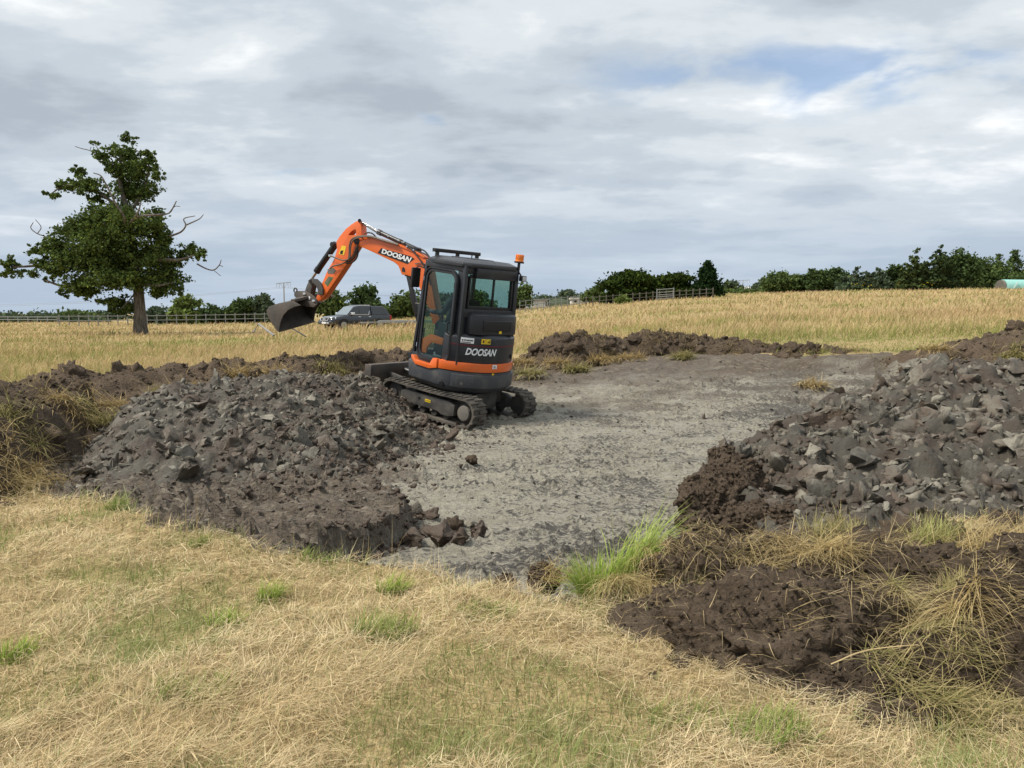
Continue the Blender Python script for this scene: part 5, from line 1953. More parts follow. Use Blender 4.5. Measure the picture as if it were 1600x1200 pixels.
for s in (-1, 1):
    c = Vector((0.335, s * 0.30, 0.29))
    hd = MB().ball(c, 0.042, 2, (1.0, 0.55, 0.8))
    for f in range(4):
        y = c.y - 0.026 + 0.017 * f
        l = (0.050, 0.060, 0.056, 0.044)[f]
        hd.tube([c + Vector((0.025, y - c.y, 0.012)), c + Vector((0.025 + l * 0.55, y - c.y, 0.006)), c + Vector((0.025 + l * 0.6, y - c.y, -0.024)), c + Vector((0.02 + l * 0.2, y - c.y, -0.036))], 0.0085, 6)
    hd.tube([c + Vector((0.0, -s * 0.02, 0.01)), c + Vector((0.02, -s * 0.042, 0.0)), c + Vector((0.048, -s * 0.036, -0.01))], 0.0095, 6)
    hd.build('hand', M['skin'], pr, ang=60)

# ------------------------------------------------------------------ foliage
def leaves_mesh(name, C, size, cols, rng, aspect=0.62, flat=0.0):
    """one small four-cornered leaf (or spray of leaves) at each point of C"""
    n = len(C)
    d = rng.normal(size=(n, 3))
    d[:, 2] *= (1 - flat)
    d /= np.linalg.norm(d, axis=1)[:, None]
    e_ = rng.normal(size=(n, 3))
    e_ -= d * (e_ * d).sum(1)[:, None]
    e_ /= np.linalg.norm(e_, axis=1)[:, None]
    s = (np.asarray(size) * rng.uniform(0.6, 1.35, n))[:, None]
    V = np.stack([C - d * s * 0.5, C + e_ * s * aspect * 0.5, C + d * s * 0.5, C - e_ * s * aspect * 0.5], 1).reshape(-1, 3)
    return mesh_np(name, V, quads=np.arange(4 * n).reshape(-1, 4), cols=np.repeat(cols, 4, axis=0))


def leaf_cols(n, rng, base_c, var=0.35, yellow=0.1):
    c = np.array(base_c)[None] * rng.uniform(1 - var, 1 + var, (n, 1))
    y = rng.random((n, 1)) < yellow
    return np.where(y, c * np.array([1.5, 1.35, 0.85]), c)


def clumped(rng, blobs, n, clump_r=0.16, per=26, shell=0.55):
    """points gathered in clumps through a set of ellipsoids (centre, radii)"""
    vol = np.array([(r[0] * r[1] * r[2])**(2 / 3.0) for _, r in blobs])
    pick = rng.choice(len(blobs), max(1, n // per), p=vol / vol.sum())
    d = rng.normal(size=(len(pick), 3))
    d /= np.linalg.norm(d, axis=1)[:, None]
    rad = shell + (1 - shell) * rng.random((len(pick), 1))
    rad[rng.random(len(pick)) < 0.25] *= 0.6
    cen = np.array([b[0] for b in blobs])[pick]
    rr_ = np.array([b[1] for b in blobs])[pick]
    cc = cen + d * rad * rr_
    cr = clump_r * rr_.mean(1) * rng.uniform(0.6, 1.5, len(pick))
    P = cc[:, None, :] + rng.normal(size=(len(pick), per, 3)) * cr[:, None, None] * np.array([1, 1, 0.72])
    return P.reshape(-1, 3)


def limb(b, pts, r0, r1, n=7):
    P = smooth_path(pts, 4)
    m = len(P)
    b.tube(P, r0, n, rs=[r0 + (r1 - r0) * i / (m - 1) for i in range(m)])


def mat_bark(name, c1, c2):
    k = NT(name)
    p = k.obj()
    n1 = k.noise(k.stretch(p, (9, 9, 2)), 1.0, 6, 0.65)
    n2 = k.noise(p, 3.0, 4, 0.6)
    c = k.mix(k.rng(n1, 0.35, 0.65), c1, c2)
    c = k.mix(k.rng(n2, 0.55, 0.75, 0, 0.35), c, (0.10, 0.115, 0.06))
    return k.surf(c, 0.9, spec=0.2, normal=k.bump(n1, 0.8, 0.06))


M['bark'] = mat_bark('bark', (0.06, 0.05, 0.042), (0.19, 0.165, 0.135))
M['dead_wood'] = mat_bark('dead_wood', (0.075, 0.06, 0.05), (0.19, 0.155, 0.125))
rt = np.random.default_rng(77)

# --- the oak
OD = 51.0


def oak(X, Y, off=0.0):
    """close-up of the oak -> the place"""
    return at(X * 0.2917, 190 + Y * 0.2917, OD + off)


oak_e = empty('oak_tree', oak(752, 1130))
oak_e.location.z = float(G(oak_e.location.x, oak_e.location.y))
tag(oak_e, 'lone dark green oak with bare dead branch tips standing in the dry field', 'tree')
oinv = Matrix.Translation(-oak_e.location)
b = MB()
limb(b, [oak_e.location + Vector((0.05, 0, -0.3)), oak(752, 1060), oak(745, 960), oak(738, 860), oak(720, 740), oak(700, 620), oak(690, 500), oak(660, 400), oak(640, 300), oak(650, 180)], 0.43, 0.07, 12)
b.tube([oak_e.location + Vector((0.05, 0, -0.2)), oak(751, 1095), oak(750, 1040)], 1.4, 12, rs=[0.55, 0.44, 0.385])
b.build('trunk', M['bark'], oak_e, xf=oinv, ang=60)
for pts, r in [([oak(738, 880), oak(600, 860), oak(430, 890), oak(330, 880), oak(240, 850)], 0.42), ([oak(735, 820), oak(560, 740, 1), oak(400, 740, 1.5), oak(200, 770, 1), oak(70, 780)], 0.45),
               ([oak(720, 740), oak(850, 740, -1), oak(960, 740, -1), oak(1060, 710)], 0.35), ([oak(735, 860), oak(830, 880, -1.5), oak(930, 860, -1)], 0.3), ([oak(700, 620), oak(560, 560, 1), oak(420, 600, 1), oak(330, 660)], 0.32),
               ([oak(690, 520), oak(600, 430), oak(500, 370), oak(360, 340), oak(260, 395)], 0.28), ([oak(690, 500), oak(750, 400), oak(790, 300), oak(800, 200)], 0.24), ([oak(640, 300), oak(560, 200), oak(510, 125)], 0.14),
               ([oak(738, 900), oak(690, 960, -1), oak(650, 1000, -1)], 0.14)]:
    b = MB()
    limb(b, pts, r * 0.5, r * 0.12)
    b.build('branch', M['bark'], oak_e, xf=oinv, ang=60)
for pts, r in [([oak(700, 540, -2.6), oak(725, 510, -3), oak(745, 470, -3), oak(755, 430, -3)], 0.20), ([oak(705, 530, -2.6), oak(760, 505, -3), oak(850, 500, -3), oak(905, 490, -2), oak(930, 455, -2), oak(945, 425, -2)], 0.19), ([oak(905, 490, -2), oak(935, 455, -2), oak(965, 455, -2)], 0.07),
               ([oak(670, 550, -2.6), oak(660, 500, -3), oak(620, 440, -3), oak(570, 340, -3), oak(540, 290, -3), oak(500, 275, -3)], 0.18), ([oak(910, 615, -1), oak(970, 590, -1), oak(995, 555, -1), oak(985, 520, -1), oak(1045, 505, -1)], 0.16),
               ([oak(995, 555, -1), oak(1040, 535, -1), oak(1070, 520, -1), oak(1090, 498, -1)], 0.11), ([oak(1055, 762), oak(1105, 788), oak(1145, 795), oak(1175, 768), oak(1185, 740)], 0.14), ([oak(1145, 797), oak(1182, 826)], 0.05), ([oak(1172, 770), oak(1195, 776)], 0.07),
               ([oak(270, 640), oak(240, 615), oak(200, 600), oak(165, 570), oak(178, 540)], 0.12), ([oak(202, 598), oak(220, 565), oak(190, 525)], 0.07), ([oak(510, 175), oak(480, 155), oak(440, 145), oak(402, 133)], 0.07), ([oak(482, 155), oak(488, 135)], 0.04)]:
    b = MB()
    limb(b, pts, r * 0.42, max(0.022, r * 0.16), 6)
    b.build('dead_branch', M['dead_wood'], oak_e, xf=oinv, ang=60)
OB = [(690, 90, 60, 28), (725, 75, 25, 25), (500, 115, 35, 20), (545, 180, 60, 45), (680, 170, 100, 55), (790, 170, 40, 30), (800, 215, 50, 45), (720, 270, 120, 80), (830, 290, 50, 40), (620, 250, 65, 65), (790, 370, 70, 60), (690, 370, 110, 80),
      (420, 265, 55, 32), (350, 345, 85, 36), (280, 392, 52, 22), (470, 340, 85, 55), (530, 410, 60, 45), (600, 500, 120, 65), (480, 545, 110, 55), (400, 590, 90, 60), (700, 560, 140, 100), (820, 540, 70, 80), (870, 620, 50, 60), (560, 640, 150, 90),
      (300, 670, 100, 60), (200, 690, 55, 45), (210, 760, 55, 45), (400, 730, 120, 80), (40, 755, 60, 42), (100, 800, 58, 45), (20, 815, 30, 30), (180, 815, 50, 40), (300, 790, 80, 50), (260, 845, 45, 30), (520, 760, 140, 100), (680, 720, 140, 110),
      (820, 720, 110, 100), (900, 780, 90, 80), (1030, 685, 70, 45), (1070, 720, 38, 40), (965, 730, 60, 50), (880, 850, 100, 65), (760, 850, 120, 65), (600, 850, 120, 60), (440, 870, 100, 50), (340, 905, 48, 35), (460, 915, 60, 28), (950, 890, 42, 45), (965, 925, 20, 16),
      (640, 975, 70, 55), (690, 1000, 50, 40), (545, 965, 25, 18), (860, 920, 60, 30), (600, 1010, 30, 26)]
blobs = []
sc_m = 0.2917 * OD / FPX
for X, Y, rx, rz in OB:
    c = oak(X, Y, float(rt.normal(0, 0.5)))
    ry = min(4.2, 1.2 * rx * sc_m + 0.5 * (1.6 if 350 < X < 900 and Y > 450 else 0))
    blobs.append(((c.x, c.y, c.z), (rx * sc_m, ry, rz * sc_m)))
P_ = clumped(rt, blobs, 62000, 0.115, 24, 0.28)
cl = leaf_cols(len(P_), rt, (0.085, 0.120, 0.036), 0.6, 0.12)
link('crown', leaves_mesh('crown', P_ - np.array(oak_e.location), 0.20, cl, rt), M['leaf'], oak_e)


# --- the other trees and bushes along the field's edges
def tree(name, label, px, top, wid, d, col, kind='round', n=2600, leaf=0.34, base_py=None, group=None, yellow=0.06, cat='tree', trunk=True, lobes=9):
    x = (px - 800) / FPX * d
    z0 = float(G(x, d)) - 0.1
    zt = at(px, top, d).z
    h = max(1.0, zt - z0) * {'cone': 1.04, 'round': 1.22, 'thick': 1.05}.get(kind, 1.1)
    w = wid / FPX * d * 1.12
    e_ = empty(name, (x, d, z0))
    tag(e_, label, cat, group)
    bl = []
    if kind == 'round':
        for i in range(lobes):
            a = rt.uniform(-1, 1)
            hz_ = rt.uniform(0.30, 0.78)
            ww = w * 0.5 * (1 - 0.55 * abs(hz_ - 0.45))
            bl.append(((a * ww * 0.62, rt.uniform(-0.4, 0.4) * w * 0.5, h * hz_), (w * rt.uniform(0.20, 0.30), w * 0.26, h * rt.uniform(0.16, 0.25))))
        bl.append(((0, 0, h * 0.78), (w * 0.24, w * 0.24, h * 0.22)))
        bl.append(((0, 0, h * 0.38), (w * 0.44, w * 0.36, h * 0.30)))
    elif kind == 'bush':
        for i in range(lobes):
            a = -1 + 2 * (i + rt.random()) / lobes
            hh2 = h * (0.72 + 0.28 * rt.random()) * (1 - 0.30 * a * a)
            bl.append(((a * w * 0.42, rt.uniform(-0.3, 0.3) * min(w, 4), hh2 * 0.50), (w * 0.9 / lobes + 0.25, min(w * 0.3, 2.2), hh2 * 0.50)))
    elif kind == 'cone':
        for i in range(10):
            f = i / 9
            r = w * 0.5 * (1 - f)**0.7 * (0.55 if f < 0.02 else 1) + 0.1
            bl.append(((rt.normal(0, 0.05) * w, rt.normal(0, 0.05) * w, h * (0.06 + 0.90 * f)), (r, r, h * 0.10)))
        for i in range(7):
            f = rt.uniform(0.35, 0.95)
            bl.append(((rt.normal(0, 0.22) * w * (1.1 - f), 0, h * f), (0.10 * w, 0.10 * w, h * 0.11)))
    elif kind == 'poplar':
        for i in range(8):
            f = i / 7
            bl.append(((rt.normal(0, 0.04) * w, 0, h * (0.18 + 0.74 * f)), (w * 0.5 * math.sin(math.pi * (0.18 + 0.78 * f)) + 0.1, w * 0.4, h * 0.10)))
    elif kind == 'thick':
        for i in range(7):
            bl.append(((rt.uniform(-0.35, 0.35) * w, rt.uniform(-0.3, 0.3) * w, h * (0.14 + 0.11 * i)), (w * 0.42 * (1 - 0.045 * i), w * 0.42, h * 0.16)))
        for i in range(5):
            bl.append(((rt.uniform(-0.4, 0.4) * w, rt.uniform(-0.2, 0.2) * w, h * rt.uniform(0.78, 0.93)), (w * 0.10, w * 0.10, h * 0.10)))
    elif kind == 'plumes':
        for i in range(lobes):
            a = -1 + 2 * (i + rt.random()) / lobes
            hh2 = h * (1.0 if i == lobes // 2 else rt.uniform(0.66, 0.95)) * (1 - 0.25 * a * a)
            for f in (0.10, 0.26, 0.42, 0.58, 0.74, 0.88):
                bl.append(((a * w * 0.42 + rt.normal(0, 0.03) * w, rt.uniform(-0.2, 0.2) * w, hh2 * f), (w * 0.22 * (1.3 - f), w * 0.22 * (1.3 - f), hh2 * 0.15)))
    P2 = clumped(rt, bl, int(n * 1.35), 0.24 if kind != 'cone' else 0.30, 18, 0.45)
    P2[:, 2] = np.maximum(P2[:, 2], 0.05)
    link('crown', leaves_mesh('crown', P2, leaf, leaf_cols(len(P2), rt, col, 0.38, yellow), rt), M['leaf'], e_)
    if trunk:
        b = MB()
        tr = max(0.06, 0.022 * h)
        limb(b, [(0, 0, -0.2), (0.05 * w * rt.normal(), 0, h * 0.35), (0.08 * w * rt.normal(), 0, h * 0.75)], tr, tr * 0.3)
        for i in range(3):
            a = rt.uniform(-1, 1)
            limb(b, [(0, 0, h * 0.25), (a * w * 0.15, rt.normal() * 0.1 * w, h * 0.45), (a * w * 0.32, rt.normal() * 0.1 * w, h * 0.62)], tr * 0.5, tr * 0.12, 5)
        b.build('trunk', M['bark'], e_, ang=60)
    return e_


GR_D, GR_M, GR_L, GR_B = (0.062, 0.094, 0.036), (0.092, 0.130, 0.046), (0.15, 0.20, 0.06), (0.085, 0.116, 0.070)
GT = 'trees along the edges of the field'
# far left, low and hazy
for px, top, w, d, c, lb in [(18, 496, 70, 150, GR_B, 'low distant hedge tree at the very left edge of the horizon'), (72, 493, 64, 160, GR_B, 'distant rounded tree beyond the field, second from the left edge'),
                             (122, 489, 60, 150, GR_M, 'distant green tree on the horizon between the left edge and the oak'), (168, 491, 60, 165, GR_B, 'distant tree just left of the oak trunk')]:
    tree('distant_tree', lb, px, top, w, d, c, 'round', 1300, 0.75, group=GT)
tree('hedge', 'long low hedge on the far left side of the field, left of the oak', 75, 501, 190, 120, GR_B, 'bush', 3000, 0.5, group=GT, trunk=False, cat='hedge', lobes=16)
for px, top, w, d, c, kd, lb in [(243, 479, 40, 92, GR_B, 'bush', 'grey green bush right beside the oak trunk'), (292, 468, 46, 90, GR_L, 'round', 'bright light green bush right of the oak'), (338, 479, 60, 95, GR_D, 'bush', 'dark bush behind the white rail fence, right of the light green one'),
                                 (386, 471, 46, 94, GR_D, 'round', 'dark bushy tree behind the rail fence, left of the pylon'), (416, 467, 30, 93, GR_B, 'round', 'small grey green tree just left of the digger bucket'),
                                 (516, 456, 52, 84, GR_M, 'round', 'green tree directly behind the digger arm tip and pickup bonnet'), (572, 454, 54, 86, GR_D, 'round', 'round dark tree rising behind the pickup roof'), (612, 474, 48, 90, GR_M, 'bush', 'low hedge tree right of the round dark tree'),
                                 (645, 462, 60, 88, GR_M, 'round', 'green tree behind the digger boom foot'), (690, 464, 60, 90, GR_B, 'round', 'tree seen through the digger door glass'), (745, 462, 60, 92, GR_M, 'round', 'tree seen through the digger rear window'),
                                 (818, 450, 36, 96, GR_M, 'round', 'green tree just right of the digger cab'), (852, 460, 44, 125, GR_B, 'bush', 'low distant tree behind the white sheds'), (885, 457, 40, 125, GR_B, 'round', 'distant tree above the stable roof'),
                                 (928, 454, 40, 104, GR_M, 'round', 'green tree between the stable and the clipped hedge')]:
    tree('field_tree', lb, px, top, w, d, c, kd, 2300, 0.42, group=GT)
# the tall clipped evergreens
for i, (px, top, w, lb) in enumerate([(968, 428, 40, 'left end evergreen of the thick dark hedge'), (992, 425, 38, 'tallest left evergreen of the thick dark hedge'), (1018, 431, 38, 'third evergreen from the left of the thick dark hedge'), (1044, 433, 36, 'fourth evergreen from the left of the thick dark hedge'),
                                      (1068, 430, 36, 'last evergreen of the thick hedge, beside the pointed conifer')]):
    tree('evergreen_tree', lb, px, top, w * 1.35, 86, (0.036, 0.056, 0.014), 'thick', 6500, 0.36, group='evergreens of the thick hedge', trunk=True, lobes=6)
tree('conifer', 'dark pointed conifer at the right end of the thick evergreen hedge', 1103, 411, 42, 84, (0.018, 0.036, 0.014), 'cone', 6500, 0.34)
tree('small_bush', 'small green bush in front of the evergreen hedge by the fence', 971, 462, 17, 80, GR_L, 'bush', 700, 0.25, trunk=False, cat='bush', lobes=4)
for px, top, w, d, c, lb in [(1140, 443, 46, 130, GR_B, 'hazy tree behind the pointed conifer, to its right'), (1185, 446, 50, 150, GR_B, 'distant low tree left of the right hand tree belt')]:
    tree('distant_tree', lb, px, top, w, d, c, 'round', 1500, 0.6, group=GT)
tree('hedge', 'long low hedge below the distant houses on the right', 1160, 455, 120, 120, GR_M, 'bush', 2000, 0.5, group=GT, trunk=False, cat='hedge', lobes=14)
for px, top, w, d, c, kd, n_, lb in [(1215, 431, 54, 94, GR_M, 'round', 3000, 'leftmost tree of the right hand tree belt'), (1244, 434, 34, 95, GR_M, 'round', 1800, 'second tree of the right hand belt, lower than its neighbour'), (1268, 427, 40, 93, GR_D, 'round', 2300, 'third tree of the right hand belt'),
                                     (1298, 424, 44, 96, GR_D, 'round', 2300, 'domed dark tree of the right hand belt'), (1334, 420, 50, 92, GR_B, 'plumes', 3000, 'bushy grey green tree left of the tall willows'), (1366, 421, 46, 92, GR_B, 'plumes', 3000, 'second bushy grey green tree left of the willows'),
                                     (1394, 420, 32, 95, GR_D, 'round', 1800, 'dark narrow tree just left of the tall willows'), (1424, 395, 44, 90, (0.065, 0.090, 0.036), 'plumes', 3600, 'pale feathery willow, left of the tallest one'), (1462, 386, 44, 90, (0.055, 0.080, 0.034), 'plumes', 3800, 'tallest pale willow of the right hand belt'),
                                     (1492, 400, 62, 92, GR_D, 'round', 3600, 'broad dark tree right of the tallest willow'), (1530, 412, 60, 96, GR_M, 'round', 2600, 'sloping green tree right of the broad dark one'), (1572, 424, 70, 105, GR_M, 'bush', 2400, 'green hedge tree above the turquoise sheet'), (1625, 424, 60, 105, GR_M, 'bush', 1600, 'green hedge tree at the right edge of the picture')]:
    tree('field_tree', lb, px, top, w, d, c, kd, n_, 0.38, group=GT)
tree('hedge', 'unbroken undergrowth along the foot of the right hand tree belt', 1380, 436, 380, 97, GR_D, 'bush', 9000, 0.42, group=GT, trunk=False, cat='hedge', lobes=30)
tree('hedge', 'undergrowth behind the right hand end of the field, under the poplars', 1560, 432, 160, 99, GR_D, 'bush', 4000, 0.42, group=GT, trunk=False, cat='hedge', lobes=12)
tree('poplar', 'narrow dark poplar on the skyline, left of the broader one', 1552, 398, 13, 170, GR_D, 'poplar', 900, 0.5)
tree('poplar', 'broader dark poplar on the skyline near the right edge', 1579, 395, 24, 170, GR_D, 'poplar', 1400, 0.55)
tree('distant_tree', 'distant wooded rise on the skyline under the poplars', 1560, 410, 140, 175, GR_B, 'bush', 2600, 0.8, group=GT, lobes=8)
tree('hedge', 'low hedge behind the pickup and the digger', 640, 480, 230, 96, GR_M, 'bush', 6000, 0.42, group=GT, trunk=False, cat='hedge', lobes=24)
tree('hedge', 'low hedge behind the rail fence between oak and bucket', 340, 488, 240, 97, GR_D, 'bush', 5000, 0.42, group=GT, trunk=False, cat='hedge', lobes=22)
tree('hedge', 'low hedge behind the sheds right of the digger', 880, 465, 150, 112, GR_B, 'bush', 3000, 0.42, group=GT, trunk=False, cat='hedge', lobes=14)

# ------------------------------------------------------------------ fences, sheds, poles
M['pale_wood'] = mat_plain('weathered_rail', (0.22, 0.225, 0.22), 0.8, var=0.15)
M['grey_wood'] = mat_plain('grey_fence_wood', (0.14, 0.13, 0.11), 0.85, var=0.25)
M['shed_white'] = mat_plain('white_boarding', (0.62, 0.62, 0.60), 0.7, var=0.08, dirt=0.2)
M['dark_open'] = mat_plain('dark_opening', (0.02, 0.02, 0.02), 0.9)
M['tarp'] = mat_plain('green_tarpaulin', (0.11, 0.145, 0.09), 0.7, var=0.2)
M['turq'] = mat_plain('turquoise_sheet', (0.25, 0.50, 0.46), 0.6, var=0.12)
M['metal_grey'] = mat_plain('galvanised', (0.25, 0.26, 0.26), 0.55, metal=0.2)
M['steel_far'] = mat_plain('pole_steel', (0.30, 0.32, 0.35), 0.6)
M['roof_pale'] = mat_plain('pale_roof', (0.50, 0.48, 0.46), 0.7)
M['brick_far'] = mat_plain('far_brick', (0.30, 0.19, 0.14), 0.85)


def gpt(px, d, dz=0.0):
    x = (px - 800) / FPX * d
    return Vector((x, d, float(G(x, d)) + dz))


def fence(name, label, A, B, n, h, rails, mat, pw=0.10, rw_=0.09):
    """A, B: (px, depth) of the ends"""
    P = [gpt(A[0] + (B[0] - A[0]) * i / n, A[1] + (B[1] - A[1]) * i / n) for i in range(n + 1)]
    f = empty(name, P[0])
    tag(f, label, 'fence')
    inv = Matrix.Translation(-P[0])
    for p in P:
        MB().box((-pw / 2, -pw / 2, -0.3), (pw / 2, pw / 2, h), inv @ Matrix.Translation(p)).build('post', M[mat], f)
    for i in range(n):
        for z in rails:
            MB().bar(P[i] + Vector((0, -pw * 0.7, z)), P[i + 1] + Vector((0, -pw * 0.7, z)), 0.04, rw_).build('rail', M[mat], f, xf=inv)
    return f


fence('rail_fence', 'pale post and rail fence behind the oak', (95, 86), (430, 88), 22, 1.25, (1.1, 0.6), 'pale_wood', 0.09, 0.08)
fence('rail_fence', 'grey wooden fence in front of the clipped evergreen hedge', (905, 80), (1112, 81), 20, 1.05, (0.9, 0.5), 'grey_wood', 0.10, 0.05)
fence('paddock_fence', 'mixed metal and wood paddock fence before the white sheds', (812, 72), (905, 79), 10, 1.25, (1.15, 0.75, 0.35), 'metal_grey', 0.06, 0.05)
fence('rail_fence', 'low pale rails left of the bucket at the far hedge', (0, 118), (92, 110), 6, 1.0, (0.9, 0.5), 'pale_wood', 0.1, 0.1)
# field gate in the right hand fence
g0, g1 = gpt(1025, 79.4, 0.0), gpt(1051, 79.4, 0.0)
gt = empty('field_gate', g0)
tag(gt, 'galvanised five bar gate set in the fence before the evergreens', 'gate')
inv = Matrix.Translation(-g0)
for z in (0.25, 0.45, 0.65, 0.9, 1.2):
    MB().cyl(g0 + Vector((0, 0, z)), g1 + Vector((0, 0, z)), 0.035, n=6).build('bar', M['metal_grey'], gt, xf=inv)
for p in (g0, g1):
    MB().cyl(p, p + Vector((0, 0, 1.3)), 0.05, n=6).build('upright', M['metal_grey'], gt, xf=inv)


def shed(name, label, px0, px1, py_top, d, depth, mat, roofmat, openings=(), roof_rise=0.25, h=None, cat='shed'):
    a, c = gpt(px0, d), gpt(px1, d)
    z0 = min(a.z, c.z) - 0.2
    h = at((px0 + px1) / 2, py_top, d).z - z0 if h is None else h
    w = c.x - a.x
    e_ = empty(name, (a.x, d, z0))
    tag(e_, label, cat)
    MB().box((0, 0, 0), (w, depth, h - roof_rise)).build('wall', M[mat], e_, 0.02)
    b = MB()
    b.loft([(-0.15, -0.2, h - roof_rise + 0.002), (-0.15, depth + 0.2, h - roof_rise + 0.002), (-0.15, depth + 0.2, h - 0.1), (-0.15, -0.2, h)], [(w + 0.15, -0.2, h - roof_rise + 0.002), (w + 0.15, depth + 0.2, h - roof_rise + 0.002), (w + 0.15, depth + 0.2, h - 0.1), (w + 0.15, -0.2, h)])
    b.build('roof', M[roofmat], e_)
    for (u0, u1, v0, v1) in openings:
        o1 = MB().box((w * u0, -0.03, h * v0), (w * u1, 0.05, h * v1)).build('opening', M['dark_open'], e_)
        b = MB()
        for (p, q) in (((u0, v0), (u1, v0)), ((u1, v0), (u1, v1)), ((u1, v1), (u0, v1)), ((u0, v1), (u0, v0))):
            b.bar((w * p[0], -0.045, h * p[1]), (w * q[0], -0.045, h * q[1]), 0.05, 0.06)
        b.build('frame', M['shed_white'], o1)
    return e_


shed('stable', 'white stable block with two dark openings beyond the paddock fence', 892, 920, 465, 108, 4, 'shed_white', 'roof_pale', ((0.15, 0.32, 0.45, 0.8), (0.62, 0.80, 0.45, 0.8)))
shed('field_shelter', 'plain white shelter just right of the digger cab', 830, 855, 467, 100, 3, 'shed_white', 'metal_grey', ((0.86, 0.98, 0.1, 0.8),), 0.15)
shed('lean_to', 'open timber lean-to hard against the right side of the digger cab', 796, 822, 466, 96, 3, 'grey_wood', 'grey_wood', ((0.1, 0.9, 0.05, 0.78),), 0.15)
# tarpaulin-covered stack
c = gpt(872, 104)
b = MB()
pts = []
for i in range(9):
    a = math.pi * i / 8
    pts.append((-math.cos(a) * 1.55, 0, 1.15 * math.sin(a)**0.6 + 0.02))
w_ = (890 - 854) / FPX * 104
b.loft([(x_ * w_ / 3.1, -1.2, z_) for x_, _, z_ in pts], [(x_ * w_ / 3.1, 1.4, z_ * 0.95) for x_, _, z_ in pts])
t_ = b.build('covered_stack', M['tarp'], None, 0.08)
t_.location = c + Vector((0, 0, -0.15))
tag(t_, 'low stack under a dull green cover between the white sheds', 'covered stack')
# turquoise sheeted tunnel at the right edge
tn = empty('poly_tunnel', gpt(1556, 92))
tag(tn, 'turquoise sheeted tunnel at the right edge of the field', 'tunnel')
b = MB()
pr_ = [(-1.0 * math.cos(math.pi * i / 10), 1.15 * math.sin(math.pi * i / 10)**0.75) for i in range(11)]
b.loft([(0.3, y_, z_) for y_, z_ in pr_], [(7.2, y_, z_ * 0.93) for y_, z_ in pr_])
b.build('sheet', M['turq'], tn, 0.02)
b = MB()
b.loft([(0.0, y_ * 0.96, z_ * 0.95) for y_, z_ in pr_], [(0.29, y_ * 0.96, z_ * 0.95) for y_, z_ in pr_])
b.build('end_frame', M['grey_wood'], tn)
for k in range(4):
    MB().bar((1.0 + k * 1.6, -1.06, 0.0), (1.5 + k * 1.6, -1.03, 0.85), 0.06, 0.05).build('strut', M['shed_white'], tn)
# far houses
for px, d, w, h, lb in [(1146, 240, 6.5, 4.0, 'pale roofed house far beyond the pointed conifer'), (1172, 250, 8.0, 3.6, 'second pale roofed house on the far horizon')]:
    p = gpt(px, d)
    hs = empty('house', p)
    tag(hs, lb, 'house')
    z0 = at(px, 458, d).z - p.z
    MB().box((-w / 2, 0, z0 - 2.5), (w / 2, 6, z0 + 0.2)).build('wall', M['brick_far'], hs)
    b = MB()
    b.loft([(-w / 2 - 0.3, -0.3, z0 + 0.2), (-w / 2 - 0.3, 6.3, z0 + 0.2), (-w / 2 + 1.0, 3, z0 + 2.2)], [(w / 2 + 0.3, -0.3, z0 + 0.2), (w / 2 + 0.3, 6.3, z0 + 0.2), (w / 2 - 1.0, 3, z0 + 2.2)])
    b.build('roof', M['roof_pale'], hs)
    for s in (-0.28, 0.25):
        MB().box((w * s - 0.5, -0.04, z0 - 1.4), (w * s + 0.5, 0.05, z0 - 0.4)).build('window', M['dark_open'], hs)


# power poles with wires
def power_pole(label, px, top, d, arm_w, th):
    p = gpt(px, d)
    h = at(px, top, d).z - p.z
    e_ = empty('power_pole', p)
    tag(e_, label, 'power pole')
    MB().cyl((0, 0, -0.5), (0, 0, h), th * 1.3, th * 0.8, 8).build('pole', M['steel_far'], e_)
    MB().bar((-arm_w / 2, 0, h - th), (arm_w / 2, 0, h + th * 0.9), th, th).build('cross_arm', M['steel_far'], e_)
    for s in (-0.95, -0.6, 0.6, 0.95):
        MB().cyl((arm_w / 2 * s, 0, h - th - 1.1), (arm_w / 2 * s, 0, h - th * 0.4), th * 0.28, n=6).build('insulator', M['steel_far'], e_)
    for s in (-0.25, 0.25):
        MB().bar((arm_w * s, 0, h - th), (0, 0, h - 1.6), th * 0.35, th * 0.35).build('brace', M['steel_far'], e_)
    return p + Vector((0, 0, h))


def wire(label, A, B, sag, r, n=24):
    A, B = Vector(A), Vector(B)
    pts = [A.lerp(B, i / n) - Vector((0, 0, sag * 4 * (i / n) * (1 - i / n))) for i in range(n + 1)]
    tag(MB().tube(pts, r, 4).build('power_line', M['steel_far']), label, 'power line', 'overhead power lines')


tp_ = power_pole('tall pale power pole with a wide cross arm behind the bucket', 446, 442, 230, 4.4, 0.22)
power_pole('tiny power pole on the horizon right of the conifer', 1158, 438, 330, 6.0, 0.18)
for k, s in enumerate((-1.9, 1.9)):
    A = tp_ + Vector((s, 0, -1.3))
    wire('thin power line running left from the tall pole, %s conductor' % ('nearer' if k else 'farther'), A, at(-160, 478 + 3 * k, 235), 1.5, 0.035)
    wire('thin power line running right from the tall pole, %s conductor' % ('nearer' if k else 'farther'), A, at(860, 462 + 4 * k, 240), 1.5, 0.03)

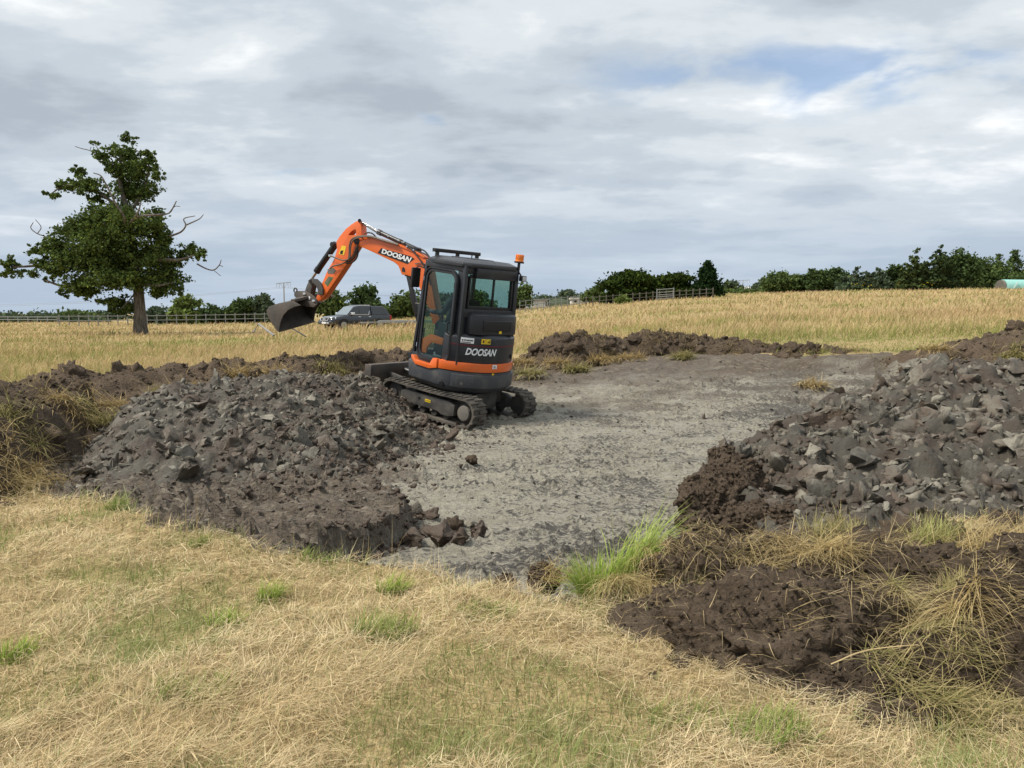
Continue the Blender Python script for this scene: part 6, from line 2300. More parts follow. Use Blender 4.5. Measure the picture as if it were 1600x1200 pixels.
# ------------------------------------------------------------------ pickup truck
M['car_paint'] = mat_plain('dark_metallic_paint', (0.030, 0.034, 0.042), 0.22, metal=0.3, coat=0.8, var=0.05)
M['car_glass'] = mat_plain('dark_car_glass', (0.018, 0.022, 0.026), 0.06, spec=0.8, var=0.02)
M['windscreen'] = mat_plain('windscreen_glass', (0.16, 0.20, 0.23), 0.08, spec=0.9, var=0.05)
M['bright_chrome'] = mat_plain('bright_trim', (0.80, 0.82, 0.85), 0.2, metal=0.6, var=0.03)
M['tyre'] = mat_plain('tyre', (0.018, 0.018, 0.019), 0.85)
M['alloy'] = mat_plain('alloy', (0.42, 0.43, 0.45), 0.3, metal=0.8)
TD = 54.0
tk = empty('pickup_truck', gpt(556, TD, -0.06))
tk.rotation_euler = (0, 0, R(180 + 46))
tk.scale = (0.95, 0.95, 0.95)
tag(tk, 'dark grey pickup with hardtop parked in the long grass behind the bucket', 'pickup')
# x forward, y left; 5.2 m long, 1.85 wide
HW = 0.92


def section(x, w, zb, zs, tw_=None):
    return [(x, -w, zb), (x, w, zb), (x, w * 1.0, zs * 0.72 + zb * 0.28), (x, (tw_ or w) * 0.97, zs), (x, -(tw_ or w) * 0.97, zs), (x, -w * 1.0, zs * 0.72 + zb * 0.28)]


def skin_sections(b, S):
    rows = [[b.bm.verts.new(p) for p in s] for s in S]
    n_ = len(S[0])
    for i in range(len(S) - 1):
        for k in range(n_):
            b.bm.faces.new((rows[i][k], rows[i][(k + 1) % n_], rows[i + 1][(k + 1) % n_], rows[i + 1][k]))
    b.bm.faces.new(rows[0][::-1]); b.bm.faces.new(rows[-1])
    return b


b = skin_sections(MB(), [section(-2.62, 0.84, 0.52, 1.08), section(-2.55, 0.90, 0.45, 1.12), section(-1.0, 0.925, 0.42, 1.12), section(0.9, 0.925, 0.42, 1.10), section(1.5, 0.92, 0.42, 1.08, 0.86), section(2.25, 0.90, 0.45, 1.00, 0.78), section(2.52, 0.84, 0.48, 0.90, 0.70), section(2.62, 0.72, 0.52, 0.78, 0.62)])
body = b.build('body', M['car_paint'], tk, 0.04, ang=50, seg=3)
b = skin_sections(MB(), [[(-0.85, -0.84, 1.10), (-0.85, 0.84, 1.10), (-0.85, 0.66, 1.78), (-0.85, -0.66, 1.78)], [(-0.55, -0.86, 1.10), (-0.55, 0.86, 1.10), (-0.50, 0.68, 1.80), (-0.50, -0.68, 1.80)], [(0.35, -0.86, 1.10), (0.35, 0.86, 1.10), (0.22, 0.68, 1.79), (0.22, -0.68, 1.79)],
                         [(1.25, -0.84, 1.08), (1.25, 0.84, 1.08), (0.50, 0.64, 1.74), (0.50, -0.64, 1.74)]])
b.build('cabin', M['car_paint'], tk, 0.05, ang=50, seg=3)
b = skin_sections(MB(), [[(-2.58, -0.82, 1.11), (-2.58, 0.82, 1.11), (-2.25, 0.66, 1.66), (-2.25, -0.66, 1.66)], [(-2.1, -0.86, 1.115), (-2.1, 0.86, 1.115), (-1.95, 0.69, 1.77), (-1.95, -0.69, 1.77)], [(-0.90, -0.86, 1.115), (-0.90, 0.86, 1.115), (-0.90, 0.69, 1.80), (-0.90, -0.69, 1.80)]])
b.build('hardtop', M['car_paint'], tk, 0.05, ang=50, seg=3)
for s in (1, -1):
    def side_q(x0, x1, x2, x3, z0, z1):
        f = lambda z: (0.868 - (z - 1.10) / 0.7 * 0.185)
        q = [(x0, s * f(z0), z0), (x1, s * f(z0), z0), (x2, s * f(z1), z1), (x3, s * f(z1), z1)]
        b = MB()
        b.loft(q, [(p[0], p[1] + s * 0.012, p[2] + 0.003) for p in q])
        return b
    side_q(0.28, 1.02, 0.50, 0.20, 1.17, 1.66).build('door_glass', M['car_glass'], tk)
    side_q(-0.68, 0.22, 0.14, -0.58, 1.17, 1.67).build('rear_door_glass', M['car_glass'], tk)
    side_q(-2.32, -1.0, -1.0, -2.12, 1.20, 1.66).build('hardtop_glass', M['car_glass'], tk)
    b = MB()
    f_ = 0.875
    b.bar((1.05, s * f_, 1.15), (-0.60, s * f_, 1.15), 0.02, 0.03).bar((-0.60, s * f_, 1.15), (-0.72, s * (f_ - 0.09), 1.42), 0.02, 0.03)
    b.build('window_trim', M['bright_chrome'], tk)
    for x in (0.15, -0.75):
        MB().bar((x, s * 0.93, 0.99), (x + 0.2, s * 0.93, 0.99), 0.03, 0.045).build('door_handle', M['bright_chrome'], tk, 0.005)
    mr = MB().box((0.78, s * 0.90, 1.14), (0.98, s * 1.13, 1.32)).build('mirror', M['bright_chrome'], tk, 0.04)
    hl = MB()
    hl.hexa([(2.30, s * 0.90, 0.80), (2.56, s * 0.58, 0.78), (2.50, s * 0.56, 0.93), (2.20, s * 0.88, 0.97), (2.20, s * 0.80, 0.80), (2.45, s * 0.5, 0.78), (2.40, s * 0.5, 0.93), (2.1, s * 0.8, 0.97)])
    hl.build('headlight', M['bright_chrome'], tk, 0.01)
    MB().box((-2.64, s * 0.72 - 0.1, 0.72), (-2.50, s * 0.82 + 0.1, 1.10)).build('tail_light', M['red_lens'], tk, 0.02)
    MB().bar((0.1, s * 0.62, 1.83), (-0.85, s * 0.62, 1.84), 0.05, 0.05).build('roof_rail', M['bright_chrome'], tk, 0.01)
    for x in (1.62, -1.55):
        wh = MB().cyl((x, s * 0.70, 0.38), (x, s * 0.945, 0.38), 0.39, n=24).build('wheel', M['tyre'], tk, 0.03)
        b = MB().cyl((x, s * 0.93, 0.38), (x, s * 0.952, 0.38), 0.25, n=20)
        b.build('rim', M['alloy'], wh)
        MB().cyl((x, s * 0.75, 0.40), (x, s * 0.933, 0.40), 0.455, n=24).build('wheel_arch', M['tyre'], tk)
b = MB()
q = [(1.22, 0.76, 1.12), (1.22, -0.76, 1.12), (0.56, -0.62, 1.71), (0.56, 0.62, 1.71)]
b.loft(q, [(p[0] + 0.02, p[1], p[2] + 0.018) for p in q])
b.build('windscreen', M['windscreen'], tk)
gr_ = MB().hexa([(2.60, 0.50, 0.72), (2.60, -0.50, 0.72), (2.55, -0.54, 0.92), (2.55, 0.54, 0.92), (2.66, 0.44, 0.73), (2.66, -0.44, 0.73), (2.60, -0.50, 0.91), (2.60, 0.50, 0.91)]).build('grille', M['tyre'], tk, 0.01)
b = MB()
b.bar((2.672, 0.45, 0.725), (2.672, -0.45, 0.725), 0.02, 0.03).bar((2.67, 0.44, 0.72), (2.61, 0.52, 0.92), 0.04, 0.05).bar((2.67, -0.44, 0.72), (2.61, -0.52, 0.92), 0.04, 0.05)
b.bar((2.668, 0.16, 0.75), (2.63, 0.20, 0.90), 0.02, 0.03).bar((2.668, -0.16, 0.75), (2.63, -0.20, 0.90), 0.02, 0.03).cyl((2.64, 0, 0.82), (2.675, 0, 0.82), 0.075)
b.build('grille_trim', M['bright_chrome'], gr_)
MB().box((2.42, -0.86, 0.44), (2.68, 0.86, 0.68)).build('front_bumper', M['car_paint'], tk, 0.07, seg=3)
MB().box((2.682, -0.27, 0.50), (2.695, 0.27, 0.62)).build('number_plate', M['white'], tk)
MB().box((2.66, 0.34, 0.50), (2.685, 0.62, 0.60)).build('fog_lamp', M['bright_chrome'], tk, 0.01)

# flat trailer behind the pickup
tl = empty('flat_trailer', gpt(632, 52.5, -0.22))
tl.rotation_euler = (0, 0, R(4))
tag(tl, 'low flat trailer with a worn timber deck in the grass behind the pickup', 'trailer')
for k in range(5):
    MB().box((-1.7, -0.8 + k * 0.33, 0.66), (1.9, -0.50 + k * 0.33, 0.72)).build('deck_plank', M['pale_wood'], tl, 0.008)
MB().box((-1.75, -0.85, 0.54), (1.95, 0.85, 0.655)).build('frame', M['metal_grey'], tl, 0.01)
MB().bar((-1.75, 0, 0.58), (-3.0, 0, 0.55), 0.12, 0.1).build('drawbar', M['metal_grey'], tl, 0.01)
for s in (-0.72, 0.72):
    w1 = MB().cyl((0.3, s - 0.1, 0.3), (0.3, s + 0.1, 0.3), 0.3, n=20).build('wheel', M['tyre'], tl, 0.02)
    MB().cyl((0.3, s - 0.11, 0.3), (0.3, s + 0.11, 0.3), 0.16, n=14).build('rim', M['alloy'], w1)
# grey pole frame and a thin rod in the grass by the bucket
p0 = at(396, 519, 34); p1 = at(404, 506, 34.5); p2 = at(428, 524, 33)
tag(MB().tube([p0, p1, p2], 0.045, 6).build('bent_pole', M['pale_wood']), 'pale bent pole lying in the grass left of the bucket', 'pole')
q0 = gpt(472, 30, 0.05)
b_ = MB().tube([at(455, 512, 30), at(478, 526, 29)], 0.025, 6).build('thin_rod', M['black'])
tag(b_, 'thin dark rod leaning in the grass right below the bucket', 'rod')

# ------------------------------------------------------------------ grass
def blades(base_p, az, lean, length, width, curl, c0, c1, nseg=2, wob=None):
    """tapering strips; returns verts, tris, colours"""
    n = len(base_p)
    hx, hy = np.cos(az), np.sin(az)
    tw = RNG.uniform(-0.9, 0.9, n)
    wx, wy = -np.sin(az + tw), np.cos(az + tw)
    pos = base_p.copy()
    seg = length / nseg
    V, C = [], []
    tap = {2: (1.0, 0.75, 0.0), 3: (1.0, 0.85, 0.55, 0.0), 4: (1, 0.9, 0.75, 0.45, 0.0)}[nseg]
    for k in range(nseg + 1):
        f = k / nseg
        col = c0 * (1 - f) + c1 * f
        if k < nseg:
            w = (width * tap[k] * 0.5)[:, None] * np.stack([wx, wy, np.zeros(n)], -1)
            V += [pos - w, pos + w]
            C += [col, col]
        else:
            V.append(pos)
            C.append(col)
        th = lean + curl * (k + 0.5) / nseg
        pos = pos + np.stack([hx * np.sin(th) * seg, hy * np.sin(th) * seg, np.cos(th) * seg], -1)
    nv = 2 * nseg + 1
    V = np.stack(V, 1).reshape(-1, 3)
    C = np.stack(C, 1).reshape(-1, 3)
    t = []
    for k in range(nseg - 1):
        a = 2 * k
        t += [(a, a + 1, a + 3), (a, a + 3, a + 2)]
    a = 2 * (nseg - 1)
    t.append((a, a + 1, a + 2))
    T = (np.array(t)[None] + (np.arange(n) * nv)[:, None, None]).reshape(-1, 3)
    return V, T, C


def join(parts):
    Vs, Ts, Cs, o = [], [], [], 0
    for V, T, C in parts:
        Vs.append(V); Ts.append(T + o); Cs.append(C)
        o += len(V)
    return np.concatenate(Vs), np.concatenate(Ts), np.concatenate(Cs)


rgg = np.random.default_rng(99)
M['straw_stem'] = mat_plain('straw_stem', (0.50, 0.38, 0.20), 0.8)


def mixc(a, b, t):
    return np.array(a)[None] * (1 - t[:, None]) + np.array(b)[None] * t[:, None]


STRAW, PALE, TAN, OLIVE, GREEN, BRIGHT = (0.60, 0.465, 0.255), (0.78, 0.665, 0.44), (0.40, 0.285, 0.155), (0.30, 0.32, 0.12), (0.18, 0.29, 0.065), (0.19, 0.33, 0.04)


def lawn_zone(x, y):
    g_ = noise3(x * 0.75, y * 0.9, 50.0) + 0.6 * noise3(x * 2.2, y * 2.4, 51.0)
    return g_


def lawn(n, mode):
    y = 1.75 * (9.5 / 1.75)**rgg.random(n)
    x = rgg.uniform(-0.95, 0.95, n) * (y + 0.3)
    # scatter into small tussocks
    x += 0.04 * rgg.normal(size=n); y += 0.04 * rgg.normal(size=n)
    h, cov = topz(x, y)
    sd = base(x, y)[1]
    ok = (~cov) & (sd < 0.03)
    x, y, h, sd = x[ok], y[ok], h[ok], sd[ok]
    m = len(x)
    gz = lawn_zone(x, y)
    sc = np.clip(y / 4.0, 0.75, 1.9)
    flow = 2.2 * noise3(x * 0.8, y * 0.8, 60.0) + 1.4 * noise3(x * 2.6, y * 2.6, 61.0)
    r = rgg.random(m)
    v = rgg.uniform(0.72, 1.28, m)[:, None]
    P = np.stack([x, y, h], -1)
    if mode == 'flat':            # cut hay lying about
        keep = rgg.random(m) < np.clip(1.0 - 0.92 * sstep(-0.02, 0.42, gz), 0, 1)
        P, flow, r, v, sc, gz = P[keep], flow[keep], r[keep], v[keep], sc[keep], gz[keep]
        m = len(P)
        P[:, 2] += rgg.uniform(0.004, 0.035, m) + 0.05 * np.maximum(0, noise3(P[:, 0] * 4, P[:, 1] * 4, 66.0))
        az = flow * 1.6 + rgg.normal(0, 1.1, m)
        lean = rgg.normal(1.45, 0.16, m)
        L = rgg.uniform(0.05, 0.16, m)
        W = rgg.uniform(0.0022, 0.0042, m) * sc
        t_ = rgg.random(m)
        patch = np.clip(0.5 + 0.8 * noise3(P[:, 0] * 1.3, P[:, 1] * 1.3, 71.0), 0, 1)
        c = np.where((r < 0.62)[:, None], mixc(STRAW, PALE, np.clip(t_ * 0.6 + 0.5 * patch, 0, 1)), mixc(TAN, STRAW, t_)) * v
        c = np.where((r > 0.92)[:, None], mixc(OLIVE, PALE, t_ * 0.5) * v, c)
        return blades(P, az, lean, L, W, rgg.normal(0.15, 0.35, m), c * 0.9, c, 2)
    # standing stubble and regrowth
    az = flow + rgg.normal(0, 1.3, m)
    gre = np.clip(0.18 + sstep(-0.08, 0.42, gz) + rgg.normal(0, 0.18, m), 0, 1)
    edge = sstep(-0.35, 0.0, sd)
    gre = np.clip(gre + 0.30 * edge * sstep(-0.4, 0.3, noise3(x * 1.4, y * 1.4, 81.0)), 0, 1)
    lean = np.abs(rgg.normal(0.55, 0.35, m))
    L = rgg.uniform(0.035, 0.085, m) * (1 + 0.9 * gre * rgg.random(m)) * (1 + 1.0 * edge * rgg.random(m))
    W = rgg.uniform(0.0022, 0.0042, m) * sc
    t_ = rgg.random(m)
    dry = mixc(TAN, PALE, t_)
    g1 = mixc(OLIVE, GREEN, t_)
    mixm = (rgg.random(m) < gre * 0.92)[:, None]
    c = np.where(mixm, g1, dry) * v
    tip = np.where(mixm, mixc(OLIVE, PALE, t_ * 0.7), mixc(STRAW, PALE, t_)) * v
    return blades(P, az, lean, L, W, rgg.normal(0.5, 0.5, m), c * 0.8, 0.5 * c + 0.5 * tip, 2)


V, T, C = join([lawn(160000, 'flat'), lawn(145000, 'up')])
lw = link('mown_grass', mesh_np('mown_grass', V, tris=T, cols=C), M['blade'])
tag(lw, 'mown dry grass and cut hay covering the near ground', 'grass', kind='stuff')


# --- the uncut meadow
def meadow(n, y0, y1, wmul, hmul):
    y = y0 * (y1 / y0)**rgg.random(n)
    x = rgg.uniform(-0.88, 0.88, n) * y
    ok = np.ones(n, bool)
    near = y < 24
    h = G(x, y)
    cov = np.zeros(n, bool)
    hn, cn = topz(x[near], y[near])
    h[near] = hn
    cov[near] = cn
    sd = np.full(n, -9.0)
    sd[near] = sdf_poly(PIT, x[near], y[near])
    h[~near] = base(x[~near], y[~near])[0]
    ok &= (~cov) & (sd < np.where(y > 14.5, -0.08, -0.45)) & ((y > 9.2) | (x < -6.2))
    # the strip cut short beyond the gap in the banks, and the trodden edge
    cut = sstep(2.6, 0.7, np.abs(y - 17.6)) * sstep(4.0, 6.5, x) * sstep(14.5, 12.0, x)
    x, y, h, sd, cut = x[ok], y[ok], h[ok], sd[ok], cut[ok]
    m = len(x)
    P = np.stack([x, y, h], -1)
    gz = noise3(x * 0.10, y * 0.16, 5.0) + 0.5 * noise3(x * 0.4, y * 0.4, 6.0)
    red = noise3(x * 0.07, y * 0.22, 15.0) + 0.35 * noise3(x * 0.5, y * 0.5, 16.0)
    far = sstep(20, 70, y)
    gre = np.clip(0.06 + sstep(-0.05, 0.65, gz) * 0.75 + 0.25 * sstep(-6, -14, x) * sstep(48, 30, y) + 0.5 * sstep(-2.5, -0.5, sd) * 0.5 + rgg.normal(0, 0.15, m), 0, 0.9)
    gre = np.maximum(gre, 0.75 * cut * rgg.random(m))
    # greener ground beyond the gap and before the oak
    gre = np.clip(gre + 0.75 * sstep(3.5, 6.5, x) * sstep(25, 19, y) + 0.35 * sstep(-6, -10, x) * sstep(22, 15, y) * sstep(-0.2, 0.4, noise3(x * 0.5, y * 0.5, 8.0)), 0, 0.95)
    t_ = rgg.random(m)
    v = (rgg.uniform(0.80, 1.18, m) * (1 + 0.22 * noise3(x * 0.35, y * 0.5, 24.0)))[:, None]
    tip = mixc((0.49, 0.35, 0.20), (0.65, 0.50, 0.325), t_)
    tip = np.where((rgg.random(m) < np.clip(0.18 + 1.3 * red, 0, 0.85))[:, None], mixc((0.37, 0.24, 0.145), (0.50, 0.355, 0.225), t_), tip)
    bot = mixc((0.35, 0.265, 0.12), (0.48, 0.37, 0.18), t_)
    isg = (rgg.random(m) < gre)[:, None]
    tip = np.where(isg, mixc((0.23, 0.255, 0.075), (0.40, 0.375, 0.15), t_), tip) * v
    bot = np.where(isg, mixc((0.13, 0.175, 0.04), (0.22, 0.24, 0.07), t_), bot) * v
    hv = (0.20 + 0.26 * rgg.random(m) + 0.08 * noise3(x * 0.8, y * 0.8, 44.0)) * hmul * (1 - 0.75 * cut) * (0.75 + 0.25 * sstep(-1.5, -3, sd) if True else 1)
    hv = hv * (1 + 0.85 * sstep(0.16, 0.06, np.abs(x / y + 0.18)) * sstep(30, 40, y) * sstep(62, 52, y))
    az = rgg.normal(0.15, 1.5, m)          # leaning with the wind, to the right
    lean = np.abs(rgg.normal(0.55, 0.36, m))
    W = wmul * y * rgg.uniform(0.7, 1.3, m)
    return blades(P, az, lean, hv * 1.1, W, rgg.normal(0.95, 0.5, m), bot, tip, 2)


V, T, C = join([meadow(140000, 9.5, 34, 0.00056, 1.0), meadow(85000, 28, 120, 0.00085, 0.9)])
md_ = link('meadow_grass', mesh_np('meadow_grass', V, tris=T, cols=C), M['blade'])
tag(md_, 'long dry straw coloured meadow grass filling the field', 'grass', kind='stuff')


# --- tufts and turf that can be told apart
from mathutils.bvhtree import BVHTree
_v, _f, _o = [], [], 0
for o_, rad_, par_ in [(heap_f, 1.0, heap_f)] + [b_ for b_ in BLOCKS if b_[2] is heap_f]:
    mw = Matrix.Translation(o_.location) @ o_.rotation_euler.to_matrix().to_4x4() @ Matrix.Scale(rad_, 4)
    _v += [mw @ v.co for v in o_.data.vertices]
    _f += [tuple(i + _o for i in p.vertices) for p in o_.data.polygons]
    _o = len(_v)
BVF = BVHTree.FromPolygons(_v, _f)


def near_z(x, y, z):
    """height of the near soil heap, its blocks included"""
    out = np.array(z, float)
    for i in range(len(x)):
        h = BVF.ray_cast(Vector((x[i], y[i], 3.0)), Vector((0, 0, -1)))
        if h[0] is not None:
            out[i] = max(out[i], h[0].z)
    return out


def tuft_parts(c, n, L, spread, lean, col0, col1, az0=None, azs=3.2, w=0.004, curl=0.8, nseg=3, lift=0.0, zfun=True):
    c = Vector(c)
    a = rgg.uniform(0, 6.283, n)
    rr2 = np.sqrt(rgg.random(n)) * spread
    x, y = c.x + np.cos(a) * rr2, c.y + np.sin(a) * rr2 * 0.8
    if zfun:
        z = topz(x, y)[0]
        if c.y < 5.4 and c.x > 0.2:
            z = near_z(x, y, z)
        z = np.maximum(z - 0.01, c.z - spread * 0.9) + lift
    else:
        z = np.full(n, c.z)
    az = (a + rgg.normal(0, 0.6, n)) if az0 is None else rgg.normal(az0, azs, n)
    ln = np.abs(rgg.normal(lean, 0.28, n))
    t_ = rgg.random(n)
    v = rgg.uniform(0.75, 1.25, n)[:, None]
    c0 = mixc(col0[0], col0[1], t_) * v
    c1 = mixc(col1[0], col1[1], t_) * v
    return blades(np.stack([x, y, z], -1), az, ln, L * rgg.uniform(0.5, 1.15, n), w * rgg.uniform(0.7, 1.4, n), rgg.normal(curl, 0.4, n), c0, c1, nseg)


def tuft(name, label, parts, cat='grass tuft', group=None):
    V, T, C = join(parts)
    return tag(link(name, mesh_np(name, V, tris=T, cols=C), M['blade']), label, cat, group)


DRY0, DRY1 = ((0.26, 0.19, 0.08), (0.40, 0.31, 0.14)), ((0.48, 0.36, 0.18), (0.64, 0.52, 0.30))
OLV0, OLV1 = ((0.17, 0.18, 0.06), (0.28, 0.25, 0.10)), ((0.36, 0.32, 0.13), (0.56, 0.47, 0.24))
GRN0, GRN1 = ((0.12, 0.20, 0.025), (0.20, 0.30, 0.045)), ((0.30, 0.42, 0.07), (0.47, 0.53, 0.15))
# the bright green tuft by the soil heap
c = at(960, 915, 4.25)
tf = [tuft_parts(at(938, 900, 4.35), 700, 0.27, 0.13, 0.35, GRN0, GRN1, None, 1.0, 0.0048, 0.6), tuft_parts(at(985, 868, 4.45), 420, 0.46, 0.14, 0.55, GRN0, ((0.36, 0.46, 0.10), (0.52, 0.54, 0.20)), 0.1, 0.75, 0.0050, 1.15, 4),
      tuft_parts(at(985, 900, 4.2), 700, 0.27, 0.17, 1.0, DRY0, DRY1, -1.3, 0.8, 0.0036, 1.5, 3, 0.10), tuft_parts(at(940, 925, 4.12), 380, 0.22, 0.14, 0.9, OLV0, OLV1, -1.7, 0.9, 0.0040, 1.4, 3, 0.06),
      tuft_parts(at(930, 900, 4.3), 14, 0.46, 0.08, 0.45, DRY1, DRY1, 2.6, 0.5, 0.003, 0.1)]
tuft('grass_tuft', 'bright green grass tuft with dry skirt between lawn and soil heap', tf)
for px, py, d, lb, n, L in [(350, 978, None, 'vivid green tuft of uncut grass in the left half of the lawn', 160, 0.11), (22, 1035, None, 'vivid green tuft at the left edge of the lawn', 170, 0.13), (610, 925, None, 'yellow green upright tuft at the lawn rim, left of centre', 150, 0.15),
                            (600, 990, None, 'broad green patch of taller grass in the middle of the lawn', 420, 0.14), (310, 852, None, 'green tuft at the lawn rim beside the brown shelf', 220, 0.08), (180, 800, None, 'pale green tuft at the left rim of the lawn', 160, 0.16),
                            (500, 872, None, 'olive tuft overhanging the cut earth face', 260, 0.12), (130, 1085, None, 'small green tuft low on the left of the lawn', 90, 0.10), (420, 940, None, 'green leaning tuft right of the vivid left tuft', 180, 0.15),
                            (1075, 1130, None, 'green patch at the foot of the near soil heap', 260, 0.09), (1200, 1150, None, 'green grass fringe under the large soil block', 420, 0.12), (300, 1090, None, 'faded green patch in the lower left of the lawn', 300, 0.09), (760, 960, None, 'pale green patch near the lawn rim right of centre', 260, 0.09)]:
    x, y = hitG(px, py)
    big_ = 0.16 if n > 250 else 0.075
    g0 = GRN0 if 'vivid' in lb or 'yellow' in lb else ((0.11, 0.18, 0.03), (0.19, 0.25, 0.06))
    g1_ = GRN1 if 'vivid' in lb or 'yellow' in lb else ((0.24, 0.32, 0.08), (0.42, 0.42, 0.17))
    tuft('grass_tuft', lb, [tuft_parts((x, y, 0.0), n, L, big_, 0.45, g0, g1_, 0.3, 1.1, 0.0042, 0.6)], group='green tufts in the lawn')
# thin seed stalks at the rim
for px, py, n, lb in [(290, 840, 9, 'thin dry stalks standing at the left rim of the pit'), (545, 880, 8, 'thin dry stalks standing over the cut face'), (640, 895, 5, 'few thin stalks at the rim left of centre'), (470, 868, 7, 'short dry stalks at the edge of the shelf')]:
    x, y = hitG(px, py)
    tuft('dry_stalks', lb, [tuft_parts((x, y, 0), n, 0.34, 0.16, 0.15, DRY0, DRY1, 0.3, 1.5, 0.0032, 0.25)], 'stalks', 'dry stalks at the pit rim')
# dry turf on the near heap
for px, py, d, n, L, sp, az0, lean, cols, lb in [
        (1305, 815, 4.6, 420, 0.20, 0.20, 1.2, 0.35, (OLV0, OLV1), 'upright olive tuft crowning the near soil heap'), (1455, 830, 4.3, 300, 0.22, 0.12, 0.4, 0.5, (OLV0, ((0.38, 0.42, 0.13), (0.56, 0.52, 0.24))), 'green tipped tuft on the heap crest right of the olive one'),
        (1230, 905, 4.15, 420, 0.24, 0.22, -2.4, 1.2, (DRY0, DRY1), 'flattened dry turf on the left shoulder of the near heap'), (1295, 885, 4.0, 360, 0.26, 0.12, -0.6, 1.25, (DRY0, DRY1), 'dry straw bundle hanging over the soil in the middle of the near heap'),
        (1425, 950, 3.45, 420, 0.26, 0.12, -1.3, 1.3, (OLV0, DRY1), 'olive straw sheaf draped down the middle of the near heap'), (1490, 975, 3.2, 560, 0.34, 0.10, -1.5, 1.35, (DRY0, DRY1), 'thick pale straw sheaf hanging down beside the right soil block'),
        (1440, 1085, 2.95, 620, 0.21, 0.24, -0.9, 1.25, (OLV0, DRY1), 'big tangled olive turf flopped over the foot of the near heap'), (1530, 1140, 2.75, 520, 0.22, 0.22, -0.7, 1.25, (OLV0, DRY1), 'tangled dry turf at the bottom right corner'),
        (1560, 860, 4.0, 420, 0.24, 0.22, 0.2, 1.1, (DRY0, DRY1), 'dry turf along the crest at the right edge of the near heap'), (1487, 930, 3.5, 160, 0.16, 0.05, 0.9, 0.3, (OLV0, OLV1), 'small upright olive tuft between the soil blocks'), (1560, 915, 3.6, 130, 0.14, 0.05, 0.8, 0.3, (OLV0, DRY1), 'small pale tuft left of the right edge soil block'),
        (870, 890, 4.55, 240, 0.16, 0.10, -0.3, 1.1, (DRY0, DRY1), 'dry straw wisp hanging over a small clod at the pit rim'), (760, 905, 4.6, 160, 0.12, 0.10, 1.0, 0.6, (DRY0, DRY1), 'pale dry tuft at the pit rim centre')]:
    c = at(px, py, d)
    tuft('turf_tuft', lb, [tuft_parts(c, n, L, sp, lean, cols[0], cols[1], az0, 1.25, 0.0034, 0.5 if lean < 1 else 0.7, 3, 0.035 if lean > 1 else 0.0)], 'turf', 'turf on the near soil heap')
# dry turf on the banks and the left mound
BT = [(150, 635, 9.3, 'dry turf sod facing the pit, left of the grey heap'), (110, 640, 8.9, 'large drooping turf sod in the middle of the left mound'), (170, 610, 9.8, 'drooping sod high on the left mound beside the grey clay'), (30, 665, 7.6, 'olive sod at the far left of the mound'), (65, 735, 6.9, 'green sod low on the left mound by the clay'), (20, 700, 7.0, 'matted brown sod near the left edge'),
      (260, 595, 10.6, 'straw sod on the bank above the grey heap'), (285, 608, 10.2, 'small yellow green sod at the top of the grey heap'), (430, 580, 12.6, 'dry sod on the bank behind the grey heap'), (520, 572, 13.4, 'dry sod on the bank left of the blade'), (620, 575, 13.6, 'dry sod under the dozer blade'), (380, 575, 12.4, 'sod on the bank left of the blade, further left'),
      (830, 568, 14.6, 'yellow sod on the bank right of the digger tail'), (815, 552, 15.3, 'straw sod close behind the digger tail'), (870, 552, 15.6, 'straw sod on the far bank right of the digger'), (900, 562, 15.2, 'low sod at the foot of the far bank'), (940, 548, 16.0, 'small sod in the middle of the far bank'), (985, 545, 16.2, 'pale sod on the far bank, right of middle'), (1065, 545, 16.2, 'last pale sod before the bank ends'),
      (1475, 556, 13.2, 'pale sod on the far right bank'), (1460, 530, 14.0, 'dry tuft on top of the far right bank'), (1585, 540, 13.0, 'olive sod at the right edge bank'), (1270, 586, 13.9, 'low straw patch at the far end of the pit floor'), (0, 750, 6.5, 'matted dry sod at the very left below the mound')]
for k, (px, py, d, lb) in enumerate(BT):
    c = at(px, py, d)
    cols = (OLV0, OLV1) if k % 3 == 0 else (DRY0, DRY1)
    tuft('turf_sod', lb, [tuft_parts(c, 330, 0.34, 0.26, 1.15, cols[0], cols[1], -1.5, 1.0, 0.0085 * d / 10, 0.7, 3, 0.04)], 'turf sod', 'turf sods on the banks')
# withered grass caught in the banks
for hp, ob, n_ in ((hpB, bank_b, 1500), (hpC, bank_c, 2000), (hpD, bank_d, 900), (hpE, mound_e, 1600)):
    S_ = face_cam(hp, n_, rgg, lambda x, y: sstep(0.0, 0.5, noise3(x * 1.6, y * 1.6, 91.0)) + 0.04)
    m = len(S_)
    t_ = rgg.random(m)
    V, T, C = blades(S_[:, :3] + [0, 0, 0.02], rgg.normal(-1.5, 1.1, m), rgg.normal(1.15, 0.35, m), rgg.uniform(0.12, 0.34, m), rgg.uniform(0.006, 0.012, m), rgg.normal(0.6, 0.4, m),
                     mixc((0.20, 0.16, 0.07), (0.32, 0.25, 0.12), t_), mixc((0.36, 0.28, 0.13), (0.56, 0.45, 0.25), t_), 3)
    tag(link('withered_grass', mesh_np('withered_grass', V, tris=T, cols=C), M['blade'], ob), kind='stuff')
S_ = face_cam(hpF, 5200, rgg, lambda x, y: sstep(0.05, 0.45, noise3(x * 2.6, y * 2.6, 93.0) + 0.55 * sstep(3.7, 4.5, y)) + 0.02)
S_[:, 2] = near_z(S_[:, 0], S_[:, 1], S_[:, 2])
m = len(S_)
t_ = rgg.random(m)
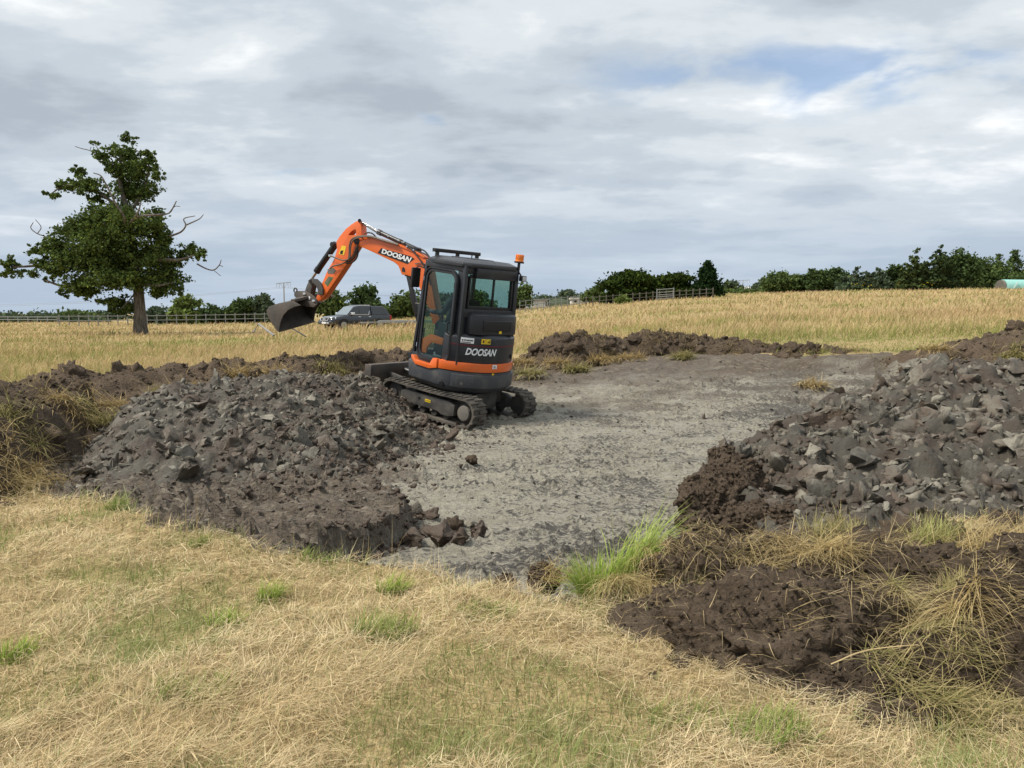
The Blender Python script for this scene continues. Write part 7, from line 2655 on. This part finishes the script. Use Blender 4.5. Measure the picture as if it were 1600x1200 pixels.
V, T, C = blades(S_[:, :3] + [0, 0, 0.02], 2.5 * noise3(S_[:, 0] * 2, S_[:, 1] * 2, 4.0) - 1.2 + rgg.normal(0, 0.7, m), rgg.normal(1.25, 0.3, m), rgg.uniform(0.08, 0.26, m), rgg.uniform(0.0026, 0.0046, m), rgg.normal(0.5, 0.4, m),
                 mixc((0.24, 0.19, 0.08), (0.40, 0.31, 0.16), t_), mixc((0.42, 0.34, 0.16), (0.66, 0.54, 0.32), t_), 3)
tag(link('withered_grass', mesh_np('withered_grass', V, tris=T, cols=C), M['blade'], heap_f), kind='stuff')
# straw and roots lying over the near soil
S_ = face_cam(hpF, 3200, rgg)
S_[:, 2] = near_z(S_[:, 0], S_[:, 1], S_[:, 2])
S_ = np.concatenate([S_[:, :3], BLK_P[0][rgg.choice(len(BLK_P[0]), 1100)]])
m = len(S_)
c = mixc((0.30, 0.22, 0.11), (0.62, 0.50, 0.29), rgg.random(m))
V, T, C = blades(S_[:, :3] + [0, 0, 0.012], rgg.uniform(0, 6.28, m), rgg.normal(1.35, 0.25, m), rgg.uniform(0.03, 0.15, m), rgg.uniform(0.0016, 0.0034, m), rgg.normal(0.2, 0.5, m), c, c, 3)
tag(link('loose_straw', mesh_np('loose_straw', V, tris=T, cols=C), M['blade']), 'loose straw and roots scattered over the near soil heap', 'straw', kind='stuff')
# a few long pale stems lying on the heap
for pts in [[(1020, 965, 3.9), (1080, 940, 4.0), (1150, 915, 4.1), (1260, 845, 4.4)], [(1290, 1040, 3.0), (1340, 1020, 3.03), (1400, 1012, 3.05), (1440, 1010, 3.05)]]:
    P3 = [at(*p) + Vector((0, -0.05, 0.03)) for p in pts]
    MB().tube(smooth_path(P3, 5), 0.0026, 5).build('grass_stem', M['straw_stem'], heap_f)
# little yellow ragwort heads along the right hand hedge
m = 40
px_ = rgg.choice([1330, 1345, 1352, 1362, 1395, 1440, 1448], m) + rgg.normal(0, 4, m)
d_ = rgg.uniform(84, 88, m)
x_ = (px_ - 800) / FPX * d_
P_ = np.stack([x_, d_, G(x_, d_) + rgg.uniform(0.5, 0.95, m)], -1)
yl_ = leaves_mesh('ragwort', P_, 0.12, leaf_cols(m, rgg, (0.55, 0.42, 0.03), 0.2, 0), rgg)
tag(link('ragwort', yl_, M['leaf']), 'yellow flower heads along the foot of the right tree belt', 'flowers', kind='stuff')
